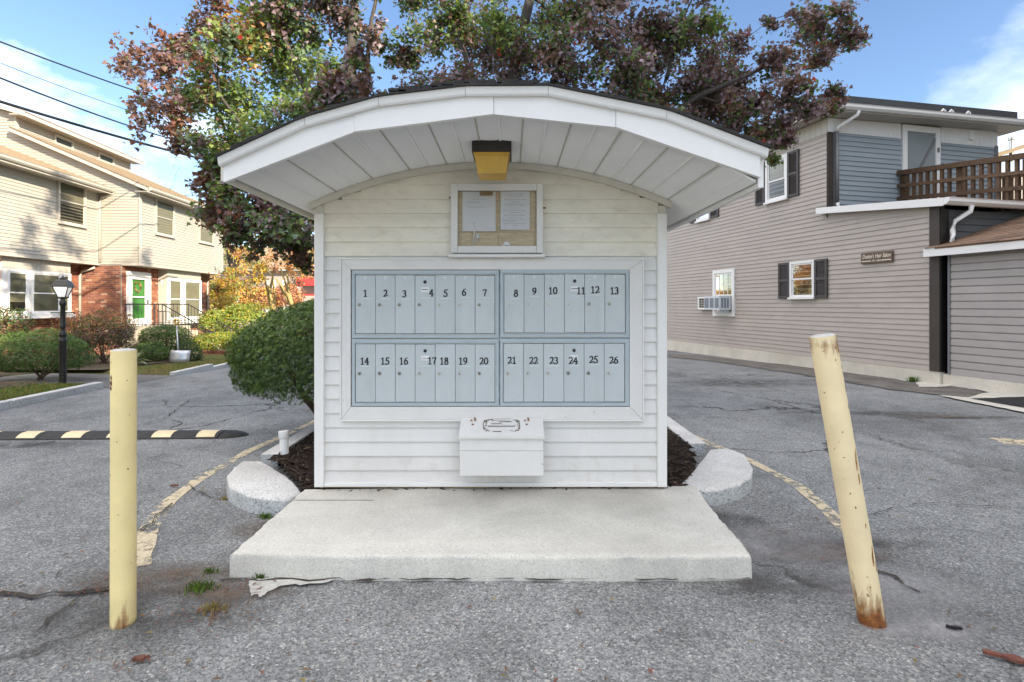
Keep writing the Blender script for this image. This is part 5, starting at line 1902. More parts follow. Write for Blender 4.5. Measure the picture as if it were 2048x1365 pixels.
# downspouts
mb = MB()
mb.tube([UP.pt(.38, .44, 5.52), UP.pt(.36, .42, 5.44), UP.pt(.17, .12, 5.26), UP.pt(.17, .09, 5.18)], .038, 8)
mb.build('downspout', M['white'], hr, True)
mb = MB(); mb.tube([UP.pt(.17, .09, 5.18), UP.pt(.17, .09, 3.62)], .036, 8); mb.build('downspout', M['greytrim'], hr, True)
mb = MB(); mb.tube([UP.pt(.17, .09, 3.62), UP.pt(.20, .10, 3.50), UP.pt(.48, .22, 3.44)], .04, 8); mb.build('downspout', M['white'], hr, True)
# low roof over the lower storey, sloping to the front gutter
rz = lambda s: 3.245 + .115 * s
mb = MB()
for (a, b, t0, t1) in ((-.16, SU + .14, .13, -.02), (-.16, SU - .02, -.02, -6.0)):
    mb.hexa([SW.pt(a, t0, rz(a) - .04), SW.pt(b, t0, rz(b) - .04), SW.pt(b, t1, rz(b) - .04), SW.pt(a, t1, rz(a) - .04), SW.pt(a, t0, rz(a)), SW.pt(b, t0, rz(b)), SW.pt(b, t1, rz(b)), SW.pt(a, t1, rz(a))])
mb.build('low_roof', M['membrane'], hr)
mb = MB(); fb2(mb, SW, -.17, SU + .16, .132, .158, (rz(-.17) - .13, rz(SU) - .12), (rz(-.17) + .012, rz(SU) + .012)); mb.build('low_fascia', M['white'], hr)
mb = MB()
gp = [(.16, 0), (.22, .004), (.27, .05), (.27, .10), (.285, .118), (.16, .118)]
n = len(gp)
vs = [LO.pt(-.15, t, 3.115 + z) for t, z in gp] + [LO.pt(5, t, 3.115 + z) for t, z in gp]
mb.add(vs, [(i, (i + 1) % n, n + (i + 1) % n, n + i) for i in range(n)] + [tuple(range(n)), tuple(range(2 * n - 1, n - 1, -1))])
recalc(mb.build('low_gutter', M['white'], hr))
mb = MB(); mb.tube([LO.pt(.42, .22, 3.12), LO.pt(.42, .20, 3.02), LO.pt(.20, .10, 2.86), LO.pt(.17, .09, 2.70), LO.pt(.15, .10, 2.60), LO.pt(.06, .17, 2.50)], .042, 8); mb.build('downspout', M['white'], hr, True)
zz = 2.2
while zz < 3.05:
    mb = MB(); mb.lap(LO, .17, 5, zz, .125, 0, .02, .003); mb.build('siding_board', M['darkgrey'], hr); zz += .125
fpart('corner_post', M['black'], hr, LO, (-.01, .165, -.02, .03, .225, 3.08))
# garage wing
fpart('garage_core', M['interior'], hr, SW, (-6.5, -.16, -6, -.062, -.2, 2.3))
fpart('foundation', M['concrete_pale'], hr, SW, (-6.5, -.02, -.2, -.03, -.3, .195))
zz = .195
while zz < 2.28:
    h = .127
    q = [(-.06, zz), (-.036, zz + .003), (-.041, zz + .108), (-.058, zz + .116), (-.058, zz + h)]
    mb = MB()
    vs = [SW.pt(-6.4, t, z) for t, z in q] + [SW.pt(-.15, t, z) for t, z in q]
    mb.add(vs, [(i, i + 1, 6 + i, 5 + i) for i in range(4)])
    mb.build('garage_siding_board', M['garage'], hr)
    zz += h
fpart('garage_post', M['greytrim'], hr, SW, (-.15, -.115, -.1, -.02, .195, 2.3))
fpart('garage_fascia', M['white'], hr, SW, (-6.5, .17, .13, .16, 2.245, 2.395))
fpart('garage_soffit', M['darkbrown'], hr, SW, (-6.5, .165, -.06, .128, 2.262, 2.28))
gzr = lambda t: 2.395 + .31 * (.17 - t)
mb = MB()
mb.hexa([SW.pt(-6.5, .165, gzr(.165) - .03), SW.pt(-.035, .165, gzr(.165) - .03), SW.pt(-.035, -4, gzr(-4) - .03), SW.pt(-6.5, -4, gzr(-4) - .03),
         SW.pt(-6.5, .165, gzr(.165)), SW.pt(-.035, .165, gzr(.165)), SW.pt(-.035, -4, gzr(-4)), SW.pt(-6.5, -4, gzr(-4))])
mb.build('garage_roof', M['shingle'], hr)
proto = None
for j in range(18):
    t0 = .185 - j * .135
    for i in range(8):
        s0 = .15 - .30 * i - (.15 if j % 2 else 0)
        e = min(s0, -.038 if j else .165)
        if t0 < -.02: e = min(s0, -.04)
        if e - (s0 - .297) < .05: continue
        th = rr.uniform(.008, .016)
        mb = MB()
        t1 = t0 - .15
        a = s0 - .297 + rr.uniform(0, .004)
        tl = t0 + rr.uniform(-.008, .008)
        mb.hexa([SW.pt(a, tl, gzr(tl) + .001), SW.pt(e, tl, gzr(tl) + .001), SW.pt(e, t1, gzr(t1) + .001), SW.pt(a, t1, gzr(t1) + .001),
                 SW.pt(a, tl, gzr(tl) + th), SW.pt(e, tl, gzr(tl) + th), SW.pt(e, t1, gzr(t1) + .003), SW.pt(a, t1, gzr(t1) + .003)])
        mb.build('shingle', M['shingle'], hr)


def winbox(fr, px0, px1, pyt, pyb, t=0.0):
    s0, s1 = fr.s_of(px0, t), fr.s_of(px1, t)
    if s0 > s1: s0, s1 = s1, s0
    pm = (px0 + px1) / 2
    return s0, s1, fr.z_of(pm, pyb, t), fr.z_of(pm, pyt, t)


def window(parent, fr, s0, s1, z0, z1, w=.07, t=.05, mat='white', lite=None, blind=0.0, meet=.5, back='interior', sill=True, name='window', glass='glass'):
    """double hung window: casing with two sashes, panes and something dim behind"""
    mb = MB()
    mb.fbox(fr, s0, s0 + w, -.01, t, z0, z1); mb.fbox(fr, s1 - w, s1, -.01, t, z0, z1)
    mb.fbox(fr, s0 + w, s1 - w, -.01, t, z1 - w, z1); mb.fbox(fr, s0 + w, s1 - w, -.01, t, z0, z0 + w)
    if sill: mb.fbox(fr, s0 - .02, s1 + .02, t + .001, t + .04, z0 - .01, z0 + .035)
    o = mb.build(name, M[mat], parent)
    a, b, c, d = s0 + w + .002, s1 - w - .002, z0 + w + .002, z1 - w - .002
    zm = c + (d - c) * meet
    sw_ = .035
    for (za, zb, tt) in ((c, zm + .015, t - .030), (zm - .015, d, t - .018)):
        mb = MB()
        mb.fbox(fr, a, a + sw_, tt - .012, tt, za, zb); mb.fbox(fr, b - sw_, b, tt - .012, tt, za, zb)
        mb.fbox(fr, a + sw_, b - sw_, tt - .012, tt, zb - sw_, zb); mb.fbox(fr, a + sw_, b - sw_, tt - .012, tt, za, za + sw_)
        if lite and zb == d:
            nx, nz = lite
            for i in range(1, nx): mb.fbox(fr, a + (b - a) * i / nx - .008, a + (b - a) * i / nx + .008, tt - .008, tt - .001, za + sw_, zb - sw_)
            for j in range(1, nz): mb.fbox(fr, a + sw_, b - sw_, tt - .0085, tt - .002, za + (zb - za) * j / nz - .008, za + (zb - za) * j / nz + .008)
        mb.build('sash', M[mat], o)
        MB().add([fr.pt(a + sw_ - .004, tt - .008, za + sw_ - .004), fr.pt(b - sw_ + .004, tt - .008, za + sw_ - .004), fr.pt(b - sw_ + .004, tt - .008, zb - sw_ + .004), fr.pt(a + sw_ - .004, tt - .008, zb - sw_ + .004)], [(0, 1, 2, 3)]).build('pane', M[glass], o)
    MB().fbox(fr, a, b, -.006, t - .0455, c, d).build('backing', M[back], o)
    if blind > 0:
        zb0 = d - (d - c) * blind
        mb = MB()
        z = d - .02
        while z > zb0:
            mb.hexa([fr.pt(a, t - .0450, z - .022), fr.pt(b, t - .0450, z - .022), fr.pt(b, t - .0445, z - .022), fr.pt(a, t - .0445, z - .022),
                     fr.pt(a, t - .0450, z), fr.pt(b, t - .0450, z), fr.pt(b, t - .0435, z + .002), fr.pt(a, t - .0435, z + .002)])
            z -= .030
        mb.build('blind', M['blind'], o, kind='stuff')
    return o


def shutter(parent, fr, s0, s1, z0, z1):
    w = (s1 - s0) * .16
    mb = MB()
    mb.fbox(fr, s0, s0 + w, .018, .055, z0, z1); mb.fbox(fr, s1 - w, s1, .018, .055, z0, z1)
    zm = z0 + (z1 - z0) * .5
    for (a, b) in ((z0, z0 + .055), (zm - .03, zm + .03), (z1 - .055, z1)): mb.fbox(fr, s0 + w, s1 - w, .018, .052, a, b)
    o = mb.build('shutter', M['shutter'], parent)
    mb = MB()
    for (a, b) in ((z0 + .055, zm - .03), (zm + .03, z1 - .055)):
        z = a
        while z < b - .02:
            mb.hexa([fr.pt(s0 + w, .018, z), fr.pt(s1 - w, .018, z), fr.pt(s1 - w, .044, z), fr.pt(s0 + w, .044, z),
                     fr.pt(s0 + w, .018, z + .026), fr.pt(s1 - w, .018, z + .026), fr.pt(s1 - w, .026, z + .026), fr.pt(s0 + w, .026, z + .026)])
            z += .027
    mb.build('louvres', M['shutter'], o, kind='stuff')


# upper windows with shutters, lower window with shutters, window with air conditioner
for (wa, wb, yt, yb_, shl, shr) in ((1534, 1578, 315, 404, (1513.5, 1531.5), (1578, 1600)), (1395.5, 1421.5, 399, 443, (1382.5, 1393), (1423, 1439))):
    s0, s1, z0, z1 = winbox(SW, wa, wb, yt, yb_)
    window(hr, SW, s0, s1, z0, z1, .08, .06, blind=.45, meet=.48, glass='screened')
    for sh in (shl, shr):
        a, b = SW.s_of(sh[1]), SW.s_of(sh[0])
        shutter(hr, SW, a, b, z0 + .03, z1 + .01)
s0, s1, z0, z1 = winbox(SW, 1583, 1632, 522.5, 598)
window(hr, SW, s0, s1, z0, z1, .055, .06, meet=.53, glass='dimglass')
for (a, b) in ((1559.5, 1582), (1632, 1657.5)):
    shutter(hr, SW, SW.s_of(b), SW.s_of(a), z0 + .01, z1)
s0, s1, z0, z1 = winbox(SW, 1428.5, 1471.5, 539.5, 633)
window(hr, SW, s0, s1, z0, z1, .10, .06, lite=(4, 2), meet=.44, back='darkbrown', sill=False, glass='screened')
zc0, zc1 = SW.z_of(1452, 620, .1), SW.z_of(1452, 593, .1)
ac = empty('air_conditioner', SW.pt((s0 + s1) / 2, .06, zc0), 'grey air conditioner jutting from the small barred window of the taupe house', 'air conditioner')
a, b = s0 + .13, s1 - .14
mb = MB(); mb.fbox(SW, a, b, .0625, .42, zc0, zc1); mb.build('casing', M['acunit'], ac)
mb = MB()
for i in range(3):
    q = a + (b - a) * (i + .12) / 3
    mb.fbox(SW, q, q + (b - a) * .26, .4202, .424, zc0 + .05, zc1 - .05)
mb.build('rear_grille', M['acgrille'], ac)
for i in range(3):      # louvred side panel that faces the camera
    q = .12 + i * .09
    MB().fbox(SW, a - .003, a - .0003, q, q + .065, zc0 + .05, zc1 - .05).build('side_grille', M['acgrille'], ac)
mb = MB(); mb.fbox(SW, a + .1, a + .16, .062, .30, zc0 - .09, zc0 - .002); mb.build('bracket', M['acunit'], ac)
# accordion side screen folded out to the left of the unit
mb = MB()
b0, b1 = s1 + .02, s1 + .62
for (u0, u1, w0, w1) in ((b0, b1, zc1 - .05, zc1), (b0, b1, zc0, zc0 + .05), (b0, b0 + .06, zc0 + .05, zc1 - .05), (b1 - .06, b1, zc0 + .05, zc1 - .05)):
    mb.fbox(SW, u0, u1, .08, .14, w0, w1)
scr = mb.build('side_screen', M['white'], ac)
mb = MB()
for i in range(1, 5): mb.fbox(SW, b0 + .06 + .48 * i / 5 - .011, b0 + .06 + .48 * i / 5 + .011, .10, .115, zc0 + .05, zc1 - .05)
for j in range(1, 4): mb.fbox(SW, b0 + .06, b1 - .06, .1155, .13, zc0 + .05 + (zc1 - zc0 - .1) * j / 4 - .011, zc0 + .05 + (zc1 - zc0 - .1) * j / 4 + .011)
mb.build('lattice', M['ivorytrim'], scr)
MB().fbox(SW, b0 + .06, b1 - .06, .082, .095, zc0 + .05, zc1 - .05).build('screen_back', M['darkbrown'], scr)

# salon sign
s0, s1 = SW.s_of(1789), SW.s_of(1726)
zc, hh = SW.z_of(1757, 515.5), .105
sg = empty('salon_sign', SW.pt((s0 + s1) / 2, .03, zc), 'brown wooden sign with cream script lettering on the taupe wall', 'sign')
MB().fbox(SW, s0, s1, .019, .05, zc - hh, zc + hh).build('board', M['signwood'], sg)


def wall_text(txt, fr, s_left, s_right, z, size, t, mat, parent, shear=.0, name='lettering', bold=.0):
    cu = bpy.data.curves.new('txt', 'FONT')
    cu.body = txt
    cu.size = 1
    cu.shear = shear
    cu.offset = bold
    cu.align_x = 'LEFT'
    ob = bpy.data.objects.new('txt', cu)
    COL.objects.link(ob)
    bpy.context.view_layer.update()
    me = bpy.data.meshes.new_from_object(ob.evaluated_get(bpy.context.evaluated_depsgraph_get()))
    bpy.data.objects.remove(ob)
    xs_ = [v.co.x for v in me.vertices]
    w = max(xs_) - min(xs_)
    mb = MB()
    x0 = min(xs_)
    vs = [fr.pt(s_left + (v.co.x - x0) / w * (s_right - s_left), t, z + v.co.y * size) for v in me.vertices]
    mb.add(vs, [tuple(p.vertices) for p in me.polygons])
    return mb.build(name, mat, parent)


Ls = s1 - s0
wall_text("Dottie's Hair Salon", SW, s1 - Ls * .05, s0 + Ls * .05, zc - .005, .115, .0512, M['signpaint'], sg, .25, bold=.012)
wall_text('747 - 5444', SW, s1 - Ls * .36, s0 + Ls * .36, zc - .078, .055, .0512, M['signpaint'], sg, 0, bold=.012)
fpart('rule', M['signpaint'], sg, SW, (s0 + Ls * .04, s0 + Ls * .34, .0505, .0525, zc - .068, zc - .050))
fpart('rule', M['signpaint'], sg, SW, (s1 - Ls * .33, s1 - Ls * .03, .0505, .0525, zc - .068, zc - .050))

# deck rail of stained timber on the low roof
q0 = UP.pt(1.93, 0, 0)
RL = Fr((q0[0], q0[1]), -U, N)
dk = empty('deck_railing', RL.pt(0, 0, 3.4), 'brown stained timber deck railing on the low roof beside the blue wall', 'railing')
dz = lambda s, z: z - .107 * s
LENR = 3.4
for (za, zb, t0, t1) in ((4.335, 4.44, -.04, .05), (4.055, 4.125, .022, .046), (3.765, 3.845, .022, .046), (3.50, 3.58, .022, .046)):
    mb = MB(); fb2(mb, RL, 0.02, LENR, t0, t1, (dz(0, za), dz(LENR, za)), (dz(0, zb), dz(LENR, zb))); mb.build('rail', M['deckwood'], dk)
s = .20
i = 0
while s < LENR:
    if i % 8 != 7:
        mb = MB(); fb2(mb, RL, s, s + .055, -.034, .020, (dz(s, 3.40), dz(s, 3.40)), (dz(s, 4.334), dz(s, 4.33))); mb.build('baluster', M['deckwood'], dk)
    s += .152; i += 1
for s in (.03, 1.25, 2.42):
    mb = MB(); fb2(mb, RL, s, s + .115, -.15, -.036, (dz(s, 3.38), dz(s, 3.38)), (dz(s, 4.332), dz(s, 4.33))); mb.build('post', M['deckwood'], dk)
# the far side of the same deck
q1 = UP.pt(4.6, .25, 0)
RL2 = Fr((q1[0], q1[1]), -U, N)
dk2 = empty('deck_railing', RL2.pt(0, 0, 3.4), 'farther brown deck railing seen through the nearer one', 'railing')
for (za, zb) in ((4.335, 4.44), (4.055, 4.125), (3.765, 3.845), (3.50, 3.58)):
    mb = MB(); fb2(mb, RL2, 0.02, LENR, .022, .046, (dz(0, za), dz(LENR, za)), (dz(0, zb), dz(LENR, zb))); mb.build('rail', M['deckwood'], dk2)
s = .1
while s < LENR:
    mb = MB(); fb2(mb, RL2, s, s + .055, -.034, .020, (dz(s, 3.40), dz(s, 3.40)), (dz(s, 4.40), dz(s, 4.40))); mb.build('baluster', M['deckwood'], dk2); s += .152

# roof and flue of a house farther back
bk = empty('rear_house', (22, 23, 0), 'tan roofed house with a metal flue rising beyond the deck railing', 'house')
mb = MB(); mb.box(20.6, 30, 24, 32, -.3, 7.3); mb.build('wall', M['ivory'], bk)
mb = MB()
mb.hexa([(19.6, 23, 7.35), (26, 23, 9.4), (26, 33, 9.4), (19.6, 33, 7.35), (19.6, 23, 7.5), (26, 23, 9.55), (26, 33, 9.55), (19.6, 33, 7.5)])
rf = mb.build('roof', M['shingle_tan'], bk)
mb = MB(); c = P(2023, 300, 23.2)
mb.tube([(c.x, c.y, c.z - .5), (c.x, c.y, c.z + .38)], .085, 12); mb.tube([(c.x, c.y, c.z + .42), (c.x, c.y, c.z + .54)], .13, 12); mb.tube([(c.x, c.y, c.z + .38), (c.x, c.y, c.z + .43)], .06, 8)
mb.build('flue', M['lockpale'], rf)

# tall block added out of view at the right to cast shade over the lane
nb2 = empty('shade_block', (18, 2, 0), 'tall unseen block added at the right to cast shade over the lane', 'shade caster')
MB().box(14.2, 26, -17, 13.2, -.2, 13.1).build('wall', M['ivory'], nb2)
MB().box(14.0, 26.2, -17.2, 13.4, 13.105, 13.3).build('roof', M['membrane'], nb2)
BL = Fr((14.2, 13.2), (0, -1), (-1, 0))
for i in range(8):
    for j in range(4):
        MB().fbox(BL, 1.2 + i * 3, 2.5 + i * 3, -.02, .03, 1.0 + 3.1 * j, 2.5 + 3.1 * j).build('window', M['screen'], nb2)  # window panels dressing the added shade block

# ------------------------------------------------------------------ town houses at the left
DU = Vector((-.0599, .9982)); DN = Vector((.9982, .0599))
H2 = Fr((-13.3, 19.3), DU, DN)           # block 2 upper facade
H1 = Fr((-14.7, 19.3), DU, DN)           # block 1 upper facade, s negative
RT = Fr((-13.3, 19.3), -DN, -DU)         # return wall facing the camera
G2 = Fr(Vector((-13.3, 19.3)) - DN * .6, DU, DN)
G1 = Fr(Vector((-14.7, 19.3)) - DN * .6, DU, DN)
DO = Fr(Vector((-13.3, 19.3)) - DN * 4.2, DU, DN)   # dormer face
hb = empty('town_house', (-14, 22, -.5), 'ivory clapboard town house with green door and long roof dormer', 'house')
ha = empty('town_house', (-15, 16, -.3), 'nearer ivory town house with wide white bay window behind the lamp post', 'house')
D2 = 6.25
# cores
mb = MB()
mb.fbox(H2, .02, D2, -9, -.003, 2.85, 5.6)
mb.fbox(G2, .02, D2, -8.4, -.012, -.9, 2.84)
mb.hexa([RT.pt(0.02, -D2, 5.6), RT.pt(4.2, -D2, 5.6), RT.pt(4.2, -.02, 5.6), RT.pt(0.02, -.02, 5.6), RT.pt(0.05, -D2, 5.62), RT.pt(4.2, -D2, 7.5), RT.pt(4.2, -.02, 7.5), RT.pt(.05, -.02, 5.62)])
mb.hexa([RT.pt(4.2, -D2, 5.6), RT.pt(9, -D2, 5.6), RT.pt(9, -.02, 5.6), RT.pt(4.2, -.02, 5.6), RT.pt(4.21, -D2, 8.15), RT.pt(9, -D2, 9.6), RT.pt(9, -.02, 9.6), RT.pt(4.21, -.02, 8.15)])
mb.build('wall_core', M['ivory'], hb)
mb = MB()
mb.fbox(H1, -26, -.02, -8, -.003, 2.85, 5.55)
mb.fbox(G1, -26, -.02, -7.4, -.012, -.6, 2.84)
mb.build('wall_core', M['ivory'], ha)


def laps(name, parent, fr, s0f, s1f, z0, z1, pit=.1016, mat='ivory'):
    mb = MB()
    z = z0
    while z < z1 - .02:
        a = s0f(z) if callable(s0f) else s0f
        b = s1f(z) if callable(s1f) else s1f
        mb.lap(fr, a, b, z, min(pit, z1 - z), 0, .020, .003)
        z += pit
    return mb.build(name, M[mat], parent, kind='stuff')


laps('siding', hb, H2, .05, D2, 2.83, 5.5)
laps('siding', ha, H1, -25, -.06, 2.83, 5.45)


def rl(z):
    if z < 5.62: return .05
    if z < 7.5: return .05 + (z - 5.6) / 1.95 * 4.2
    if z < 8.15: return 4.2
    return 4.2 + (z - 8.1) / .31
laps('siding', hb, RT, rl, 9.0, 2.83, 9.3)
laps('siding', hb, DO, 0.0, D2 - .05, 7.45, 8.15)
fpart('corner_board', M['ivorytrim'], hb, H2, (-.03, .09, -.02, .03, 2.82, 5.5), (D2 - .09, D2, -.02, .03, 2.82, 5.5))
fpart('corner_board', M['ivorytrim'], ha, H1, (-.20, -.05, -.02, .03, 2.82, 5.45))
fpart('corner_board', M['ivorytrim'], hb, DO, (-.03, .10, -.02, .03, 7.5, 8.15), (D2 - .1, D2, -.02, .03, 7.5, 8.15))
fpart('bottom_trim', M['ivorytrim'], hb, H2, (-.03, D2, -.6, .035, 2.80, 2.828))
fpart('bottom_trim', M['ivorytrim'], ha, H1, (-8.5, -.05, -.6, .035, 2.80, 2.828))
# roofs
def slope(fr, s0, s1, t0, z0, t1, z1, th=.06):
    mb = MB()
    mb.hexa([fr.pt(s0, t0, z0), fr.pt(s1, t0, z0), fr.pt(s1, t1, z1), fr.pt(s0, t1, z1), fr.pt(s0, t0, z0 + th), fr.pt(s1, t0, z0 + th), fr.pt(s1, t1, z1 + th), fr.pt(s0, t1, z1 + th)])
    return mb
slope(H2, -.28, D2 + .2, .50, 5.50, -4.2, 7.55).build('roof', M['shingle_tan'], hb)
slope(H1, -25, -.03, .50, 5.46, -6, 8.0).build('roof', M['shingle_tan'], ha)
slope(DO, -.25, D2 + .2, .50, 8.10, -5, 9.7, .06).build('dormer_roof', M['shingle_tan'], hb)
for (nm, par, fr, s0, s1, z) in (('gutter', hb, H2, -.30, D2 + .22, 5.42), ('gutter', ha, H1, -8.5, .10, 5.38)):
    mb = MB()
    gp = [(.50, 0), (.56, .004), (.60, .05), (.60, .10), (.615, .12), (.50, .12)]
    n = 6
    vs = [fr.pt(s0, t, z + q) for t, q in gp] + [fr.pt(s1, t, z + q) for t, q in gp]
    mb.add(vs, [(i, (i + 1) % n, n + (i + 1) % n, n + i) for i in range(n)] + [tuple(range(n)), tuple(range(2 * n - 1, n - 1, -1))])
    recalc(mb.build(nm, M['ivorytrim'], par))
    fpart('fascia', M['ivorytrim'], par, fr, (s0 + .02, s1 - .02, .44, .498, z - .06, z + .10))
    fpart('eave_soffit', M['ivorytrim'], par, fr, (s0 + .02, s1 - .02, .0, .438, z - .03, z - .01))
fpart('dormer_fascia', M['ivorytrim'], hb, DO, (-.27, D2 + .22, .44, .50, 7.98, 8.14))
fpart('dormer_soffit', M['ivorytrim'], hb, DO, (-.27, D2 + .22, 0, .438, 8.02, 8.05))
# rake boards on the gable end facing the camera
for (s0, z0, s1, z1) in ((-.48, 5.40, 4.2, 7.44), (3.72, 7.98, 9, 9.58)):
    mb = MB()
    mb.hexa([RT.pt(s0, .24, z0), RT.pt(s1, .24, z1), RT.pt(s1, .28, z1), RT.pt(s0, .28, z0), RT.pt(s0, .24, z0 + .16), RT.pt(s1, .24, z1 + .16), RT.pt(s1, .28, z1 + .16), RT.pt(s0, .28, z0 + .16)])
    mb.hexa([RT.pt(s0, .0, z0 + .05), RT.pt(s1, .0, z1 + .05), RT.pt(s1, .239, z1 + .05), RT.pt(s0, .239, z0 + .05), RT.pt(s0, .0, z0 + .07), RT.pt(s1, .0, z1 + .07), RT.pt(s1, .239, z1 + .07), RT.pt(s0, .239, z0 + .07)])
    mb.build('rake_board', M['ivorytrim'], hb)
# shingle courses standing proud on the near roofs
for (par, fr, s0, s1, t0, z0, t1, z1) in ((hb, H2, -.27, D2 + .2, .50, 5.56, -4.2, 7.61), (ha, H1, -8.5, -.04, .50, 5.52, -6, 8.06)):
    mb = MB()
    k = int((t0 - t1) / .145)
    rr = random.Random(3)
    for j in range(k):
        ta = t0 - j * .145; tb = ta - .15
        za = z0 + (z1 - z0) * (t0 - ta) / (t0 - t1); zb = z0 + (z1 - z0) * (t0 - tb) / (t0 - t1)
        s = s0 - rr.uniform(0, .2)
        while s < s1:
            e = min(s + .30, s1)
            a = max(s, s0)
            h = rr.uniform(.006, .018)
            if e - a > .02:
                mb.hexa([fr.pt(a, ta, za), fr.pt(e - .004, ta, za), fr.pt(e - .004, tb, zb), fr.pt(a, tb, zb), fr.pt(a, ta, za + h), fr.pt(e - .004, ta, za + h), fr.pt(e - .004, tb, zb + .003), fr.pt(a, tb, zb + .003)])
            s += .305
    mb.build('shingles', M['shingle_tan'], par, kind='stuff')


def bricks(parent, fr, s0, s1, z0, z1, holes=(), t=0.0):
    mb = MB()
    rr = random.Random(17)
    r = 0
    z = z0
    while z < z1:
        s = s0 - (.105 if r % 2 else 0)
        while s < s1:
            a, b = max(s, s0), min(s + .200, s1)
            if b - a > .03 and not any(h[0] < (a + b) / 2 < h[1] and h[2] < z + .03 < h[3] for h in holes):
                d = rr.uniform(.004, .011)
                q = [fr.pt(a, t - .005, z), fr.pt(b, t - .005, z), fr.pt(b, t - .005, z + .060), fr.pt(a, t - .005, z + .060),
                     fr.pt(a, t + d, z), fr.pt(b, t + d, z), fr.pt(b, t + d, z + .060), fr.pt(a, t + d, z + .060)]
                mb.add(q, [(4, 5, 6, 7), (0, 1, 5, 4), (1, 2, 6, 5), (2, 3, 7, 6), (3, 0, 4, 7)], rr.choice((0, 0, 1, 1, 2, 3, 4, 4, 5)))
            s += .210
        z += .070; r += 1
    mb.build('bricks', BRICKS, parent, kind='stuff')
    m2 = MB(); m2.fbox(fr, s0, s1, t - .05, t - .003, z0, z1)
    m2.build('mortar', M['mortar'], parent)


RG = Fr(Vector((-13.3, 19.3)) + Vector(DU) * .04, -DN, -DU)
bricks(hb, RG, .6, 2.05, -.7, 2.80, t=.02)
bricks(hb, G2, 0.0, D2, -.8, 2.80)
bricks(ha, G1, -5.6, -.05, -.6, 2.80)
# windows: upper ones straight on the siding
for (par, fr, box, bl) in ((hb, H2, (309, 347, 400.5, 473.5), .62), (hb, H2, (396.5, 426, 427, 489), .5), (ha, H1, (113.5, 169.5, 360, 452), .55),
                           (hb, DO, (106.5, 145, 262, 301), .0), (hb, DO, (195, 226.5, 300, 331), .0)):
    s0, s1, z0, z1 = winbox(fr, *box)
    if fr is DO: z0, z1 = 7.56, 7.98
    window(par, fr, s0, s1, z0, z1, .07, .06, 'ivorytrim', blind=bl, meet=.5 if fr is not DO else .06, back='screen' if fr is DO else 'blind' if par is hb else 'interior', glass='screened')
# bay window of the nearer house
B1_ = Fr(Vector((-14.7, 19.3)) - DN * .22, DU, DN)
s_a, s_b = B1_.s_of(4), B1_.s_of(140)
z_lo, z_hi = 1.10, 2.44
fpart('bay_box', M['white'], ha, B1_, (s_a, s_b, -.38, -.002, z_lo - .05, 2.80))
x = s_a
i = 0
while x < s_b - .02:
    b = min(x + .17, s_b)
    MB().fbox(B1_, x + .004, b - .004, 0, .02, z_hi + .03, 2.80).build('batten_board', M['ivorytrim'], ha)
    x += .17
for (pa, pb) in ((11, 55), (60, 120), (122, 139)):
    a, b = B1_.s_of(pa), B1_.s_of(pb)
    window(ha, B1_, a, b, z_lo, z_hi, .07, .06, 'white', blind=.72 if pa < 50 else .98, meet=.49, glass='screened')
fpart('bay_sill', M['white'], ha, B1_, (s_a - .05, s_b + .08, -.1, .14, z_lo - .12, z_lo - .02))
# entrance of the farther house
s0, s1 = G2.s_of(252), G2.s_of(297)
zt_ = 2.62
dz0 = .62
mb = MB()
mb.fbox(G2, s0, s0 + .12, 0, .10, dz0, zt_); mb.fbox(G2, s1 - .12, s1, 0, .10, dz0, zt_); mb.fbox(G2, s0 + .12, s1 - .12, 0, .10, zt_ - .2, zt_)
ed = mb.build('entrance_door', M['white'], hb)
MB().fbox(G2, s0 + .12, s1 - .12, .012, .03, dz0, zt_ - .2).build('inner_door', M['greendoor'], ed)
mb = MB(); m_ = .10
mb.fbox(G2, s0 + .12, s0 + .22, .06, .09, dz0, zt_ - .2); mb.fbox(G2, s1 - .34, s1 - .12, .06, .09, dz0, zt_ - .2); mb.fbox(G2, s0 + .22, s1 - .34, .06, .09, zt_ - .28, zt_ - .2)
mb.fbox(G2, s0 + .22, s1 - .34, .06, .09, dz0, dz0 + .28); mb.fbox(G2, s0 + .22, s1 - .34, .06, .09, 1.66, 1.71)
mb.build('storm_door', M['white'], ed)
MB().add([G2.pt(s0 + .22, .074, dz0 + .28), G2.pt(s1 - .34, .074, dz0 + .28), G2.pt(s1 - .34, .074, zt_ - .28), G2.pt(s0 + .22, .074, zt_ - .28)], [(0, 1, 2, 3)]).build('pane', M['door_glass'], ed)
MB().fbox(G2, s1 - .24, s1 - .20, .0905, .13, 1.45, 1.6).build('handle', M['iron'], ed)
# wreath on the green door
wr = Crown()
a = rng.uniform(0, 6.283, 120)
cc = np.array(G2.pt((s0 + s1) / 2 - .08, .05, 2.06))
uu = np.array((DU.x, DU.y, 0)); nn = np.array((DN.x, DN.y, 0))
pos = cc + np.cos(a)[:, None] * .17 * uu + np.sin(a)[:, None] * .19 * np.array((0, 0, 1)) + rng.normal(size=(120, 3)) * .018
we = empty('wreath', tuple(cc), 'round autumn wreath hanging on the green door', 'wreath')
wr.put(pos, rng.normal(size=(120, 3)) * .6 + nn, np.full(120, .08), {'orange': 2, 'pink': 2, 'rust': 1, 'green': 1})
wr.build('leaves', we, T_OVAL)
# wall lantern
q = G2.pt(G2.s_of(318), .14, 2.30)
wl = empty('wall_lantern', q, 'pale wall lantern on the brick beside the green door', 'lantern')
mb = MB(); mb.lathe([(.03, -.16), (.08, -.14), (.10, .05), (.13, .06), (.05, .13), (.01, .16)], q, 6); mb.build('lantern_body', M['white'], wl)
mb = MB(); mb.tube([q, (q[0] - .10, q[1], q[2] - .12), (q[0] - .145, q[1], q[2] - .2)], .02, 6); mb.build('bracket', M['iron'], wl)
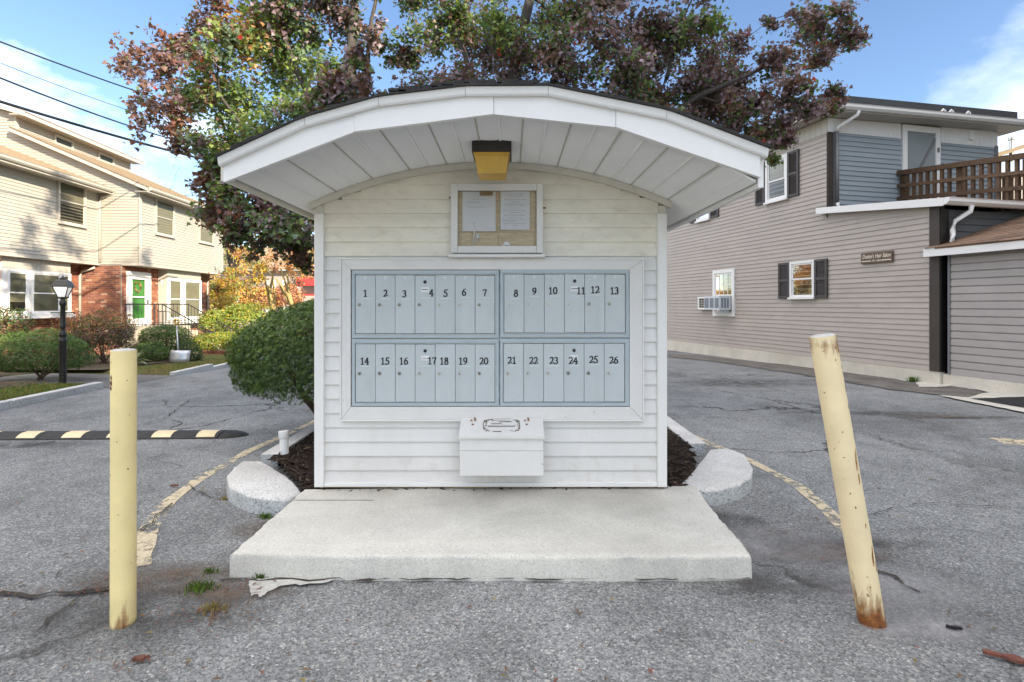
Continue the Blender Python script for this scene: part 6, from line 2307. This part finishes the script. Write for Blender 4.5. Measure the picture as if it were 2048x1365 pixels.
# bay window of the farther house
B2_ = Fr(Vector((-13.3, 19.3)) - DN * .25, DU, DN)
s_a, s_b = B2_.s_of(334), B2_.s_of(401)
fpart('bay_box', M['ivorytrim'], hb, B2_, (s_a, s_b, -.34, -.002, .55, 2.80))
x = s_a
while x < s_b - .02:
    b = min(x + .17, s_b)
    MB().fbox(B2_, x + .004, b - .004, 0, .02, 2.50, 2.80).build('batten_board', M['ivorytrim'], hb)
    x += .17
for (pa, pb) in ((335, 362), (366, 400)):
    window(hb, B2_, B2_.s_of(pa), B2_.s_of(pb), .78, 2.47, .08, .07, 'white', blind=.98, back='blind', glass='screened')
fpart('bay_sill', M['white'], hb, B2_, (s_a - .05, s_b + .05, -.1, .12, .62, .74))
# downspouts
for (par, fr, px, t, z1, z0) in ((ha, G1, 157, .05, 2.7, .55), (hb, G2, 413, .05, 2.7, .2)):
    s = fr.s_of(px)
    mb = MB(); mb.tube([fr.pt(s, t + .5, z1 + .02), fr.pt(s, t + .05, z1 - .12), fr.pt(s, t, z1 - .3), fr.pt(s, t, z0)], .045, 8); mb.build('downspout', M['ivorytrim'], par, True)
mb = MB(); mb.tube([H1.pt(-.12, .55, 5.4), H1.pt(-.12, .10, 5.2), H1.pt(-.12, .06, 5.0), H1.pt(-.12, .06, 2.9)], .045, 8); mb.build('downspout', M['ivorytrim'], ha, True)

# entry steps, landing and iron railings
st = empty('entry_steps', G2.pt(.9, 2.0, -.5), 'pale stone entry steps with landing below the green door', 'steps')
sa, sb = -.15, 1.75
MB().fbox(G2, sa, sb, .02, 1.45, -.9, .60).build('landing', M['step'], st)
for i in range(6):
    MB().fbox(G2, sa + .1, sb + .12 * (i > 3), 1.452 + .30 * i, 1.75 + .30 * i, -1.0, .60 - .185 * (i + 1)).build('step', M['step'], st)
def iron(label, s, t_pts, zs, dl=.13, par=None):
    root = empty('iron_railing', G2.pt(s, t_pts[0], zs[0]), label, 'railing', 'iron railings of the entry steps')
    mb = MB()
    pts = [G2.pt(s, t, z) for t, z in zip(t_pts, zs)]
    mb.tube(pts, .022, 6); mb.build('handrail', M['iron'], root)
    mb = MB(); mb.tube([(p[0], p[1], p[2] - .72) for p in pts], .014, 5); mb.build('lower_rail', M['iron'], root)
    for i in range(len(pts) - 1):
        a, b = Vector(pts[i]), Vector(pts[i + 1])
        k = max(2, int((b - a).length / dl))
        for j in range(k + (i == len(pts) - 2)):
            q = a.lerp(b, j / k)
            mb = MB(); mb.tube([q, q - Vector((0, 0, .80 if j else .9))], .010 if j else .018, 5, cap=False); mb.build('baluster', M['iron'], root)
iron('black iron railing on the near side of the entry steps', sa + .12, (.15, 1.4, 3.1), (1.42, 1.42, .42))
iron('black iron railing on the far side of the entry steps', sb - .05, (.15, 1.4, 3.1), (1.42, 1.42, .42))

# ------------------------------------------------------------------ verge, kerbs, path at the left
kxl = lambda y: -6.78 - .06 * (y - 7.14)
yv = [0.5 * i - 1 for i in range(20)] + [8.75, 8.92, 9.08, 9.27]
lawnz = lambda x, y: gz(x, y) + (.095 + .02 * math.sin(x * 2.1) * math.sin(y * 1.7)) * (max(0, min(1, (9.27 - y) / .35)) if y < 10 else max(0, min(1, (y - 11.28) / .35)))
sheet('lawn', [lambda y, k=k: kxl(y) - .13 - k for k in (0, .3, .7, 1.2, 2, 3, 5, 8, 12, 20)], yv, lawnz, M['lawn'])
sheet('lawn', [lambda y, k=k: kxl(y) - .13 - k for k in (0, .3, .7, 1.2, 2, 3, 5, 8, 12, 20)], [11.28, 11.45, 11.63, 11.8] + [12 + .5 * i for i in range(38)], lawnz, M['lawn'])
sheet('garden_path', [lambda y, k=k: kxl(y) + .05 - k for k in (0, .5, 1, 2, 3)], [9.251 + .2 * i for i in range(10)] + [11.298], lambda x, y: gz(x, y) + .006 + .05 * max(0, min(1, (-x - 6.95) / 2.5)), M['asphalt_path'])
sheet('garden_bed', [lambda y, k=k: kxl(y) - 3.0 - k for k in (0, .5, 1, 2, 4, 6, 9)], [9.251 + .2 * i for i in range(10)] + [11.298], lambda x, y: gz(x, y) + .07, M['dirt'])
# dark planting beds under the shrubs
patch('garden_bed', [(-7.7, 8.6), (-7.9, 9.2), (-9.5, 9.2), (-14, 9.2), (-14, 7), (-10, 7), (-8.3, 7.6)], M['dirt'], .118, .05, 5)
patch('garden_bed', [(-8.6, 11.4), (-8.9, 13.2), (-8.9, 15.5), (-10, 17.5), (-14.5, 17.5), (-14.5, 11.4)], M['dirt'], .118, .06, 5)
y = -.9
i = 0
lens = [2.1, 1.9, 2.2, 2.0, 1.75]
labs = ['kerb stone at the lane\'s left edge, out by the camera', 'kerb stone of the lane\'s left edge, before the hump', 'kerb stone of the left verge beside the speed hump\'s far end', 'grey granite kerb stone of the verge at the picture\'s left edge', 'grey granite kerb stone of the verge just behind the upright bollard']
for L_, lb in zip(lens, labs):
    kerbstone('kerb_stone', lb, [(kxl(y) - .13, y), (kxl(y), y), (kxl(y + L_), y + L_), (kxl(y + L_) - .13, y + L_)], .10, 'granite kerb stones along the verge', 40 + i, .012, .004, -.3)
    y += L_ + .02; i += 1
y = 11.3
for L_, lb in zip([1.6, 1.7, 2.0, 2.0], ['granite kerb stone starting the farther kerb past the path', 'second granite kerb stone past the path, by the snow shovel', 'kerb stone beyond the shovel, partly behind the round yew', 'last kerb stone of the farther kerb, behind the round yew']):
    kerbstone('kerb_stone', lb, [(kxl(y) - .13, y), (kxl(y), y), (kxl(y + L_), y + L_), (kxl(y + L_) - .13, y + L_)], .11, 'granite kerb stones along the verge', 60 + i, .012, .004, -.6)
    y += L_ + .02; i += 1


def grass(name, label, n, fx_, hmin, hmax, mats, seed):
    g = random.Random(seed)
    mb = MB()
    for k in range(n):
        x, y, z = fx_(g)
        h = g.uniform(hmin, hmax)
        a = g.uniform(0, 6.283); w = h * .07 + .0015
        lx_, ly_ = g.gauss(0, .35) * h, g.gauss(0, .35) * h
        dx, dy = math.cos(a) * w, math.sin(a) * w
        mb.add([(x - dx, y - dy, z), (x + dx, y + dy, z), (x + lx_ * .4 + dx * .7, y + ly_ * .4 + dy * .7, z + h * .6), (x + lx_ * .4 - dx * .7, y + ly_ * .4 - dy * .7, z + h * .6), (x + lx_, y + ly_, z + h)],
               [(0, 1, 2, 3), (3, 2, 4)], 0 if g.random() < .6 else 1)
    o = mb.build(name, mats)
    tag(o, label, 'grass', None, 'stuff')
    return o


def vg(g):
    y = g.uniform(5.0, 9.2)
    x = kxl(y) - .15 - abs(g.gauss(0, .38))
    return x, y, lawnz(x, y) - .005
def vg2(g):
    y = g.uniform(11.35, 17)
    x = kxl(y) - .15 - abs(g.gauss(0, .6))
    return x, y, lawnz(x, y) - .005
grass('grass', 'short patchy grass along the nearer verge by the lamp post', 9000, vg, .02, .06, [M['grassblade'], M['grassdry']], 4)
grass('grass', 'sparse dry grass along the farther verge by the snow shovel', 5000, vg2, .02, .055, [M['grassdry'], M['grassblade']], 5)


def tuft(label, px, py, n, r, h, dry):
    c = G(px, py)
    def f(g):
        a, q = g.uniform(0, 6.283), r * abs(g.gauss(0, .5))
        return c.x + math.cos(a) * q * 1.5, c.y + math.sin(a) * q, 0.0
    o = grass('weed_tuft', label, n, f, h * .4, h, [M['grassdry'] if dry else M['grassblade'], M['grassblade'] if not dry else M['grassdry']], int(px))
    tag(o, None, 'weed', 'weed tufts in the asphalt cracks', 'thing')
tuft('small green weed tuft by the slab\'s left corner', 418, 1147, 60, .03, .035, False)
tuft('yellow green weed tuft, largest between left bollard and slab', 402, 1182, 160, .06, .05, False)
tuft('dry brown weed tuft nearest the camera between bollard and slab', 425, 1222, 120, .06, .04, True)
tuft('weed growing under the slab\'s front edge', 520, 1160, 70, .03, .04, False)
tuft('weed between the left kerb stone and the slab', 530, 1037, 90, .035, .04, False)
tuft('weed at the foot of the left granite corner stone', 450, 1000, 50, .03, .03, True)
tuft('bright green weed at the foot of the taupe house', 1825, 764, 90, .06, .12, False)
# needles, leaves and grit on the ground
mb = MB()
g = random.Random(77)
spots = [(425, 1228, .16, 90), (205, 1182, .10, 40), (330, 1160, .25, 60), (500, 1180, .10, 40), (1650, 1102, .3, 50), (20, 1193, .1, 30), (280, 1330, .1, 20), (1560, 1065, .12, 16), (450, 985, .12, 30)]
for (px, py, r, n) in spots:
    c = G(px, py)
    for k in range(n):
        x, y = c.x + g.gauss(0, r), c.y + g.gauss(0, r * .4)
        a, l, w = g.uniform(0, 6.283), g.uniform(.006, .022), g.uniform(.0010, .003)
        dx, dy = math.cos(a) * l, math.sin(a) * l
        px_, py_ = -math.sin(a) * w, math.cos(a) * w
        z = gz(x, y) + .016
        mb.add([(x - dx - px_, y - dy - py_, z), (x + dx - px_, y + dy - py_, z + .003), (x + dx + px_, y + dy + py_, z + .003), (x - dx + px_, y - dy + py_, z)], [(0, 1, 2, 3)], 0 if g.random() < .6 else 1)
for k in range(420):
    d = 1.9 + g.random() ** 1.5 * 9
    x = g.uniform(-1, 1) * d; y = d
    a, l = g.uniform(0, 6.283), g.uniform(.006, .02)
    dx, dy = math.cos(a) * l, math.sin(a) * l
    if -2.1 < x < 1.7 and y > 2.6: continue
    z = gz(x, y) + .013
    mb.add([(x - dx, y - dy, z), (x + dy * .5, y - dx * .5, z + .006), (x + dx, y + dy, z + .003), (x - dy * .5, y + dx * .5, z + .006)], [(0, 1, 2), (0, 2, 3)], g.choice((0, 1, 1, 2)))
o = mb.build('leaf_litter', [LM['rust'], M['mulch_pale'], M['grassdry']])
tag(o, 'scattered dry needles, bark crumbs and leaf bits on the asphalt', 'litter', None, 'stuff')
# a few larger scraps
for (lab, px, py, l, w, ang, mt) in (('reddish piece of bark on the asphalt at the lower right corner', 2022, 1326, .085, .017, -28, 'primer'), ('short black twig right of the leaning bollard', 1908, 1264, .03, .006, -15, 'black'),
                                     ('rusty curled leaf in front of the left bollard', 282, 1326, .03, .012, 15, 'rustleaf'), ('red leaf on the asphalt beside the left painted line', 349, 976, .03, .012, 5, 'rustleaf')):
    c = G(px, py)
    mb = MB()
    g = random.Random(px)
    ca, sa_ = math.cos(R(ang)), math.sin(R(ang))
    up, dn = [], []
    for k in range(9):
        u = -1 + 2 * k / 8
        ww = w * (1 - u * u * .55) * g.uniform(.35, 1.3)
        for lst, sg_ in ((up, 1), (dn, -1)):
            X, Y = u * l, sg_ * ww
            lst.append((c.x + X * ca - Y * sa_, c.y + X * sa_ + Y * ca))
    out = up + dn[::-1]
    mb.add([(x, y, .013) for x, y in out] + [(x, y, .022 + g.uniform(0, .006)) for x, y in out], [tuple(range(18, 36))] + [(i, (i + 1) % 18, 18 + (i + 1) % 18, 18 + i) for i in range(18)])
    m = LM['rust'] if mt == 'rustleaf' else M[mt]
    tag(mb.build('bark_piece' if mt == 'primer' else 'twig' if mt == 'black' else 'fallen_leaf', m), lab, 'bark' if mt == 'primer' else 'twig' if mt == 'black' else 'leaf')

# ------------------------------------------------------------------ lamp post
lp = empty('lamp_post', (-7.52, 9.05, gz(-7.5, 9) + .09), 'black lamp post with frosted lantern on the left verge', 'lamp post')
b = (-7.52, 9.05, gz(-7.5, 9) + .06)
mb = MB()
mb.lathe([(.052, 0), (.052, .72), (.060, .74), (.060, .77), (.045, .79), (.045, .82), (.058, .84), (.058, .87), (.034, .90), (.030, .95), (.044, .98), (.044, 1.0), (.040, 1.02), (.034, 1.33), (.048, 1.35), (.050, 1.40), (.030, 1.43), (.025, 1.46)], b, 14)
smooth_by_angle(mb.build('post', M['black'], lp), 40)
mb = MB(); mb.tube([(b[0] - .20, b[1], b[2] + 1.22), (b[0] + .20, b[1], b[2] + 1.22)], .009, 6); mb.build('ladder_bar', M['black'], lp)
hb0 = b[2] + 1.45
mb = MB()
for k in range(4):
    a = math.pi / 4 + k * math.pi / 2 + .35
    p0 = Vector((b[0] + .075 * math.cos(a), b[1] + .075 * math.sin(a), hb0 + .03)); p1 = Vector((b[0] + .15 * math.cos(a), b[1] + .15 * math.sin(a), hb0 + .21))
    mb.tube([p0, p1], .008, 5)
mb.lathe([(.03, 0), (.085, .015), (.085, .032), (.03, .034)], (b[0], b[1], hb0), 4)
mb.build('lantern_frame', M['black'], lp)
def sq(r, z, a0=.35):
    return [(b[0] + r * math.cos(math.pi / 4 + k * math.pi / 2 + a0), b[1] + r * math.sin(math.pi / 4 + k * math.pi / 2 + a0), z) for k in range(4)]
mb = MB(); mb.hexa(sq(.068, hb0 + .036) + sq(.142, hb0 + .208)); mb.build('frosted_pane', M['milk'], lp)
mb = MB(); mb.hexa(sq(.178, hb0 + .210) + sq(.172, hb0 + .222)); mb.hexa(sq(.172, hb0 + .223) + sq(.12, hb0 + .30)); mb.hexa(sq(.12, hb0 + .301) + sq(.035, hb0 + .34)); mb.hexa(sq(.06, hb0 + .341) + sq(.06, hb0 + .35)); mb.hexa(sq(.03, hb0 + .351) + sq(.008, hb0 + .39))
mb.build('lantern_roof', M['black'], lp)

# ------------------------------------------------------------------ shrubs by the houses
K0 = lambda x, y: gz(x, y) + .09
bush('shrub', 'dark green rounded shrub left of the black lamp post', (-8.72, 10.0, .50), (.88, .8, .46), ({'yew': 2, 'green': 2.5, 'yewlight': 2}, {'yew': 4, 'green': 1.5}), 11000, .065, T_SPRIG, 4, lump=.16, zmin=.05)
bush('shrub', 'small brown green shrub at the picture\'s left edge under the bay window', (-11.9, 12.4, .85), (.75, .7, .6), {'green': 2, 'brown': 2, 'darkgreen': 2, 'orange': .5}, 3500, .07, T_OVAL, 5, lump=.22, zmin=0)
bush('azalea_bush', 'reddish brown azalea shrub left of the hosta against the brick', (-10.25, 13.6, .66), (.80, .75, .66), ({'brown': 3, 'rust': 2, 'green': 2, 'orange': 1}, {'brown': 3, 'darkgreen': 3, 'purple': 1}), 8000, .055, T_OVAL, 6, lump=.25, shell=(.6, 1.02), zmin=-.05)
bush('shrub', 'flat topped dark yew mound behind the snow shovel', (-9.75, 15.2, .42), (.72, .6, .46), ({'yew': 3, 'yewlight': 1.5}, {'yew': 5, 'green': .6}), 8000, .075, T_SPRIG, 7, lump=.12, zmin=-.2)
bush('shrub', 'low green shrub between the hosta and the snow shovel', (-9.55, 14.2, .15), (.52, .45, .30), {'yew': 3, 'green': 2, 'yewlight': 1}, 5000, .07, T_SPRIG, 8, lump=.15, zmin=-.2)
bush('shrub', 'small dark shrub behind the shovel blade', (-8.95, 14.9, .05), (.40, .4, .36), {'yew': 3, 'darkgreen': 2}, 3000, .07, T_SPRIG, 18, lump=.15, zmin=-.25)
bush('laurel_bush', 'big sunlit yellow green laurel bush behind the low hedge', (-11.5, 23.0, .55), (1.55, 1.2, 1.0), {'laurel': 4, 'lightgreen': 2, 'yellow': .7}, 7000, .13, T_LONG, 9, lump=.22, zmin=-.6)
bush('laurel_bush', 'small yellow green shrub by the iron railing at the entry steps', (-11.9, 21.3, .75), (.48, .45, .50), {'laurel': 3, 'lightgreen': 2, 'yellow': .5}, 1800, .09, T_OVAL, 10, lump=.2, zmin=-.5)
bush('hedge', 'low clipped sunlit hedge right of the entry steps', (-10.55, 19.6, .00), (1.25, .5, .42), {'laurel': 4, 'lightgreen': 2, 'yellow': 1}, 6000, .075, T_OVAL, 12, lump=.08, zmin=-.5, stems=9, cat='hedge')
bush('azalea_bush', 'straggling reddish shrub under the white bay window', (-13.2, 16.4, .75), (.9, .5, .42), {'rust': 2, 'brown': 3, 'green': 1, 'orange': 1}, 2200, .06, T_OVAL, 13, lump=.25, shell=(.5, 1.05), zmin=-.1)
# hosta of long pale edged leaves
hs = empty('hosta_plant', (-9.15, 13.0, .0), 'hosta with arching pale edged leaves behind the upright bollard', 'hosta')
g = random.Random(6)
for k in range(46):
    a = g.uniform(0, 6.283); tilt = g.uniform(.25, 1.05); l = g.uniform(.30, .52)
    d = Vector((math.cos(a), math.sin(a), 0)); s_ = Vector((-d.y, d.x, 0))
    p0 = Vector((-9.15 + d.x * .05, 13.0 + d.y * .05, gz(-9, 13) + .10))
    rows_ = []
    for j in range(6):
        f = j / 5
        q = p0 + d * (l * math.sin(tilt) * f) + Vector((0, 0, l * (math.cos(tilt) * f * 1.15 - .75 * f * f * math.sin(tilt))))
        w = .058 * math.sin(math.pi * min(1, .12 + f * .9)) + .002
        rows_.append((q, w))
    mb = MB()
    for q, w in rows_: mb.v += [tuple(q - s_ * w + Vector((0, 0, w * .3))), tuple(q - s_ * w * .72 + Vector((0, 0, w * .18))), tuple(q), tuple(q + s_ * w * .72 + Vector((0, 0, w * .18))), tuple(q + s_ * w + Vector((0, 0, w * .3)))]
    for j in range(5):
        for i in range(4):
            mb.f.append((j * 5 + i, j * 5 + i + 1, j * 5 + i + 6, j * 5 + i + 5)); mb.m.append(1 if i in (0, 3) else 0)
    mb.build('leaf', [LM['bluegreen'], LM['cream']], hs, True)
# snow shovel leaning on the shrub
sv = empty('snow_shovel', (-8.72, 13.9, gz(-8.7, 13.9) + .1), 'snow shovel with yellow grip leaning against the yew mound', 'shovel')
bz = gz(-8.7, 13.9) + .1
A_, B_ = Vector((-8.60, 13.93, bz + .20)), Vector((-8.86, 14.28, bz + .98))
mb = MB(); mb.tube([A_, B_], .016, 8); mb.build('shaft', M['steelblue'], sv, True)
mb = MB()
nb_c = 9
for j in range(4):
    for i in range(nb_c):
        u = -1 + 2 * i / (nb_c - 1)
        mb.v.append((-8.58 + u * .26, 13.86 + .10 * u * u - .03 + j * .02, bz + .02 + j * .10 - .05 * 0 * u))
for j in range(3):
    for i in range(nb_c - 1):
        q = j * nb_c + i
        mb.f.append((q, q + 1, q + nb_c + 1, q + nb_c)); mb.m.append(0)
o = mb.build('blade', M['steelblue'], sv, True)
md = o.modifiers.new('thick', 'SOLIDIFY'); md.thickness = .006
mb = MB()
dd = (B_ - A_).normalized()
mb.tube([B_ - dd * .02, B_ + Vector((-.065, 0, .06)), B_ + Vector((-.055, 0, .12)), B_ + Vector((.055, 0, .12)), B_ + Vector((.065, 0, .06)), B_ - dd * .02], .022, 7)
mb.build('grip', M['shovelyellow'], sv, True)
# low brick edging by the hedge
be = empty('brick_edging', (-10.2, 19.0, gz(-10, 19)), 'low brick edging in front of the sunlit hedge', 'brick edging')
for r_ in range(2):
    for i in range(9):
        x = -11.0 + i * .22 + (.11 if r_ else 0)
        z = gz(-10, 19) + .08 + r_ * .075
        MB().box(x, x + .208, 18.95 + rnd.uniform(0, .01), 19.06, z, z + .066).build('brick', M['brick'], be)

# ------------------------------------------------------------------ garden trees and far house in the gap
def small_tree(name, label, px, py0, d, crown, seed, bark, leaf, tm=T_OVAL, trunk_r=.10, spread=.8, per=20):
    x = (px - 1024) * d / F
    base = (x, d, gz(x, d) + .0)
    z1 = CAMZ + (HZ - py0) * d / F
    rr_ = random.Random(seed)
    stems = []
    fork = Vector((x + rr_.uniform(-.1, .1), d, base[2] + (z1 - base[2]) * .45))
    for k in range(4):
        e = Vector((x + rr_.uniform(-1, 1) * spread, d + rr_.uniform(-1, 1) * spread * .7, z1 + rr_.uniform(-.4, .6)))
        m_ = fork.lerp(e, .5) + Vector((rr_.uniform(-.15, .15), 0, rr_.uniform(0, .2)))
        stems.append(([base, (x + rr_.uniform(-.12, .12), d, base[2] + (z1 - base[2]) * .25), fork, m_, e] if k == 0 else [fork - Vector((0, 0, rr_.uniform(0, .7))), m_, e], trunk_r * (1 if k == 0 else .62), trunk_r * .25))
    cls = [(P(a, b, d + rr_.uniform(-1, 1) * .8), c * d / F, pal, den) for (a, b, c, pal, den) in crown]
    return grow(name, label, base, stems, cls, leaf, bark, seed, per=per, tmpl=tm, twigs=8)


small_tree('dogwood_tree', 'small sunlit tree with yellow bark and orange leaves beyond the lane', 548, 560, 24, [(460, 540, 26, 'Y', 1), (490, 520, 28, 'O', 1), (520, 530, 26, 'Y', 1), (450, 565, 26, 'Y', .9), (480, 575, 28, 'Y', .9), (545, 515, 26, 'K', .8), (510, 500, 24, 'K', .8), (435, 575, 22, 'O', .8), (440, 600, 20, 'Y', .7), (505, 560, 20, 'Y', .7), (570, 530, 24, 'K', .6)], 41, M['bark_pale'], .14, trunk_r=.13, per=48)
small_tree('dogwood_tree', 'second small sunlit tree with pink leaves nearer the shelter', 592, 550, 23, [(575, 525, 26, 'K', .9), (605, 515, 28, 'K', .9), (620, 545, 24, 'K', .8), (595, 490, 24, 'K', .7), (630, 500, 26, 'O', .7), (640, 530, 24, 'K', .7), (600, 560, 22, 'O', .6)], 42, M['bark_pale'], .13, trunk_r=.13, per=40)
small_tree('background_tree', 'tall orange tree behind the farther town house', 470, 430, 38, [(450, 470, 40, 'O', 1), (500, 455, 42, 'Y', 1), (540, 470, 40, 'O', 1), (480, 510, 38, 'Y', 1), (430, 510, 34, 'O', 1), (560, 430, 40, 'K', .8), (520, 420, 36, 'O', .8), (600, 470, 40, 'O', .9), (640, 440, 44, 'K', .9), (620, 510, 38, 'Y', .9)], 43, M['bark'], .26, trunk_r=.2, spread=1.6, per=48)
small_tree('bare_tree', 'nearly bare tree above the town house roof', 352, 380, 32, [(350, 350, 22, 'R', .35), (380, 370, 24, 'R', .4), (330, 375, 20, 'R', .3), (365, 330, 18, 'R', .2), (400, 395, 24, 'R', .5), (345, 310, 14, 'R', .12)], 44, M['bark'], .09, trunk_r=.12, spread=1.2, per=9)
for (lb, px, py, d, rx, rz_, pal, sd) in (('golden shrub before the far house, left of the dogwood trunks', 470, 590, 33, 1.3, 1.1, {'yellow': 3, 'orange': 3, 'lightgreen': 2, 'rust': 1}, 51),
                                     ('orange shrub before the far house, between the dogwood trunks', 520, 600, 34, 1.2, 1.0, {'orange': 4, 'rust': 2, 'yellow': 2}, 52),
                                     ('reddish shrub before the far house, beside the red porch', 575, 595, 35, 1.1, .9, {'rust': 3, 'orange': 3, 'pink': 2}, 53),
                                     ('green golden shrub at the corner of the farther town house', 432, 600, 27, .95, 1.3, {'lightgreen': 3, 'yellow': 3, 'orange': 1}, 54)):
    c = P(px, py, d)
    bush('shrub', lb, (c.x, c.y, c.z), (rx, 1.0, rz_), pal, 2600, .17, T_OVAL, sd, lump=.25, shell=(.6, 1.05), zmin=gz(c.x, c.y))
fh = empty('far_house', (-16, 44, -.6), 'pale house with red porch trim beyond the garden trees', 'house')
MB().box(-26, -9, 44, 52, -1, 4.2).build('wall', M['pinkwall'], fh)
mb = MB(); mb.hexa([(-26.5, 43.3, 4.2), (-8.5, 43.3, 4.2), (-8.5, 48, 6.4), (-26.5, 48, 6.4), (-26.5, 43.3, 4.35), (-8.5, 43.3, 4.35), (-8.5, 48, 6.55), (-26.5, 48, 6.55)]); mb.build('roof', M['shingle_tan'], fh)
def fbx(name, p0, p1, p2, p3, d, th, mat):
    a, b = P(p0, p3, d), P(p1, p2, d)
    MB().box(a.x, b.x, d, d + th, a.z, b.z).build(name, mat, fh)
fbx('porch_window', 598, 640, 588, 606, 43.8, .18, M['redtrim'])
fbx('porch_panel', 604, 640, 592, 606, 43.7, .08, M['pinkwall'])
fbx('porch_roof', 592, 660, 555, 572, 43.0, .9, M['redtrim'])
for px in (533, 547, 568, 576, 597):
    fbx('porch_post', px - 2.6, px + 2.6, 560 if px != 576 else 590, 640, 43.1, .2, M['white'])
for (px0, px1, a, b) in ((470, 490, 575, 610), (505, 520, 575, 605)):
    fbx('window', px0, px1, a, b, 43.85, .14, M['white'])

# ------------------------------------------------------------------ overhead cables
def cable(label, p0, d0, p1, d1, r, sag):
    a, b = P(*p0, d0), P(*p1, d1)
    a2 = a + (a - b) * .8
    b2 = b + (b - a) * .5
    pts = []
    for k in range(25):
        f = k / 24
        q = a2.lerp(b2, f)
        q.z -= sag * (4 * f * (1 - f) - .75)
        pts.append(q)
    mb = MB(); mb.tube(pts, r, 6)
    tag(mb.build('power_line', M['wire'], None, True), label, 'cable', 'overhead cables at the left')
cable('highest overhead cable, passing into the rust red leaves', (0, 80), 11, (390, 222), 17, .017, .25)
cable('thinnest overhead wire, second from the top', (0, 122), 12, (330, 245), 18, .008, .3)
cable('middle overhead cable below the thin wire', (0, 152), 10, (330, 276), 15, .018, .25)
cable('lowest and thickest overhead cable, crossing before the dormer', (0, 200), 10, (415, 322), 15, .029, .2)
